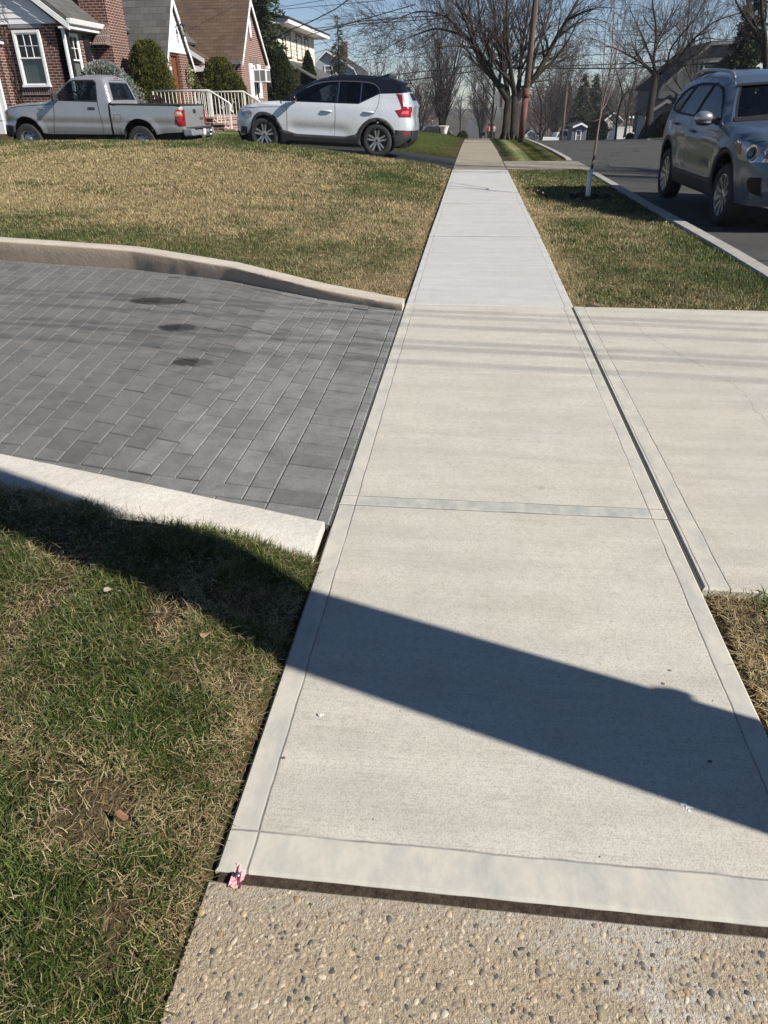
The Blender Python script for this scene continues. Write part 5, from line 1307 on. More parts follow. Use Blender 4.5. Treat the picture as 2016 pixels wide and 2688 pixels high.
def window(par, M, u0, u1, z0, z1, fr=.055, grid=None, frame=WHITE, blind=True, d=.02, name='window'):
    """sash window: frame > sash bars, pane, room behind"""
    a = MB()
    bx(a, M, u0, u0+fr, -.05, d, z0, z1); bx(a, M, u1-fr, u1, -.05, d, z0, z1); bx(a, M, u0+fr, u1-fr, -.05, d, z1-fr, z1); bx(a, M, u0-.02, u1+.02, -.05, d+.03, z0-.05, z0+.01)
    w = a.build(name, frame, par, world=True)
    zm = (z0+z1)/2; a = MB(); k = .035
    for q0, q1, dd in ((z0+.01, zm+.02, -.005), (zm-.02, z1-fr, .006)):
        bx(a, M, u0+fr, u0+fr+k, dd-.03, dd, q0, q1); bx(a, M, u1-fr-k, u1-fr, dd-.03, dd, q0, q1); bx(a, M, u0+fr+k, u1-fr-k, dd-.03, dd, q0, q0+k); bx(a, M, u0+fr+k, u1-fr-k, dd-.03, dd, q1-k, q1)
    if grid:
        for i in range(1, grid[0]): q = u0+fr+k+(u1-u0-2*fr-2*k)*i/grid[0]; bx(a, M, q-.007, q+.007, -.025, .0, zm+.015, z1-fr-k)
        for i in range(1, grid[1]): q = zm+.015+(z1-fr-k-zm-.015)*i/grid[1]; bx(a, M, u0+fr+k, u1-fr-k, -.024, .001, q-.007, q+.007)
    off = Vector((0, 0, 0)); 
    a.build('sash', WHITE, w, world=True).location = -sum((q.location for q in [w] if q.parent), Vector())
    a = MB(); P = [M(u0+fr, -.02, z0), M(u1-fr, -.02, z0), M(u1-fr, -.02, z1-fr), M(u0+fr, -.02, z1-fr)]; a.add(P, [(0, 1, 2, 3)]); fixn(a.build('pane', PANE, w, world=True))
    a = MB(); P = [M(u0+fr, -.13, z0), M(u1-fr, -.13, z0), M(u1-fr, -.13, z1), M(u0+fr, -.13, z1)]; a.add(P, [(0, 1, 2, 3)])
    a.build('room_behind', ROOMD, w, world=True)
    if blind:
        a = MB(); zb = zm+.02 if blind is True else blind; n = int((zb-z0)/.05)
        for i in range(n):
            q = z0+(zb-z0)*i/n; a.add([M(u0+fr, -.075, q), M(u1-fr, -.075, q), M(u1-fr, -.06, q+.05), M(u0+fr, -.06, q+.05)], [(0, 1, 2, 3)])
        a.build('blind', BLIND, w, world=True)
    return w
def cut_wall(M, pts, holes, th):
    """wall slab with openings: front face triangulated around holes, plus reveals"""
    mb = MB(); loops = [pts]+[[(u0, z0), (u1, z0), (u1, z1), (u0, z1)] for (u0, u1, z0, z1) in holes]; P = []; ed = []
    for lp in loops:
        b = len(P); P += lp; ed += [(b+i, b+(i+1) % len(lp)) for i in range(len(lp))]
    v, e, f, *_ = geometry.delaunay_2d_cdt([Vector(p) for p in P], ed, [], 0, 1e-6)
    T = []
    for t in f:
        cx = sum(v[i].x for i in t)/len(t); cz = sum(v[i].y for i in t)/len(t)
        if pip(cx, cz, pts) and not any(h[0] < cx < h[1] and h[2] < cz < h[3] for h in holes): T.append(tuple(t))
    n = len(v); mb.add([M(q.x, 0, q.y) for q in v]+[M(q.x, -th, q.y) for q in v], T+[tuple(i+n for i in t[::-1]) for t in T])
    for lp in loops:
        mb.add([M(u, 0, z) for u, z in lp]+[M(u, -th, z) for u, z in lp], [(i, (i+1) % len(lp), len(lp)+(i+1) % len(lp), len(lp)+i) for i in range(len(lp))])
    return mb
def roofslab(mb, a, b, c, d, th=.10):
    """roof plane through four corners with thickness downwards"""
    A = [Vector(p) for p in (a, b, c, d)]; n = (A[1]-A[0]).cross(A[3]-A[0]).normalized()
    if n.z < 0: n = -n
    return mb.prism(A, -n*th)
def part(mb, name, mat, par, bevel=0): return fixn(mb.build(name, mat, par, world=True, bevel=bevel))
GZ = .42
# ================================================================== first brick house
H = thing('brick_house', 'red brick house with white gable siding, big brick chimney and pointed entry behind the pickup', 'house', (-12.3, 24.2, GZ))
Sm, Em = S(24.2), E(-12.3)
o = part(cut_wall(Sm, [(-19.5, .1), (-12.3, .1), (-12.3, 3.42), (-19.5, 3.42)], [(-13.9, -12.98, 1.77, 3.28)], .22), 'wall', BRICK1, H)
o = part(cut_wall(Em, [(24.2, .1), (35.5, .1), (35.5, 3.30), (24.2, 3.30)], [(24.54, 25.24, 1.75, 3.22)], .22), 'wall', BRICK1, H)
gab = [(-19.5, 3.42), (-12.42, 3.42), (-12.52, 3.50), (-15.9, 6.2), (-19.5, 3.5)]
part(wallpoly(Sm, gab, .15), 'gable_wall', WSID, H); part(lapboards(S(24.19), [(-19.4, 3.40), (-12.43, 3.40), (-15.9, 6.18)], .145, .022), 'gable_siding', WSID, H)
a = MB(); roofslab(a, (-11.93, 24.02, 3.50), (-11.93, 35.6, 3.50), (-15.9, 35.6, 6.42), (-15.9, 24.02, 6.42), .09); roofslab(a, (-19.9, 24.02, 3.50), (-19.9, 35.6, 3.50), (-15.9, 35.6, 6.42), (-15.9, 24.02, 6.42), .09); rf = part(a, 'roof', SH_GREY_E, H)
a = MB(); v = Vector((-3.97, 0, 2.92)); n = Vector((.59, 0, .80))
for s0, s1, w in ((.0, 1., .15), ):
    p0 = Vector((-11.95, 23.98, 3.38)); p1 = p0 + v
    a.prism([p0, p0+Vector((0, 0, -.17)), p1+Vector((0, 0, -.17)), p1], (0, .04, 0))
part(a, 'rake_board', WHITE, H)
# gutter, soffit, downspout
a = MB(); a.hexa([(-12.0, 23.98, 3.37), (-11.90, 23.98, 3.37), (-11.90, 26.9, 3.37), (-12.0, 26.9, 3.37), (-12.0, 23.98, 3.50), (-11.84, 23.98, 3.50), (-11.84, 26.9, 3.50), (-12.0, 26.9, 3.50)]); part(a, 'gutter', WHITE, H, .012)
a = MB(); a.box(-12.3, -12.0, 24.0, 26.9, 3.26, 3.31); a.box(-12.02, -11.99, 24.0, 26.9, 3.26, 3.38); part(a, 'soffit', WHITE, H)
a = MB(); a.box(-12.285, -12.20, 24.10, 24.185, .5, 3.3); part(a, 'downspout', WHITE, H, .012)
window(H, S(24.15), -13.86, -13.0, 1.84, 3.25, .07, (3, 2), blind=True); window(H, E(-12.35), 24.56, 25.22, 1.80, 3.20, .06, (2, 2))
a = MB(); bx(a, Sm, -13.98, -12.92, 0, .035, 1.58, 1.775); part(a, 'window_sill', BRICKP, H); a = MB(); bx(a, Em, 24.3, 25.6, 0, .012, 3.2, 3.29); part(a, 'brick_lintel', BRICKP, H)
a = MB(); bx(a, S(24.195), -13.95, -12.9, 0, .02, 3.30, 3.41); part(a, 'window_head', simple('grey_board', (.22, .22, .22), .7), H)
for u0, u1 in ((24.14, 24.51), (25.42, 25.80)):
    a = MB(); bx(a, Em, u0, u1, .0, .04, 1.72, 3.23); sh = part(a, 'shutter', SHUT, H)
    a = MB()
    for z0, z1 in ((1.80, 2.42), (2.52, 3.16)): bx(a, Em, u0+.06, u1-.06, .04, .052, z0, z1)
    a.build('shutter_panel', SHUT, sh, world=True, bevel=.008)
# chimney with its sloping shoulder
a = MB(); a.box(-12.6, -11.72, 26.2, 27.52, .1, 7.2); ch = part(a, 'chimney', BRICK1, H)
a = MB(); a.add([(-12.2, 26.195, 2.93), (-11.74, 26.195, 2.93), (-11.74, 25.78, 2.95), (-12.2, 25.78, 2.95), (-11.98, 26.195, 3.52), (-11.72, 26.195, 3.52)], [(0, 1, 2, 3), (3, 2, 5, 4), (0, 3, 4), (2, 1, 5), (0, 4, 5, 1)])
part(a, 'chimney_shoulder', BRICKP, ch)
# dormer behind
a = MB(); a.prism([(-13.6, 26.9, 4.6), (-13.6, 30.5, 4.6), (-13.6, 30.5, 6.0), (-13.6, 26.9, 6.0)], (-2.2, 0, 0)); part(a, 'dormer', WSID, H)
a = MB(); a.box(-13.55, -11.95, 26.6, 26.68, 3.5, 4.9); 
# pointed entry
Ee = E(-10.7); xb = -13.4
part(cut_wall(Ee, [(28.08, .3), (30.32, .3), (30.32, 2.90), (28.08, 2.90)], [(28.55, 29.42, .8, 2.86)], .25), 'entry_wall', BRICK1, H)
a = MB(); a.box(xb, -10.96, 28.08, 28.30, .3, 2.72); part(a, 'entry_side', BRICK1, H); a = MB(); a.box(xb, -10.96, 30.1, 30.32, .3, 2.72); part(a, 'entry_side', BRICK1, H)
AP = (29.15, 4.55)
part(wallpoly(E(-10.72), [(28.1, 2.88), (30.3, 2.88), (29.15, 4.45)], .1), 'entry_gable', WSID, H); part(lapboards(E(-10.715), [(28.12, 2.88), (30.34, 2.88), (29.15, 4.43)], .125, .018), 'entry_siding', WSID, H)
a = MB(); roofslab(a, (-10.58, 27.84, 2.52), (xb, 27.84, 2.52), (xb, AP[0], AP[1]+.06), (-10.58, AP[0], AP[1]+.06), .08); part(a, 'entry_roof', SH_GREY_S, H)
a = MB(); roofslab(a, (-10.58, 30.62, 2.46), (xb, 30.62, 2.46), (xb, AP[0], AP[1]+.06), (-10.58, AP[0], AP[1]+.06), .08); part(a, 'entry_roof', SH_GREY_S, H)
a = MB()
for (ya, za) in ((27.84, 2.52), (30.62, 2.46)):
    p0 = Vector((-10.575, ya, za)); p1 = Vector((-10.575, AP[0], AP[1]+.05)); dn = Vector((0, 0, -.21)); a.prism([p0, p0+dn*.8, p1+dn*1.3, p1], (-.03, 0, 0))
part(a, 'entry_rake', WHITE, H)
a = MB(); bx(a, E(-10.9), 28.56, 29.40, 0, .05, .82, 2.86); dr = part(a, 'door', DOORW, H)
a = MB(); bx(a, E(-10.85), 28.5, 28.6, 0, .08, .8, 2.86); bx(a, E(-10.85), 29.37, 29.45, 0, .08, .8, 2.86); bx(a, E(-10.85), 28.6, 29.37, 0, .08, 2.78, 2.86); a.build('door_frame', DOORW, dr, world=True)
a = MB()
for z0, z1 in ((1.0, 1.6), (1.75, 2.65)):
    for u0, u1 in ((28.68, 28.94), (29.02, 29.28)): bx(a, E(-10.85), u0, u1, 0, .015, z0, z1)
a.build('door_panels', DOORW, dr, world=True)
# hanging lantern on the gable, number plate lamp, wreath
a = MB(); cx, cy, cz = -10.44, 29.42, 3.62
a.tube([(-10.7, cy, cz+.0), (-10.6, cy, cz+.16), (cx, cy, cz+.22)], .012, 6); a.lathe([(.0, .30), (.012, .26), (.02, .18), (.10, .09), (.115, .08), (.10, .07)], (cx, cy, cz), 6)
for k in range(6): q = 2*PI*k/6; a.tube([(cx+.10*math.cos(q), cy+.10*math.sin(q), cz+.08), (cx+.045*math.cos(q), cy+.045*math.sin(q), cz-.24)], .008, 4)
a.lathe([(.05, -.22), (.05, -.25), (.015, -.28), (.012, -.33), (0, -.36)], (cx, cy, cz), 6); ln = part(a, 'lantern', LANT, H)
a = MB(); a.lathe([(.085, .06), (.04, -.22)], (cx, cy, cz), 6); a.build('lantern_glass', glass('lantern_glass', (.8, .8, .78)), ln, world=True)
a = MB(); a.blob((-10.66, 28.28, 2.36), .05, .06, .07, 0); part(a, 'porch_lamp', WHITE, H)
# garage wing at the far left
a = MB(); a.box(-22, -14.28, 23.95, 24.2, .1, 2.92); part(a, 'wing_wall', BRICK1, H)
a = MB(); a.box(-22, -14.46, 23.86, 23.95, .1, 2.62); part(a, 'garage_door_frame', WHITE, H); a = MB()
for i in range(4): a.box(-21, -14.62, 23.82, 23.87, .35+i*.55, .35+i*.55+.52)
part(a, 'garage_door', WSID, H, .01)
a = MB(); a.box(-22, -14.12, 23.62, 23.80, 2.98, 3.10); a.box(-22, -14.2, 23.8, 24.18, 2.90, 2.97); part(a, 'wing_gutter', WHITE, H, .012)
# bare vine climbing beside the window
rv = random.Random(3); a = MB()
for x0 in (-14.02, -14.12, -14.05):
    P = [(x0, 24.175, 1.0)]; 
    while P[-1][2] < 4.3: P.append((P[-1][0]+rv.uniform(-.07, .065), 24.178-(.03 if P[-1][2] > 3.35 else 0), P[-1][2]+rv.uniform(.1, .2)))
    a.tube(P, .007, 4)
    for p_ in P[::2]:
        q = rv.choice((-1, 1)); a.tube([p_, (p_[0]+q*rv.uniform(.05, .2), p_[1], p_[2]+rv.uniform(.02, .2)), (p_[0]+q*rv.uniform(.1, .35), p_[1], p_[2]+rv.uniform(-.05, .3))], .004, 3)
o = a.build('bare_vine', simple('vine_stem', (.05, .035, .03), .9)); tag(o, 'leafless vine climbing the brick left of the big white window', 'vine')
# front steps with white iron railings
ST = thing('front_steps', 'brick and stone front steps leading to the brown entry door', 'steps', (-8.6, 26.4, GZ))
a = MB(); 
for i, (x0, x1, z1) in enumerate(((-10.45, -8.45, .92), (-8.45, -8.1, .74), (-8.1, -7.75, .57))): a.box(x0, x1, 25.6+.0*i, 30.2, .1, z1-.06)
part(a, 'step_risers', BRICK2, ST); a = MB()
for i, (x0, x1, z1) in enumerate(((-10.45, -8.42, .92), (-8.47, -8.07, .74), (-8.12, -7.72, .57))): a.box(x0, x1, 25.56, 30.24, z1-.06, z1)
part(a, 'step_slabs', STONE, ST, .01)
def railing(yv, label):
    R = thing('iron_railing', label, 'railing', (-8.5, yv, .9)); a = MB()
    xs_, top_, bot_ = [-10.4, -8.52, -7.9], [1.66, 1.66, 1.30], [.80, .80, .45]
    a.tube([(xs_[0], yv, top_[0]), (xs_[1], yv, top_[1]), (xs_[2], yv, top_[2]), (xs_[2]+.05, yv, top_[2]-.05), (xs_[2]+.02, yv, top_[2]-.2), (xs_[2]+.1, yv, top_[2]-.26)], .024, 8); a.build('handrail', IRONW, R, world=True, smooth=True)
    a = MB(); a.tube([(xs_[0], yv, bot_[0]+.07), (xs_[1], yv, bot_[1]+.07), (xs_[2], yv, bot_[2]+.05)], .014, 6); a.build('bottom_rail', IRONW, R, world=True)
    for x, z0 in ((-8.52, .55), (-7.9, .3), (-10.4, .9)): a = MB(); a.box(x-.022, x+.022, yv-.022, yv+.022, z0, float(np.interp(x, xs_, top_))); a.build('post', IRONW, R, world=True)
    x = xs_[0]+.13
    while x < xs_[2]-.05:
        z1 = float(np.interp(x, xs_, top_)); z0 = float(np.interp(x, xs_, bot_))+.06
        a = MB(); a.tube([(x, yv, z0), (x, yv, z1)], .0105, 5); a.build('baluster', IRONW, R, world=True); x += .128
    for cx in (-8.22, -9.0):
        zc = float(np.interp(cx, xs_, top_))*.5+float(np.interp(cx, xs_, bot_))*.5
        for sx in (1, -1):
            a = MB()
            for sz in (sx,):
                a.tube([(cx+sx*(.09-.075*math.cos(q)*math.exp(-q*.12)), yv, zc+sz*(.13+.09*math.sin(q)*math.exp(-q*.12))) for q in [i*.5 for i in range(14)]], .008, 4)
            a.build('scroll', IRONW, R, world=True)
railing(25.75, 'white iron railing of the front steps, nearer of the pair, ending just behind the truck'); railing(29.7, 'white iron railing on the far side of the front steps, before the bushes')
# ================================================================== second brick house
H2 = thing('brick_house', 'brick house with steep brown roof, oval gable vent and an air conditioner in the window', 'house', (-10, 36.9, GZ))
E2 = E(-10.); gp = [(34.85, .2), (38.95, .2), (38.95, 2.95), (36.72, 5.02), (34.85, 2.95)]
part(cut_wall(E2, gp, [(36.38, 37.5, 1.45, 2.78)], .25), 'gable_wall', BRICK2, H2)
a = MB(); a.box(-22, -10.25, 34.85, 35.1, .2, 2.95); part(a, 'side_wall', BRICK2, H2)
a = MB(); roofslab(a, (-9.85, 34.62, 2.80), (-22, 34.62, 2.80), (-22, 36.72, 5.22), (-9.85, 36.72, 5.22), .10); roofslab(a, (-9.85, 39.15, 2.80), (-22, 39.15, 2.80), (-22, 36.72, 5.22), (-9.85, 36.72, 5.22), .10); part(a, 'roof', SH_BROWN, H2)
a = MB()
for ya, za in ((34.62, 2.80), (39.15, 2.80)):
    p0 = Vector((-9.84, ya, za)); p1 = Vector((-9.84, 36.72, 5.22)); dn = Vector((0, 0, -.16)); a.prism([p0, p0+dn, p1+dn*1.5, p1], (-.04, 0, 0))
part(a, 'rake_board', WHITE, H2)
a = MB(); a.box(-22, -9.9, 34.50, 34.63, 2.70, 2.82); part(a, 'gutter', simple('grey_gutter', (.16, .16, .16), .5), H2, .01); a = MB(); a.box(-10.6, -9.86, 38.95, 39.3, 2.66, 2.80); part(a, 'corner_gutter', WHITE, H2, .01)
a = MB(); a.tube([(-10.1, 34.6, 2.72), (-10.3, 34.74, 2.6), (-10.3, 34.76, .4)], .05, 8); part(a, 'downspout', WHITE, H2)
window(H2, E(-10.06), 36.62, 37.28, 1.48, 2.76, .05, None, blind=False)
for u0, u1 in ((36.02, 36.55), (37.36, 37.92)): a = MB(); bx(a, E2, u0, u1, 0, .04, 1.46, 2.80); part(a, 'shutter', WHITE, H2)
a = MB(); bx(a, E2, 36.3, 37.6, 0, .014, 2.82, 3.04); bx(a, E2, 36.4, 37.5, 0, .03, 1.27, 1.42); part(a, 'brick_lintel', BRICKP, H2)
AC = thing('air_conditioner', 'white window air conditioner sticking out of the gable window of the brown roofed house', 'air conditioner', (-10, 36.95, 2.13))
a = MB(); bx(a, E2, 36.60, 37.32, .0, .62, 2.08, 2.58); part(a, 'case', WHITE, AC, .02)
a = MB()
for k in range(2): bx(a, S(36.602), -9.92+k*.26, -9.70+k*.26, 0, .006, 2.13, 2.54)
part(a, 'side_grille', simple('grille_grey', (.12, .12, .125), .6, var=.3, vs=60), AC); a = MB(); bx(a, E(-9.38), 36.66, 37.26, 0, .006, 2.13, 2.54); part(a, 'back_grille', simple('grille_grey', (1, 1, 1)), AC)
a = MB(); N = 28; ell = lambda ra, rb, d: [E(-10+d)(36.72+ra*math.cos(2*PI*i/N), 0, 4.12+rb*math.sin(2*PI*i/N)) for i in range(N)]
a.add(ell(.27, .46, .0)+ell(.27, .46, .03)+ell(.17, .36, .03)+ell(.17, .36, .0), [(i, (i+1) % N, N+(i+1) % N, N+i) for i in range(N)]+[(N+i, N+(i+1) % N, 2*N+(i+1) % N, 2*N+i) for i in range(N)]); part(a, 'vent_surround', BRICKP, H2)
a = MB(); a.add(ell(.17, .36, .034), [tuple(range(N))]); part(a, 'oval_vent', WHITE, H2)
# small porch at its left
a = MB(); roofslab(a, (-11.1, 33.2, 2.85), (-11.1, 34.6, 2.85), (-12.6, 34.6, 3.75), (-12.6, 33.2, 3.75), .08); part(a, 'porch_roof', SH_BROWN, H2); a = MB(); a.prism([(-11.05, 33.18, 2.86), (-11.05, 33.18, 2.70), (-12.6, 33.18, 3.58), (-12.6, 33.18, 3.76)], (0, .03, 0)); a.box(-14.5, -10.9, 33.25, 33.35, 2.42, 2.62); part(a, 'porch_trim', WHITE, H2)
a = MB(); a.box(-10.6, -10.4, 33.2, 33.4, .3, 2.4); part(a, 'porch_post', WHITE, H2); a = MB(); a.box(-14.6, -10.5, 33.4, 33.5, 2.62, 2.9); part(a, 'porch_beam', BRICK2, H2)
a = MB(); a.box(-9.93, -9.8, 39.0, 39.12, 1.95, 2.3); part(a, 'wall_lamp', simple('lamp_black', (.03, .03, .03), .4), H2)
a = MB(); wr = random.Random(9)
for i in range(240):
    q = wr.uniform(0, 2*PI); r_ = .17+wr.uniform(-.05, .06); c = Vector((-10.6+wr.uniform(-.03, .07), 30.0+r_*math.cos(q), 2.2+1.5*r_*math.sin(q))); b_ = wr.uniform(.6, 1.2); a.cur = (.20*b_, .24*b_, .10*b_) if wr.random() < .7 else (.42*b_, .42*b_, .24*b_)
    d1 = Vector((wr.uniform(-1, 1), wr.uniform(-1, 1), wr.uniform(-1, 1)))*.05; d2 = Vector((wr.uniform(-1, 1), wr.uniform(-1, 1), wr.uniform(-1, 1)))*.03; a.add([c-d1, c+d2, c+d1, c-d2], [(0, 1, 2, 3)])
m = NT('foliage'); t_ = m.attr(); tr = m.n('ShaderNodeBsdfTranslucent'); m.l(t_, tr.inputs[0]); mx = m.n('ShaderNodeMixShader'); mx.inputs[0].default_value = .2; m.set(t_, .6, 0, .3); m.l(m.b.outputs[0], mx.inputs[1]); m.l(tr.outputs[0], mx.inputs[2]); m.l(mx.outputs[0], m.out.inputs[0]); FOL = m.mat
o = a.build('wreath', FOL); tag(o, 'pale green dried wreath hung on the brick beside the entry door', 'wreath')
# ================================================================== cream house, grey gambrel house and others along the left
K = 1.21; ky = lambda y: y*K; kz = lambda z: 1.34+(z-1.34)*K; HX = -9.5*K
H3 = thing('cream_house', 'cream clapboard house with brown window trim behind the spruce', 'house', (HX, 56, .2)); E3 = E(HX)
rect = [(ky(39.8), kz(2.95)), (ky(48.6), kz(2.95)), (ky(48.6), kz(4.5)), (ky(39.8), kz(4.5))]
part(wallpoly(E3, rect, .2), 'upper_wall', CREAM, H3); part(lapboards(E(HX+.005), rect, .2, .035), 'siding', CREAM, H3)
a = MB(); a.box(-20, HX-.2, ky(40.2), ky(48.6), -.8, kz(2.95)); a.box(-20, HX-.2, ky(39.8), ky(48.6), kz(2.95), kz(4.45)); part(a, 'lower_wall', CREAM, H3)
a = MB(); a.box(-21, -8.75*K, ky(39.0), ky(49.7), kz(4.46), kz(4.66)); part(a, 'eave', WHITE, H3); a = MB(); roofslab(a, (-8.7*K, ky(38.9), kz(4.70)), (-8.7*K, ky(49.8), kz(4.70)), (-16, ky(49.8), kz(5.6)), (-16, ky(38.9), kz(5.6)), .08); part(a, 'roof', SH_DARKE, H3)
for u0, u1, z0 in ((43.7, 45.1, 3.25), (45.85, 46.85, 3.3), (41.2, 42.4, 3.25)): window(H3, E(HX+.03), ky(u0), ky(u1), kz(z0), kz(4.38), .16, None, BROWNT, False, .03)
a = MB(); roofslab(a, (-8.0*K, ky(40.5), kz(2.35)), (-8.0*K, ky(48.2), kz(2.35)), (HX, ky(48.2), kz(3.1)), (HX, ky(40.5), kz(3.1)), .08); part(a, 'porch_roof', SH_GREY_E, H3)
def house(name, label, c, prof_, depth, wall, roof, axis='S', wins=(), trim=WHITE, door=None, chim=None):
    """simple far house: gable outline prof_ [(u, z)...] wall polygon, roof following its top"""
    T = thing(name, label, 'house', c); M = S(c[1]) if axis == 'S' else E(c[0])
    Mo = (lambda u, d, z: (c[0]+u, c[1]-d, c[2]+z)) if axis == 'S' else (lambda u, d, z: (c[0]+d, c[1]+u, c[2]+z))
    part(wallpoly(Mo, prof_, depth), 'wall', wall, T)
    top_ = [p for p in prof_ if p[1] > 0]; lap = lapboards(lambda u, d, z: Mo(u, d+.005, z), prof_, .2, .03) if len(prof_) == 5 else None
    if lap: part(lap, 'siding', wall, T)
    a = MB(); k = top_
    for i in range(len(k)-1):
        (u0, z0), (u1, z1) = k[i], k[i+1]; L = math.hypot(u1-u0, z1-z0); e = .35
        du, dz = (u1-u0)/L, (z1-z0)/L
        if i == 0: u0, z0 = u0-du*e, z0-dz*e
        if i == len(k)-2: u1, z1 = u1+du*e, z1+dz*e
        roofslab(a, Mo(u0, .35, z0+.12), Mo(u1, .35, z1+.12), Mo(u1, -depth-.3, z1+.12), Mo(u0, -depth-.3, z0+.12), .10)
    part(a, 'roof', roof, T)
    a = MB()
    for i in range(len(k)-1):
        (u0, z0), (u1, z1) = k[i], k[i+1]; p0, p1 = Vector(Mo(u0, .36, z0+.06)), Vector(Mo(u1, .36, z1+.06)); a.prism([p0, p0+Vector((0, 0, -.24)), p1+Vector((0, 0, -.24)), p1], Vector(Mo(0, .40, 0))-Vector(Mo(0, .36, 0)))
    part(a, 'rake_board', trim, T)
    for (u0, u1, z0, z1) in wins: window(T, lambda u, d, z: Mo(u, d+.03, z), u0, u1, z0, z1, .10, None, trim, False, .04)
    if door: a = MB(); bx(a, Mo, door[0], door[1], 0, .06, door[2], door[3]); part(a, 'garage_door', simple('door_grey', (.20, .22, .25), .6), T)
    if chim: a = MB(); x, y, z = Mo(chim[0], -chim[1], 0); a.box(x-.45, x+.45, y-.4, y+.4, c[2]+chim[2], c[2]+chim[3]); a.box(x-.5, x+.5, y-.45, y+.45, c[2]+chim[3], c[2]+chim[3]+.15); part(a, 'chimney', BRICK2, T)
    return T
house('gambrel_house', 'grey house with white trimmed gambrel gable left of the street, behind the white car', (-18.6, 108, -1.8), [(-3.4, 0), (-3.4, 4.6), (-2.6, 7.3), (-.85, 8.75), (1.0, 7.7), (2.7, 6.7), (3.6, 5.0), (3.6, 0)], 12, GREYS, SH_DARK, 'S', [(-1.25, -.15, 6.0, 7.1), (1.0, 1.9, 5.0, 6.2)], chim=(1.0, 3.0, 7.0, 9.7))
house('dark_roof_house', 'distant house with a plain dark roof between the gambrel house and the bare tree', (-11.6, 118, -3.0), [(-3.2, 0), (-3.2, 5.0), (0, 7.2), (3.2, 5.0), (3.2, 0)], 10, GREYS, SH_DARKE, 'E', [(-1, .2, 3, 4.4)])
house('white_house', 'small white fronted house low behind the urn', (-9.3, 92, -3.6), [(-1.6, 0), (-1.6, 3.6), (0, 5.2), (1.6, 3.6), (1.6, 0)], 7, WSID, SH_DARK, 'S', [(-1.1, -.3, 1.8, 3.2), (.35, 1.15, 1.8, 3.2)])
# ---- right side of the street
house('grey_garage', 'small pale grey gabled house with a garage door just right of the utility pole', (14.2, 205, -9.4), [(-1.9, 0), (-1.9, 2.3), (0, 3.85), (1.9, 2.3), (1.9, 0)], 8, GREY2, SH_DARK, 'S', door=(-.8, 1.2, .2, 1.7))
house('grey_shed', 'grey lean roofed shed close beside the pale grey garage', (17.2, 207, -9.4), [(-1.2, 0), (-1.2, 2.4), (-.5, 2.7), (2.4, .6), (2.4, 0)], 6, GREY2, SH_DARK, 'S')
house('brown_roof_house', 'house with a broad reddish brown roof beyond the bushes and white fence', (29.2, 163, -6.3), [(-4.2, 0), (-4.2, 3.2), (0, 5.0), (4.2, 3.2), (4.2, 0)], 9, simple('tan_siding', (.30, .25, .20), .7), SH_BROWN, 'E')
house('gabled_wing', 'narrow gable with a white trimmed window at the right end of the brown roof', (26.2, 157.5, -6.4), [(-1.8, 0), (-1.8, 3.9), (0, 5.3), (1.8, 3.9), (1.8, 0)], 4, simple('tan_siding', (1, 1, 1)), SH_BROWN, 'S', [(-.9, .7, 2.4, 3.7)], trim=simple('soft_white', (1, 1, 1)))
house('gable_house', 'low house with blue grey walls and one white trimmed window left of dark bushes', (13.9, 109.5, -5.0), [(-.9, 0), (-.9, 3.0), (.2, 3.4), (1.0, 3.0), (1.0, 0)], 5, simple('slate_siding', (.13, .145, .17), .7), SH_DARK, 'S', [(-.4, .35, 1.3, 2.6)], trim=simple('soft_white', (.45, .45, .46), .6))
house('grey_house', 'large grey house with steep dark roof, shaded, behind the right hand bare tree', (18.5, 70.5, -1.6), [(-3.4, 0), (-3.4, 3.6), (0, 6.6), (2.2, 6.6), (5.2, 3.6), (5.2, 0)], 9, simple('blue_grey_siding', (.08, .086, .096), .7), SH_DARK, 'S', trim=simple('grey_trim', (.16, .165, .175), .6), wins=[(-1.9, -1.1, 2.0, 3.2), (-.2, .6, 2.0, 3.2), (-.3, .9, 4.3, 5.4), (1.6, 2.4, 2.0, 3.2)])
house('porch_house', 'white porch front with square pillars low behind the right hand bare tree', (14.9, 66.5, -1.8), [(-1.4, 0), (-1.4, 2.0), (0, 2.9), (1.4, 2.0), (1.4, 0)], 3, simple('porch_white', (.30, .31, .32), .6), SH_DARK, 'S', [(-1.0, -.2, .6, 1.8), (.2, 1.0, .6, 1.8)], trim=simple('grey_trim', (1, 1, 1)))
house('white_gable_house', 'white clapboard gable just above the roof of the grey SUV, left of the evergreen', (19.3, 63, -1.4), [(-1.9, 0), (-1.9, 3.7), (.1, 5.2), (2.2, 3.7), (2.2, 0)], 6, WSID, SH_DARK, 'S')
house('white_gable_house', 'second white clapboard gable at the right edge behind the bare tree', (17.8, 53.5, -.8), [(-1.5, 0), (-1.5, 3.2), (.5, 4.7), (3.0, 3.2), (3.0, 0)], 6, WSID, SH_DARK, 'S', [(-.7, .1, 2.2, 3.3)])
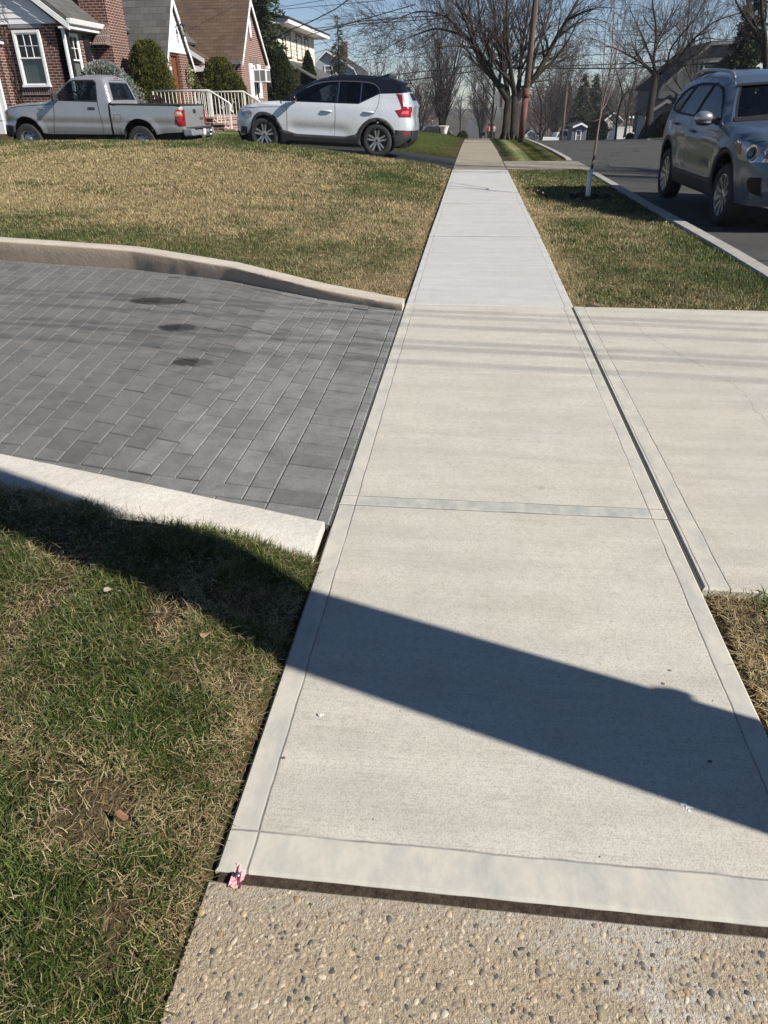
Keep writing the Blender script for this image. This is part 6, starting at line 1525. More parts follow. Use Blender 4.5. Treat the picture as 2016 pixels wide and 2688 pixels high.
# white vinyl fence across the side street
T = thing('vinyl_fence', 'long white vinyl panel fence beyond the intersection on the right', 'fence', (27, 146, -5.2)); xa = 22.6
for i in range(6):
    x = xa+i*2.0; z = -5.25+.09*i; a = MB(); a.box(x-.10, x+.10, 145.9, 146.1, z, z+2.1); a.hexa([(x-.13, 145.87, z+2.1), (x+.13, 145.87, z+2.1), (x+.13, 146.13, z+2.1), (x-.13, 146.13, z+2.1), (x-.03, 145.97, z+2.25), (x+.03, 145.97, z+2.25), (x+.03, 146.03, z+2.25), (x-.03, 146.03, z+2.25)]); a.build('post', WHITE, T, world=True)
    if i < 5:
        a = MB(); n = 12
        for k in range(n): a.box(x+.10+k*.15, x+.10+k*.15+.146, 145.97, 146.03, z+.1, z+1.8)
        a.box(x+.10, x+1.9, 145.94, 146.06, z+1.8, z+1.95); a.box(x+.10, x+1.9, 145.94, 146.06, z+.02, z+.16); a.build('panel', WHITE, T, world=True)
# ------------------------------------------------------------------ bare trees
def bark(name, a, b, sc=9):
    m = NT(name); p = m.co('Object'); n = m.noise(2.5, 5, .7, m.co('Object', scale=(sc, sc, 1.2))); n2 = m.noise(1.2, 3, .6, p)
    c = m.ramp(n, [(.32, tuple(x*.4 for x in a)), (.5, a), (.72, b)]); c = m.mix(m.ramp(n2, [(.5, 0), (.75, .35)]), c, (.07, .075, .05)); m.set(c, .95, 0, .1); m.bump(n, .9, .03); return m.mat
BARK = bark('grey_bark', (.036, .031, .025), (.078, .068, .055)); BARKD = bark('dark_bark', (.03, .026, .023), (.06, .052, .045)); TWIG = simple('twig_bark', (.036, .025, .023), .9, var=.25, vs=1); TWIG2 = simple('grey_twig_bark', (.045, .036, .034), .9, var=.25, vs=1)
class Bare:
    def __init__(s, seed): s.r = random.Random(seed); s.big = []; s.fine = []
    def seg(s, p, q, r0, r1): (s.big if r0 > .03 else s.fine).append((p, q, r0, r1))
    def path(s, pts, r0, r1):
        n = len(pts)-1
        for i in range(n): s.seg(pts[i], pts[i+1], r0+(r1-r0)*i/n, r0+(r1-r0)*(i+1)/n)
    def grow(s, p, d, L, r, lvl, P):
        R = s.r; n = max(3, int(L/P['step'][min(lvl, len(P['step'])-1)])); pts = [p.copy()]; d = d.normalized(); rmin = P.get('rmin', .005)
        ds = []
        for i in range(n):
            d = (d + Vector((R.gauss(0, 1), R.gauss(0, 1), R.gauss(0, 1)))*P['wig'] + Vector((0, 0, P['trop'][min(lvl, len(P['trop'])-1)]))).normalized(); ds.append(d.copy()); pts.append(pts[-1]+d*(L/n))
        r1 = max(rmin*.7, r*.35); s.path(pts, r, r1)
        s.kids(pts, ds, L, r, r1, lvl, P)
    def kids(s, pts, ds, L, r, r1, lvl, P):
        if lvl >= P['max']: return
        R = s.r; n = len(pts)-1; N = P['kids'][min(lvl, len(P['kids'])-1)]; N = int(N*L/P['ref'][min(lvl, len(P['ref'])-1)]+R.random())
        for k in range(N):
            f = P.get('f0', .2)+(1-P.get('f0', .2))*(k+R.random())/max(1, N); i = min(n-1, int(f*n)); q = f*n-i; p = pts[i].lerp(pts[i+1], q)
            ax = ds[i]; ang = math.radians(R.uniform(*P['ang'])); o = ax.orthogonal().normalized(); o.rotate(Matrix.Rotation(R.uniform(0, 2*PI), 3, ax)); dd = ax*math.cos(ang)+o*math.sin(ang)
            rr_ = max(P.get('rmin', .005), (r+(r1-r)*f)*R.uniform(.4, .62)); s.grow(p, dd, L*R.uniform(*P['lr'])*(1-.45*f), rr_, lvl+1, P)
        # continue the tip as a fork
        if lvl < P['max']:
            for k in range(2):
                ax = ds[-1]; o = ax.orthogonal().normalized(); o.rotate(Matrix.Rotation(R.uniform(0, 2*PI), 3, ax)); s.grow(pts[-1], ax+o*R.uniform(.2, .5), L*.4, max(r1*.8, P.get('rmin', .005)), lvl+1, P)
    def limb(s, pts, r0, r1, P, lvl=0, dens=1):
        pts = [Vector(p) for p in pts]
        # smooth the hand laid limb
        sm = []
        for i in range(len(pts)-1):
            a = pts[max(0, i-1)]; b = pts[i]; c = pts[i+1]; d = pts[min(len(pts)-1, i+2)]
            for k in range(4):
                t = k/4; sm.append(.5*((2*b)+(c-a)*t+(2*a-5*b+4*c-d)*t*t+(3*b-a-3*c+d)*t**3))
        sm.append(pts[-1]); ds = [(sm[i+1]-sm[i]).normalized() for i in range(len(sm)-1)]; s.path(sm, r0, r1); L = sum((sm[i+1]-sm[i]).length for i in range(len(sm)-1))
        s.kids(sm, ds, L*dens, r0, r1, lvl, P)
    def mesh(s, segs, n):
        A = np.array([tuple(q[0])+tuple(q[1])+(q[2], q[3]) for q in segs], float); p, q, r0, r1 = A[:, :3], A[:, 3:6], A[:, 6], A[:, 7]; d = q-p; L = np.linalg.norm(d, axis=1, keepdims=True); d = d/np.maximum(L, 1e-6)
        up = np.where(np.abs(d[:, 2:3]) < .9, np.array([[0, 0, 1.]]), np.array([[1., 0, 0]])); u = np.cross(d, up); u /= np.linalg.norm(u, axis=1, keepdims=True); w = np.cross(d, u)
        V = []; p = p - d*(r0*.25)[:, None]; q = q + d*(r1*.25)[:, None]
        for c, r in ((p, r0), (q, r1)):
            for k in range(n): a = 2*PI*k/n; V.append(c+(u*math.cos(a)+w*math.sin(a))*r[:, None])
        V = np.stack(V, 1).reshape(-1, 3); b = (np.arange(len(segs))*2*n)[:, None]; F_ = np.concatenate([b+np.array([[k, (k+1) % n, n+(k+1) % n, n+k]]) for k in range(n)]); return V, F_
    def build(s, t, mb=BARK, mt=TWIG, bigname='trunk', finename='crown'):
        o = np.array(t.location)
        if s.big: V, F_ = s.mesh(s.big, 9); np_mesh(bigname, V-o, F_, mb, parent=t, smooth=True)
        if s.fine: V, F_ = s.mesh(s.fine, 3); np_mesh(finename, V-o, F_, mt, parent=t)
PB = dict(step=[.5, .35, .25, .2], wig=.10, trop=[.05, .05, .03, .02], max=3, kids=[13, 8, 6], ref=[6, 2.5, 1.2], ang=(24, 48), lr=(.34, .55), rmin=.0055, f0=.16)
# the big double trunked tree behind the utility pole, limbs laid out by hand
def big_tree():
    b0 = at_t(1338, 360, 33.5); t = thing('bare_tree', 'big bare tree with two trunks spreading over the walk behind the utility pole', 'tree', tuple(b0)); B = Bare(5)
    T0 = 33.5
    def im(pts): return [at_t(u, v, T0+dz) for u, v, dz in pts]
    lt = im([(1326, 362, 0), (1329, 330, 0), (1332, 290, .05), (1335, 262, .1)]); rt = im([(1349, 362, .0), (1350, 330, .1), (1351, 290, .1), (1351, 255, .1)])
    B.path([Vector(p) for p in lt], .20, .175); B.path([Vector(p) for p in rt], .24, .19)
    for c in (lt, rt):
        for k in range(6):
            q = 2*PI*k/6+.3; B.path([Vector(c[0])+Vector((.27*math.cos(q), .27*math.sin(q), -.15)), Vector(c[0])+Vector((.10*math.cos(q), .10*math.sin(q), .22))], .07, .10)
    L = [([(1333, 262, .1), (1316, 235, -.2), (1290, 195, -.6), (1268, 150, -1.), (1246, 110, -1.6), (1236, 50, -2), (1226, -40, -2.2)], .20, .06),
         ([(1290, 195, -.6), (1262, 160, -1.3), (1240, 105, -2.2), (1225, 60, -3), (1200, 10, -3.6), (1185, -60, -4)], .115, .045),
         ([(1246, 118, -1.6), (1222, 96, -1.2), (1180, 82, -.4), (1140, 76, .4), (1090, 92, 1.0), (1040, 112, 1.4), (995, 138, 1.7)], .085, .018),
         ([(1228, 100, -1.2), (1200, 70, -.2), (1160, 40, 1.0), (1100, 30, 2.), (1040, 50, 3), (1000, 60, 3.6)], .07, .018),
         ([(1250, 130, -1.5), (1215, 120, -2.5), (1170, 122, -3.5), (1120, 138, -4.2), (1075, 150, -4.6), (1040, 148, -5)], .06, .015),
         ([(1333, 262, .1), (1330, 225, .5), (1318, 170, 1.2), (1305, 110, 1.8), (1298, 40, 2.4), (1290, -60, 3)], .17, .055),
         ([(1352, 255, .1), (1345, 215, -.5), (1338, 160, -1.2), (1332, 90, -1.8), (1330, 20, -2.2), (1334, -60, -2.6)], .165, .055),
         ([(1352, 255, .1), (1362, 222, .6), (1366, 170, 1.1), (1372, 110, 1.6), (1385, 40, 2), (1395, -50, 2.4)], .165, .055),
         ([(1350, 240, .1), (1330, 200, .2), (1285, 130, .6), (1262, 70, 1.), (1256, 10, 1.3), (1250, -50, 1.5)], .12, .045),
         ([(1354, 262, .1), (1390, 218, -.2), (1413, 190, -.4), (1437, 145, -.6), (1458, 105, -.8), (1488, 52, -1.1), (1515, 5, -1.3), (1535, -40, -1.4)], .20, .07),
         ([(1390, 222, -.2), (1402, 160, .6), (1420, 100, 1.4), (1438, 50, 2.0), (1452, -10, 2.6)], .10, .04),
         ([(1458, 105, -.8), (1500, 72, -.4), (1545, 50, .2), (1590, 58, .8), (1620, 80, 1.2)], .06, .015),
         ([(1488, 52, -1.1), (1530, 32, -1.8), (1575, 20, -2.4), (1630, 22, -3)], .055, .015),
         ([(1470, 80, -.9), (1505, 90, -1.6), (1525, 110, -2.2), (1532, 150, -2.6)], .035, .010),
         ([(1360, 200, .7), (1390, 140, 1.6), (1420, 80, 2.6), (1455, 30, 3.4)], .07, .03)]
    PX_ = dict(PB); PX_.update(kids=[14, 9, 7])
    for pts, r0, r1 in L: B.limb(im(pts), r0*.82, r1*.6, PX_)
    B.build(t, BARK, TWIG); return t
big_tree()
def tree2():
    b0 = at_t(1700, 352, 50); t = thing('bare_tree', 'large bare street tree across the road, dark trunk forking low over the grass', 'tree', tuple(b0)); B = Bare(8); T0 = 50
    def im(pts): return [at_t(u, v, T0+dz) for u, v, dz in pts]
    tr = im([(1700, 356, 0), (1706, 300, 0), (1714, 240, 0), (1722, 200, 0)]); B.path([Vector(p) for p in tr], .27, .22)
    for k in range(7): q = 2*PI*k/7; B.path([Vector(tr[0])+Vector((.6*math.cos(q), .6*math.sin(q), -.2)), Vector(tr[0])+Vector((.18*math.cos(q), .18*math.sin(q), .6))], .1, .18)
    L = [([(1722, 200, 0), (1700, 178, -.5), (1678, 160, -1.2), (1650, 145, -2), (1618, 128, -2.6), (1590, 120, -3)], .16, .04), ([(1720, 195, 0), (1716, 160, .5), (1720, 120, 1), (1722, 70, 1.5), (1714, 20, 2), (1712, -40, 2.4)], .17, .06),
         ([(1716, 170, .3), (1700, 130, 1.2), (1686, 95, 2), (1670, 60, 2.8), (1652, 20, 3.4)], .11, .035), ([(1724, 200, 0), (1752, 178, -.5), (1785, 150, -1), (1810, 115, -1.6), (1840, 85, -2), (1880, 55, -2.4), (1940, 35, -2.8)], .16, .04),
         ([(1785, 150, -1), (1800, 100, -.2), (1806, 50, .6), (1812, 0, 1.2), (1820, -50, 1.6)], .10, .04), ([(1752, 178, -.5), (1760, 130, -1.6), (1790, 90, -2.6), (1830, 40, -3.4), (1860, -20, -4)], .09, .03),
         ([(1810, 115, -1.6), (1850, 100, -2.2), (1900, 105, -2.8), (1950, 100, -3.2)], .06, .02), ([(1722, 110, 1), (1745, 70, 1.8), (1765, 30, 2.6), (1775, -20, 3.2)], .08, .03), ([(1650, 145, -2), (1630, 165, -2.4), (1600, 172, -2.8)], .04, .012)]
    P = dict(PB); P.update(wig=.13, ang=(28, 58), kids=[13, 9, 7])
    for pts, r0, r1 in L: B.limb(im(pts), r0*.75, r1*.7, P)
    B.build(t, BARKD, TWIG2)
tree2()
def tree3():
    b0 = at_t(1990, 330, 30); t = thing('bare_tree', 'bare tree at the right edge with dark leaning stems above the SUV', 'tree', tuple(b0)); B = Bare(12); T0 = 30
    def im(pts): return [at_t(u, v, T0+dz) for u, v, dz in pts]
    B.path([Vector(p) for p in im([(1985, 335, 0), (1998, 240, 0), (2012, 185, 0)])], .20, .17)
    L = [([(2012, 185, 0), (2005, 130, .3), (1985, 85, .6), (1968, 30, 1), (1955, -40, 1.4)], .13, .05), ([(2010, 175, 0), (2008, 100, -.5), (2000, 30, -1), (1998, -40, -1.4)], .12, .05), ([(1985, 85, .6), (1960, 50, 0), (1935, 10, -.6), (1920, -30, -1)], .06, .02), ([(2012, 185, 0), (2040, 120, 0), (2080, 40, 0)], .12, .04)]
    for pts, r0, r1 in L: B.limb(im(pts), r0, r1, PB)
    B.build(t, BARKD, TWIG2)
tree3()
# sapling staked on the verge
def sapling():
    b0 = Vector((1.885, 12.7, float(ground_z(1.885, 12.7)))); t = thing('young_tree', 'thin young street tree with a white trunk guard on the verge beside the SUV', 'tree', tuple(b0)); B = Bare(3); T0 = 11.02
    def im(pts): return [at_t(u, v, T0+dz) for u, v, dz in pts]
    B.path([Vector(p) for p in im([(1545, 510, 0), (1549, 462, 0), (1560, 410, 0), (1568, 350, 0), (1573, 318, 0), (1577, 300, 0)])], .021, .017)
    L = [([(1577, 300, 0), (1590, 240, .1), (1603, 170, .1), (1608, 100, .2), (1612, 20, .3), (1614, -40, .3)], .013, .006), ([(1575, 303, 0), (1581, 250, -.1), (1583, 190, -.2), (1587, 125, -.2), (1590, 60, -.3)], .010, .004), ([(1573, 305, 0), (1558, 290, .1), (1546, 265, .2), (1540, 235, .2), (1526, 215, .2)], .008, .004),
         ([(1577, 292, 0), (1592, 270, .2), (1608, 215, .3), (1622, 150, .4), (1636, 90, .4), (1644, 20, .4)], .010, .004), ([(1590, 240, 0), (1600, 190, -.3), (1624, 110, -.4), (1640, 40, -.5)], .007, .003), ([(1575, 312, 0), (1560, 318, -.1), (1552, 316, -.1)], .006, .003)]
    P = dict(step=[.2, .15, .1], wig=.05, trop=[.10, .10, .08], max=2, kids=[5, 3], ref=[2, .8], ang=(14, 30), lr=(.3, .5), rmin=.0028, f0=.2)
    for pts, r0, r1 in L: B.limb(im(pts), r0, r1, P)
    B.big = B.big+B.fine; B.fine = []; B.build(t, simple('sapling_bark', (.075, .048, .037), .7, var=.3, vs=12), None, 'stem')
    a = MB(); p = [at_t(1543, 515, T0), at_t(1546.5, 475, T0), at_t(1551, 446, T0)]; a.tube([tuple(q) for q in p], [.040, .037, .035], 14); part(a, 'trunk_guard', simple('guard_white', (.72, .71, .68), .5), t).data.polygons.foreach_set('use_smooth', [True]*1 if False else [True]*len(t.children[-1].data.polygons))
    a = MB(); a.cur = (.035, .028, .022); rv = random.Random(4)
    for i in range(60):
        q = rv.uniform(0, 6.28); d_ = rv.uniform(0, .34)**1; a.blob((b0.x+d_*math.cos(q), b0.y+d_*math.sin(q)*1.0, b0.z+.012), rv.uniform(.02, .05), rv.uniform(.02, .05), rv.uniform(.008, .03), .3, (4, 6))
    o = a.build('mulch', simple('mulch', (.028, .022, .018), .95, var=.4, vs=30)); tag(o, 'dark mulch ring around the foot of the young tree', 'mulch', kind='stuff')
sapling()
# generic distant bare trees: three grown once, then copied
PG = dict(step=[.7, .5, .4], wig=.13, trop=[.07, .08, .06], max=3, kids=[9, 6, 4], ref=[6, 2.8, 1.4], ang=(22, 46), lr=(.40, .62), rmin=.010, f0=.2)
def generic(seed, H, r, nst, P, name='bare_tree', mb=BARKD, mt=TWIG):
    t = thing(name, None, 'tree', (0, 0, 0)); B = Bare(seed); R = B.r
    for k in range(nst):
        q = 2*PI*k/max(1, nst)+R.random(); sp = .05 if nst == 1 else .22; d = Vector((math.cos(q)*sp, math.sin(q)*sp, 1)).normalized(); p = Vector((0, 0, -.4)); pts = [p+d*0, p+d*H*.12+Vector((R.gauss(0, .05), R.gauss(0, .05), 0)), p+d*H*.3, p+d*H*.55+Vector((R.gauss(0, .3), R.gauss(0, .3), 0)), p+d*H*.8+Vector((R.gauss(0, .4), R.gauss(0, .4), 0)), p+d*H+Vector((R.gauss(0, .5), R.gauss(0, .5), 0))]
        PP = dict(P); PP['f0'] = .12 if nst > 1 else .26; B.limb(pts, r*(1 if nst == 1 else .7), r*.12, PP)
    B.build(t, mb, mt); return t
G1 = generic(31, 11, .26, 1, PG); G2 = generic(44, 10, .24, 4, dict(PG, ang=(16, 34))); G3 = generic(57, 8.5, .20, 2, dict(PG, ang=(28, 58), wig=.17)); G4 = generic(66, 7, .12, 1, dict(PG, ang=(30, 60), trop=[.02, .03, .0], kids=[10, 7, 4]))
used = set()
def put(G, u, v, t_, label, sc=1., rz=0., group=None, sink=0):
    p = at_t(u, v, t_); o = G if id(G) not in used else copy_tree(G); used.add(id(G)); o.location = (p.x, p.y, p.z-sink); o.scale = (sc, sc, sc); o.rotation_euler = (0, 0, rz); o['label'] = label; o['category'] = 'tree'
    if group: o['group'] = group
put(G2, 1158, 356, 78, 'tall bare multi stemmed tree straight behind the white urn', 1.05, .4)
put(G3, 1072, 352, 66, 'spreading bare tree in front of the white house, left of the urn', .62, 1.3)
put(G4, 1208, 352, 80, 'small bare tree above the yellow green bush by the walk', .75, 2.)
put(G1, 1291, 366, 80, 'bare tree on the left of the stop sign, hanging over the strollers', .86, 2.2)
put(G2, 1262, 366, 130, 'bare tree far down the walk, between the strollers and the yellow bush', 1.0, 3.1)
put(G3, 1105, 346, 120, 'bare tree top showing between the white SUV tail and the urn tree', 1.2, 2.2)
put(G1, 1000, 350, 150, 'faint bare tree above the dark roof left of the street', 1.15, 4.)
put(G3, 1420, 368, 88, 'bare tree with a dark forked trunk above the pale grey garage', .9, .5)
put(G2, 1455, 366, 120, 'tall bare tree left of the far utility pole', 1.05, 1.)
put(G1, 1490, 362, 135, 'bare tree right behind the far utility pole', 1.0, 2.7)
put(G4, 1615, 362, 62, 'slim bare tree standing before the left end of the white fence', .98, 3.6)
put(G1, 1640, 352, 125, 'bare tree behind the white fence, left of the dark street tree', 1.0, 5.)
put(G3, 1668, 352, 80, 'small forked bare tree just left of the dark street tree', .62, 2.5)
put(G2, 1585, 350, 170, 'bare tree behind the brown roofed house', 1.1, 5.2)
put(G1, 1760, 330, 95, 'bare tree between the dark street tree and the shaded grey house', .9, 1.9)
put(G1, 1800, 330, 58, 'bare tree in front of the shaded grey house, directly above the SUV tail', .62, 1.1)
put(G3, 1850, 300, 66, 'spreading bare tree whose crown fills the gap between grey house and white gable', .85, 3.3)
put(G3, 1540, 345, 210, 'bare tree far behind the pair of dark conifers', 1.2, 1.)
o = copy_tree(G1); o.location = (14.2, 13.2, float(ground_z(14.2, 13.2))-.1); o.scale = (.92, .92, .92); o.rotation_euler = (0, 0, .7); tag(o, 'bare street tree across the road abreast of the SUV, throwing branch shadows over the asphalt', 'tree')
# the far wood seen as one brown mass along the horizon
def far_wood():
    g = np.random.default_rng(77); segs = []; R = random.Random(5)
    B = Bare(9)
    for i in range(900):
        Y = 150+420*R.random()**1.2; X = R.uniform(-.34, .40)*Y
        if abs(X) < 9+.01*Y and Y < 430: continue
        z = float(prof(Y))-.5; H = R.uniform(8, 14); p = Vector((X, Y, z))
        B.path([p, p+Vector((R.gauss(0, .3), R.gauss(0, .3), H*.45)), p+Vector((R.gauss(0, .6), R.gauss(0, .6), H))], .16, .03)
        for k in range(38):
            f = R.uniform(.25, 1); q = p+Vector((0, 0, H*f)); a = R.uniform(0, 6.28); l = H*R.uniform(.12, .34)*(1.15-f*.6); d = Vector((math.cos(a)*.8, math.sin(a)*.8, R.uniform(.3, 1.1))).normalized(); e = q+d*l; B.seg(q, e, .045, .03)
            for w in range(3): dd = (d+Vector((R.gauss(0, .5), R.gauss(0, .5), R.gauss(0, .4)))).normalized(); s_ = q.lerp(e, R.uniform(.3, 1)); B.seg(s_, s_+dd*l*.55, .034, .02)
    V, F_ = B.mesh(B.big+B.fine, 3); o = np_mesh('far_wood', V, F_, simple('far_twigs', (.075, .055, .05), .95)); tag(o, 'brown leafless wood covering the valley in the distance', 'wood', kind='stuff')
far_wood()

# ------------------------------------------------------------------ evergreens and shrubs made of many small leaf faces
def leaves(name, P, N, size, cols, parent, seed=0, asp=2.2, up=.3, var=.45, mat=None):
    """one small diamond per point; N = preferred outward direction"""
    g = np.random.default_rng(seed); n = len(P); d = N + g.normal(0, .55, (n, 3)); d[:, 2] += up; d /= np.linalg.norm(d, axis=1, keepdims=True)
    r = g.normal(0, 1, (n, 3)); s_ = np.cross(d, r); s_ /= np.maximum(np.linalg.norm(s_, axis=1, keepdims=True), 1e-6); L = (size*(.6+.8*g.random(n)))[:, None]
    V = np.stack([P, P+d*L*.5+s_*L/asp*.5, P+d*L, P+d*L*.5-s_*L/asp*.5], 1).reshape(-1, 3); i = np.arange(n)*4; F_ = np.stack([i, i+1, i+2, i+3], 1)
    C = np.asarray(cols)[g.integers(0, len(cols), n)]*(1-var/2+var*g.random(n))[:, None]; off = np.array(parent.location) if parent is not None else 0
    return np_mesh(name, V-off, F_, mat or FOL, np.repeat(C, 4, 0), parent)
def bush(name, label, cat, c, rx, ry, h, n, size, cols, seed, shape='dome', lump=.16, asp=2.2, up=.35, layers=3, rz_base=0, stem=True):
    t = thing(name, label, cat, c); g = np.random.default_rng(seed); a = g.random(n)*2*PI; z = g.random(n)
    if shape == 'cone': rad = (1-z**1.3)**.8; 
    elif shape == 'flame': rad = np.sin(np.clip(z*.86+.14, 0, 1)*PI)**.62*(1-.45*z)
    elif shape == 'egg': rad = np.sqrt(np.clip(1-((z-.38)/.64)**2, 0, 1))
    else: rad = np.sqrt(np.clip(1-z**2.4, 0, 1))*(.86+.14*np.sin(z*3))
    lum = 1 + lump*2*(fbm(a*2.2+seed, z*h*2.0, 1.3, seed)-.5) + lump*1.6*(vnoise(a*7, z*h*6, 1., seed+3)-.5)
    dep = 1 - np.abs(g.normal(0, .12, n)); r = rad*lum*dep
    P = np.stack([c[0]+rx*r*np.cos(a), c[1]+ry*r*np.sin(a), c[2]+z*h*(.93+.07*lum)], 1); N = np.stack([np.cos(a), np.sin(a), .2+z*.8], 1)
    leaves('foliage', P, N, size, cols, t, seed, asp, up)
    if stem:
        a_ = MB(); a_.tube([(0, 0, -.15), (0, 0, h*.5), (0, 0, h*.85)], [min(rx, .5)*.14, min(rx, .5)*.10, .012], 8); a_.build('stem', BARKD, t)
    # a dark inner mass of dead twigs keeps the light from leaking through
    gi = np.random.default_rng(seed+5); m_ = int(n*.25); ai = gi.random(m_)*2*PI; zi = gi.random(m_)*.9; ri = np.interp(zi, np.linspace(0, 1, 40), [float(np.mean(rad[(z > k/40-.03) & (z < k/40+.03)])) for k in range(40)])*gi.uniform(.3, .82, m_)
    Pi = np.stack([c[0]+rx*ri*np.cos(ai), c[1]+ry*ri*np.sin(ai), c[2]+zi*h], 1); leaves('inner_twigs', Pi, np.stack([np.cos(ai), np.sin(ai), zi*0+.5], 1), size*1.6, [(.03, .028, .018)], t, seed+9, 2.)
    return t
def gzp(u, v, t_): p = at_t(u, v, t_); return (p.x, p.y, float(ground_z(p.x, p.y)))
YG = [(.105, .105, .018), (.075, .085, .016), (.135, .13, .026), (.05, .062, .014)]; DG = [(.030, .045, .016), (.042, .060, .020), (.055, .070, .022), (.024, .036, .014)]; BG = [(.22, .245, .22), (.29, .315, .285), (.16, .185, .165), (.35, .375, .34)]
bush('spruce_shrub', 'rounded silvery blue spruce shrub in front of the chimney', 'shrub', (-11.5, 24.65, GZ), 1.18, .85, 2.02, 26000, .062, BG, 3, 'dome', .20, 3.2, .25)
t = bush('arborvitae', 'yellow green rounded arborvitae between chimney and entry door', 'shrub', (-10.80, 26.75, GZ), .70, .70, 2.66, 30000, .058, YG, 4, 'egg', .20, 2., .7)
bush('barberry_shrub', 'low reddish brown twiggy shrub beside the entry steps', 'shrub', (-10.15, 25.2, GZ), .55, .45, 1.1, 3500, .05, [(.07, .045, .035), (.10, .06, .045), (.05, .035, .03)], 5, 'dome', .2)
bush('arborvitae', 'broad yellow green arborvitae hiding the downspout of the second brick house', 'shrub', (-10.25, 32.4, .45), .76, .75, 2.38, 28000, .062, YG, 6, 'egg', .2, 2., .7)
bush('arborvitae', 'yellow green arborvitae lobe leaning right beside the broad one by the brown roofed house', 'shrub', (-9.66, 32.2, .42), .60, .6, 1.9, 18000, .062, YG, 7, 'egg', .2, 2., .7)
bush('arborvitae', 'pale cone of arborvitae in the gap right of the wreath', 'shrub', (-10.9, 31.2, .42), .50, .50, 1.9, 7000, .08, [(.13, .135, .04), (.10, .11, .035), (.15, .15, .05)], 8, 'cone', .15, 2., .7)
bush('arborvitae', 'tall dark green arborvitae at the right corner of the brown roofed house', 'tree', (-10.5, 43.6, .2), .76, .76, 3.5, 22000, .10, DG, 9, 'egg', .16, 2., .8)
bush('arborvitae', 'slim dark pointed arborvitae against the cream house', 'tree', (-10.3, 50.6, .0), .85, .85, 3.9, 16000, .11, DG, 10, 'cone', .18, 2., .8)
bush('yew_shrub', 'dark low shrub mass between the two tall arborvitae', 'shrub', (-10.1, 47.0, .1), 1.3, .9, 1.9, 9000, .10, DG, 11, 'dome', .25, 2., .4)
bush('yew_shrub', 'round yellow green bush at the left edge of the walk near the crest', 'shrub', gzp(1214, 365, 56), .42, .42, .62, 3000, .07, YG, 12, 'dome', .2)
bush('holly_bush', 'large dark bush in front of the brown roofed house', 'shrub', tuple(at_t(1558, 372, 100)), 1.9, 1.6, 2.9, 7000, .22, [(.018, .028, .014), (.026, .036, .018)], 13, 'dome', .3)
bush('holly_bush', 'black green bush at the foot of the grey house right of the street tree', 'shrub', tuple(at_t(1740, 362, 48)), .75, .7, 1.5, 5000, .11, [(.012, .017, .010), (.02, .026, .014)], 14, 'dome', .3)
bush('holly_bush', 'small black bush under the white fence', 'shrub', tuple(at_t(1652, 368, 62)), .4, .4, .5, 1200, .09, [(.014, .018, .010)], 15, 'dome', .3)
def conifer(label, base, H, R0, nb, seed, cols, size=.14, dens=26, droop=.35, bare_top=.0, pw=.9, lift=0):
    t = thing('spruce_tree', label, 'tree', base); R = random.Random(seed); g = np.random.default_rng(seed); P = []; N = []; B = Bare(seed); b = Vector(base)
    B.path([b+Vector((0, 0, -.3)), b+Vector((0, 0, H*.5)), b+Vector((0, 0, H))], .022*H, .015)
    for i in range(nb):
        f = (i+R.random())/nb; z = H*(.06+.94*f); L = R0*(1-f)**pw*R.uniform(.7, 1.15)+.08; a = R.uniform(0, 2*PI); d = Vector((math.cos(a), math.sin(a), lift)); n = max(3, int(L/.16)); pts = [b+Vector((0, 0, z))]
        for k in range(n): q = (k+1)/n; pts.append(b+Vector((d.x*L*q, d.y*L*q, z+lift*L*q-droop*L*q*q+.22*L*max(0, q-.55)**1.3)))
        B.path(pts, max(.012, .02*L), .005)
        m_ = int(dens*L)+6
        if f > 1-bare_top: m_ = int(m_*.35)
        for k in range(m_):
            q = R.uniform(.12, 1.); j = min(n-1, int(q*n)); p = pts[j].lerp(pts[j+1], q*n-j); sd = Vector((-d.y, d.x, 0))*R.gauss(0, 1)*.17*L*(1.15-q)**.7; p = p+sd+Vector((R.gauss(0, .02), R.gauss(0, .02), -abs(R.gauss(0, .10))*min(1, L*.6))); P.append(tuple(p)); nn = d*.8+sd*1.5+Vector((0, 0, -.25)); N.append(tuple(nn))
    leaves('foliage', np.array(P), np.array(N), size, cols, t, seed, 2.8, .0, .5); B.build(t, BARKD, BARKD, 'trunk', 'branches')
conifer('tall dark spruce rising behind the brown roofed brick house', tuple(at_t(694, 292, 39.5)), 10.5, 2.0, 230, 3, DG, .20, 80, .42)
conifer('slender weeping spruce with a bare leader beside the gambrel house chimney', (-12.1, 73, -1.6), 9.3, 1.5, 120, 4, [(.04, .055, .022), (.055, .07, .028), (.07, .08, .032)], .22, 46, .9, .22, .75)
conifer('dark evergreen at the right between the two white gables', (14.6, 48.2, -.7), 7.4, 2.0, 190, 5, [(.035, .045, .016), (.05, .06, .02), (.022, .03, .012)], .22, 60, .35)
conifer('left one of the two dark conifers on the far side of the valley', tuple(at_t(1520, 345, 120)), 8.2, 2.4, 110, 6, DG, .40, 34, .28)
conifer('right one of the two dark conifers, partly behind the young tree', tuple(at_t(1549, 345, 126)), 8.6, 2.5, 110, 7, DG, .40, 34, .28)
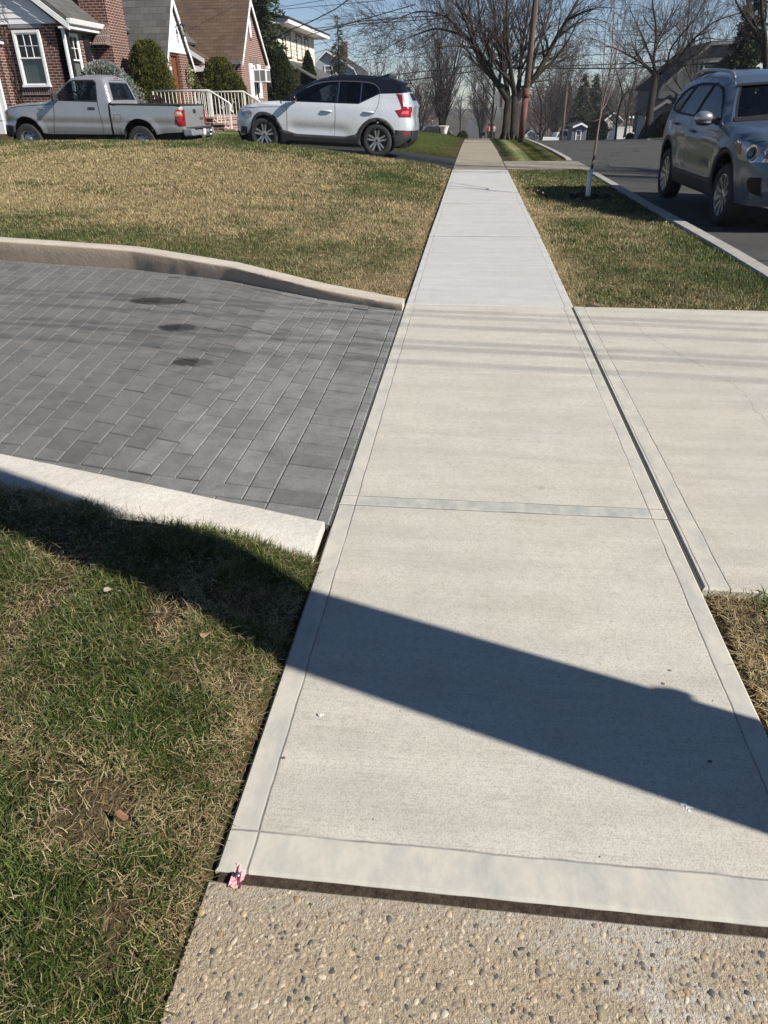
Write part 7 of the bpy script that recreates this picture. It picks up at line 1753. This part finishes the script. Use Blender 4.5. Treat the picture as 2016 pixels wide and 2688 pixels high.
# ------------------------------------------------------------------ small far things
# white urn planter
p = gzp(1165, 362, 52); T = thing('urn_planter', 'white stone urn on a pedestal standing in the lawn left of the walk', 'urn', p)
a = MB(); a.lathe([(.0, 0), (.26, 0), (.26, .07), (.16, .10), (.12, .16), (.15, .22)], n=20); a.build('pedestal', WHITE, T, auto=40)
a = MB(); a.lathe([(.13, .20), (.20, .26), (.24, .42), (.28, .60), (.36, .72), (.38, .76), (.34, .77), (.27, .72), (.0, .68)], n=20); a.build('bowl', WHITE, T, auto=40)
a = MB(); a.blob((0, 0, .1), .13, .13, .12, .05); o = a.build('garden_ball', simple('orange_plastic', (.65, .10, .05), .4), smooth=True); q = gzp(1181, 363, 52); o.location = (q[0], q[1], q[2]); tag(o, 'small red orange ball on the lawn right of the urn', 'ball')
# back of the stop sign on its post
p = gzp(1313, 362, 47); T = thing('stop_sign', 'stop sign seen from its grey back beside the two trunked tree', 'sign', p)
a = MB(); a.box(-.035, .035, -.02, .02, -.1, 2.9); a.build('post', simple('sign_post', (.20, .11, .07), .8), T)
a = MB(); a.prism([(.55*math.cos(PI/8+k*PI/4)-.05, .03, 2.35+.55*math.sin(PI/8+k*PI/4)) for k in range(8)], (0, .006, 0)); a.build('sign_plate', simple('sign_back', (.30, .31, .32), .45, .5), T)
# two walkers far down the street
SKIN = simple('skin', (.42, .24, .17), .6)
def person(label, loc, rz, top, legs, H=1.65, hair=(.03, .02, .015), bend=0.):
    T = thing('person', label, 'person', loc, rz); s = H/1.7
    me = bpy.data.meshes.new('body'); bm = bmesh.new(); J = {}
    def v(n, x, y, z): J[n] = bm.verts.new((x*s, y*s, z*s))
    v('pel', 0, 0, .93); v('wst', 0, .02+bend*.3, 1.10); v('chs', 0, .04+bend*.7, 1.30); v('nek', 0, .05+bend, 1.47); v('hd', 0, .08+bend*1.1, 1.60); v('crn', 0, .08+bend*1.1, 1.70)
    for q, n in ((1, 'l'), (-1, 'r')):
        v('hp'+n, q*.10, 0, .88); v('kn'+n, q*.11, .10*q, .50); v('an'+n, q*.11, -.10+.14*q, .09); v('to'+n, q*.12, .08+.14*q, .03)
        v('sh'+n, q*.19, .04+bend*.9, 1.42); v('el'+n, q*.25, .02+bend*.8, 1.14); v('wr'+n, q*.24, .16+bend*.6, .95); v('ha'+n, q*.23, .22+bend*.6, .88)
    E_ = [('pel', 'wst'), ('wst', 'chs'), ('chs', 'nek'), ('nek', 'hd'), ('hd', 'crn')]
    for n in 'lr': E_ += [('pel', 'hp'+n), ('hp'+n, 'kn'+n), ('kn'+n, 'an'+n), ('an'+n, 'to'+n), ('chs', 'sh'+n), ('sh'+n, 'el'+n), ('el'+n, 'wr'+n), ('wr'+n, 'ha'+n)]
    for a_, b_ in E_: bm.edges.new((J[a_], J[b_]))
    bm.verts.index_update(); idx = {n: w.index for n, w in J.items()}; bm.to_mesh(me); bm.free(); o = link('body', me, [SKIN], T)
    m_ = o.modifiers.new('skin', 'SKIN'); R_ = dict(pel=.14, wst=.12, chs=.15, nek=.055, hd=.095, crn=.075, hp=.10, kn=.065, an=.045, to=.04, sh=.065, el=.05, wr=.034, ha=.038)
    for n, i in idx.items(): r_ = R_.get(n, R_.get(n[:2], .06))*s; me.skin_vertices[0].data[i].radius = (r_, r_)
    me.skin_vertices[0].data[idx['pel']].use_root = True; o.modifiers.new('sub', 'SUBSURF').levels = 1; o.modifiers['sub'].render_levels = 2
    a = MB(); a.tube([(0, .0, .86*s), (0, .02, 1.0*s), (0, .03+bend*.5, 1.18*s), (0, .045+bend*.85, 1.36*s), (0, .05+bend, 1.46*s)], [.175*s, .165*s, .165*s, .185*s, .09*s], 12)
    for q in (1, -1): a.tube([(q*.17*s, .04+bend*.9, 1.41*s), (q*.25*s, .02+bend*.8, 1.14*s), (q*.245*s, .14+bend*.6, .98*s)], [.085*s, .066*s, .05*s], 10)
    a.build('jacket', top, T, smooth=True)
    a = MB()
    for q in (1, -1): a.tube([(q*.09*s, 0, .95*s), (q*.11*s, .10*q, .50*s), (q*.11*s, -.10+.14*q, .10*s)], [.125*s, .085*s, .06*s], 10)
    a.build('trousers', legs, T, smooth=True)
    a = MB(); a.blob((0, .06+bend*1.1, 1.63*s), .105*s, .115*s, .12*s, .03, (8, 10)); a.build('hair', simple('dark_hair', hair, .6), T, smooth=True)
    a = MB()
    for q in (1, -1): a.blob((q*.12*s, .04+.14*q, .04*s), .05*s, .13*s, .045*s, .02)
    a.build('shoes', simple('shoe_white', (.6, .6, .6), .6), T, smooth=True)
BLKC = simple('black_cloth', (.015, .015, .017), .9)
p = at_t(1282, 366, 89); person('person in a pink jacket and dark trousers walking away down the street', tuple(p), .2, simple('pink_jacket', (.72, .17, .25), .8), BLKC, 1.7)
p = at_t(1294, 367, 91); person('person in a pale grey top walking beside the one in pink', tuple(p), -.1, simple('grey_top', (.35, .34, .36), .8), BLKC, 1.75)
# dog-sized walking companion is a pushchair shaped dark shape in the photo: a small dark stroller
p = at_t(1268, 364, 89); T = thing('stroller', 'small dark stroller pushed beside the person in pink', 'stroller', tuple(p)); a = MB()
a.hexa([(-.22, -.25, .35), (.22, -.25, .35), (.22, .3, .3), (-.22, .3, .3), (-.22, -.4, .75), (.22, -.4, .75), (.22, .2, .55), (-.22, .2, .55)]); a.build('seat', BLKC, T, bevel=.04)
a = MB(); a.tube([(-.2, .25, .1), (-.2, -.2, .5), (-.2, -.55, 1.0), (.2, -.55, 1.0), (.2, -.2, .5), (.2, .25, .1)], .018, 6); a.build('frame', BLKP, T)
for x, y in ((-.24, .28), (.24, .28), (-.24, -.3), (.24, -.3)): a = MB(); a.lathe([(.0, -.02), (.12, -.02), (.13, 0), (.12, .02), (0, .02)], (x, y, .12), 14, 'x'); a.build('wheel', RUB, T)
# far parked vehicles, small versions with their main parts
def far_car(name, label, loc, rz, L, W_, H, col, kind='car', roof=None):
    T = thing(name, label, 'car' if kind == 'car' else kind, loc, rz); P = paint('far_'+name+str(col), col, .1, .3); h = L/2
    base = {'car': [(-h, .3), (-h, .75), (-h+.35, .92), (-h+.75, .95), (-h+1.25, H-.03), (h-1.75, H), (h-1.0, .98), (h-.15, .80), (h, .6), (h, .3)], 'van': [(-h, .3), (-h, 1.2), (-h+.12, H-.05), (h-1.6, H), (h-.85, 1.15), (h-.1, .98), (h, .6), (h, .3)], 'pickup truck': [(-h, .4), (-h, 1.05), (-.3, 1.05), (-.2, H-.05), (.9, H), (1.5, 1.12), (h-.1, 1.0), (h, .7), (h, .4)]}[kind]
    a = MB(); a.prism([(x, -W_/2, z) for x, z in base], (0, W_, 0)); fixn(a.build('body', P, T, bevel=.08))
    gl = {'car': (-h+.95, h-1.25), 'van': (-h+.2, h-1.2), 'pickup truck': (-.1, 1.2)}[kind]
    for sg in (1, -1): a = MB(); a.hexa([(gl[0], sg*W_/2-.012, 1.0), (gl[1], sg*W_/2-.012, 1.0), (gl[1], sg*W_/2+.012, 1.0), (gl[0], sg*W_/2+.012, 1.0), (gl[0]+.3, sg*W_/2-.012, H-.14), (gl[1]-.35, sg*W_/2-.012, H-.14), (gl[1]-.35, sg*W_/2+.012, H-.14), (gl[0]+.3, sg*W_/2+.012, H-.14)]); a.build('side_window', GAPM, T)
    if kind != 'pickup truck': a = MB(); x0, z0, x1, z1 = h-1.02, 1.0, h-1.66, H-.08; a.add([(x0+.03, -W_/2+.12, z0), (x0+.03, W_/2-.12, z0), (x1+.03, W_/2-.2, z1), (x1+.03, -W_/2+.2, z1)], [(0, 1, 2, 3)]); a.build('windscreen', TINT, T)
    a = MB(); a.box(h-.02, h+.03, -W_/2+.1, -W_/2+.45, .62, .78); a.build('headlight', CLEARL, T); a = MB(); a.box(h-.02, h+.03, W_/2-.45, W_/2-.1, .62, .78); a.build('headlight', CLEARL, T)
    for x in (-h+.8, h-.85):
        for sg in (1, -1): a = MB(); a.lathe([(.0, sg*.08), (.19, sg*.09), (.30, sg*.08), (.33, sg*.0), (.30, -sg*.1)], (x, sg*(W_/2-.10), .33), 20, 'y'); fixn(a.build('wheel', RUB, T))
def gq(u, v, t_): p = at_t(u, v, t_); return tuple(p)
far_car('parked_car', 'black car mostly hidden behind the lawn crest left of the urn', gq(1138, 364, 90), .15, 4.4, 1.75, 1.42, (.012, .013, .016))
far_car('pickup_truck', 'white pickup truck whose roof shows over the crest right of the pale garage', gq(1457, 378, 118), .2, 5.2, 1.9, 1.75, (.62, .63, .64), 'pickup truck')
far_car('parked_van', 'light blue grey van parked over the crest before the blue grey house', gq(1496, 376, 104), -PI/2+.25, 4.7, 1.85, 1.75, (.36, .42, .47), 'van')
far_car('parked_car', 'dark car at the foot of the pale grey garage', gq(1388, 381, 150), .1, 4.3, 1.75, 1.4, (.03, .032, .036))
# far utility pole
b = at_t(1474, 362, 82); T = thing('utility_pole', 'plain leaning utility pole in the valley left of the dark conifers', 'utility pole', tuple(b)); tp = at_t(1489, 230, 82)-b
a = MB(); a.tube([(0, 0, -1), tuple(tp)], [.16, .12], 10); a.build('shaft', MAT_POLE, T, smooth=True); a = MB(); q = tp*.985; a.box(q.x-.1, q.x+.1, q.y-.1, q.y+.1, q.z-.3, q.z); a.build('bracket', BLKP, T)
# twin yard lamps on a post by the fence
b = at_t(1649, 362, 100); T = thing('yard_lamp', 'lamp post with two round white globes before the white fence', 'lamp', tuple(b)); a = MB(); a.tube([(0, 0, -.5), (0, 0, 2.3)], .04, 8); a.tube([(-.25, 0, 2.3), (.25, 0, 2.3)], .025, 6); a.build('post', simple('lamp_black', (1, 1, 1)), T)
for x in (-.25, .25): a = MB(); a.blob((x, 0, 2.5), .16, .16, .18, 0, (8, 12)); a.build('globe', WHITE, T, smooth=True)
# ------------------------------------------------------------------ overhead lines: real cables hung between points of known height
CABLE = simple('cable_rubber', (.012, .012, .014), .6)
def cable(label, pts, r, sag=0., name='overhead_cable', group=None):
    P = []
    for (u0, v0, t0), (u1, v1, t1) in zip(pts[:-1], pts[1:]):
        A, B_ = at_t(u0, v0, t0), at_t(u1, v1, t1)
        for k in range(14): f = k/14; P.append(tuple(A.lerp(B_, f)+Vector((0, 0, -sag*4*f*(1-f)))))
    P.append(tuple(B_)); a = MB(); a.tube(P, r, 6); o = a.build(name, CABLE, smooth=True); tag(o, label, 'cable', group)
cable('upper of the two thick black cables crossing above the street at mid height', [(960, 204, 66), (1100, 189, 64), (1290, 167, 62), (1392, 177, 62), (1716, 164, 58), (2040, 136, 52)], .035)
cable('lower and thicker black cable crossing above the street at mid height', [(1020, 219, 64), (1295, 180, 62), (1425, 179, 62), (1610, 180, 58), (1716, 177, 57), (2040, 153, 52)], .045)
cable('thin black line crossing the street just above the two thick cables', [(1205, 134, 64), (1408, 155, 62), (1716, 134, 56), (2040, 104, 50)], .022)
cable('heavy twisted drop cable running from the upper sky down to the cream house', [(930, -12, 30), (880, 24, 31), (820, 55, 33), (790, 68, 34), (768, 76, 34.5), (690, 116, 35.5), (655, 130, 36)], .022)
cable('black service line from the spacer down to the cream house eave', [(1090, 12, 32), (1040, 26, 33), (935, 56, 36), (880, 73, 39), (815, 90, 43), (745, 120, 45)], .020)
cable('upper black line of the bundle held by the grey spacer', [(1180, 40, 33), (1060, 46, 36), (935, 57, 38), (870, 70, 41), (806, 77, 46)], .022)
cable('lower black line of the bundle held by the grey spacer', [(1180, 46, 33), (1060, 56, 36), (935, 64, 38), (880, 73, 41), (815, 83, 46)], .020)
cable('thin line high above the cream house, top left of the sky', [(850, 0, 40), (745, 18, 44), (690, 24, 46)], .014)
cable('long thin line crossing the blue sky below the top one', [(1010, 0, 40), (900, 11, 42), (745, 24, 46), (640, 34, 48)], .014)
cable('faint thin line just above the grey spacer', [(1010, 32, 40), (900, 44, 44), (770, 58, 50)], .010)
cable('thin line passing behind the leader of the weeping spruce', [(1030, 60, 44), (960, 85, 48), (900, 101, 52), (822, 119, 56)], .013)
cable('thin line sloping to the gambrel house chimney', [(1010, 93, 46), (960, 105, 50), (905, 120, 54), (825, 139, 58)], .012)
cable('thin line ending at the right slope of the gambrel roof', [(1060, 135, 46), (1000, 152, 52), (925, 163, 60)], .016)
cable('wire crossing in front of the brown shingle roof', [(745, 14, 33), (650, 14, 31), (560, 22, 30), (480, 20, 29)], .010)
cable('thin wire ending at the corner of the brick gable', [(700, 118, 34.2), (640, 146, 32.5)], .010)
for i, (v0, v1) in enumerate(((58, 60), (74, 82), (198, 190), (212, 206), (228, 224), (236, 232))):
    cable(('thin wire high right of the leaning pole', 'second thin wire right of the leaning pole', 'thin far wire low right of the pole above the valley', 'next thin far wire below it over the valley', 'lower far wire over the valley trees', 'lowest far wire over the valley trees')[i], [(1366, v0, 60), (1560, (v0+v1)/2+6, 62), (1730, v1-4, 64)], .014)
a = MB(); c = at_t(935, 58, 37.6); a.tube([tuple(at_t(931, 41, 37.6)), tuple(at_t(935, 62, 37.6))], .035, 6); a.tube([tuple(at_t(933, 52, 37.6)), tuple(at_t(938, 68, 37.6))], .04, 6); o = a.build('cable_spacer', simple('spacer_grey', (.5, .5, .5), .6)); tag(o, 'grey plastic spacer gripping the bundle of cables in the sky', 'spacer')
# service lines high over the drive between the near pole and the houses: only their soft shadows reach the picture
for i, (dy, z0, z1, r, lb) in enumerate(((6.62, 6.9, 4.9, .0105, 'thin service cable over the drive, nearest to the viewer'), (7.02, 6.6, 4.6, .0125, 'service cable over the drive, second from the viewer'), (7.10, 6.75, 4.7, .011, 'service cable strung close beside the second one over the drive'), (7.42, 6.9, 4.8, .0115, 'service cable over the drive with a slack neighbour behind it'), (7.86, 6.3, 4.5, .010, 'slack service cable over the drive, second farthest'), (7.95, 6.5, 4.5, .0095, 'service cable farthest over the drive'))):
    A = Vector((24, dy+.6-8.4, z0+2.2)); B_ = Vector((-14, dy+1.4-4.2, z1)); P = []
    for k in range(31): f = k/30; P.append(tuple(A.lerp(B_, f)+Vector((0, 0, -.9*4*f*(1-f)))))
    a = MB(); a.tube(P, r, 6); o = a.build('overhead_cable', CABLE, smooth=True); tag(o, lb, 'cable')
# thin spring haze: one even volume round the whole place
a = MB(); a.box(-520, 520, -40, 1140, -60, 46); hz = a.build('haze', None)
m = bpy.data.materials.new('haze_air'); m.use_nodes = True; n_ = m.node_tree; n_.nodes.clear(); o_ = n_.nodes.new('ShaderNodeOutputMaterial'); v_ = n_.nodes.new('ShaderNodeVolumePrincipled')
v_.inputs['Color'].default_value = (.78, .86, .97, 1); v_.inputs['Density'].default_value = .0003; v_.inputs['Anisotropy'].default_value = .1; n_.links.new(v_.outputs[0], o_.inputs['Volume']); hz.data.materials.append(m); tag(hz, 'thin bluish haze over the distant valley', 'haze', kind='stuff')
SC.cycles.volume_bounces = 0
# cars in place: x = 0 of each car is its rear axle
build_white_suv((-2.28, 19.58, .152), PI, -.055)
build_pickup((-8.28, 20.13, .222), PI, -.023)
g_ = build_grey_suv((3.97, 13.08, -.113+.115), math.atan2(-2.65, .10)); g_.rotation_euler = (0, .011, math.atan2(-2.65, .10))
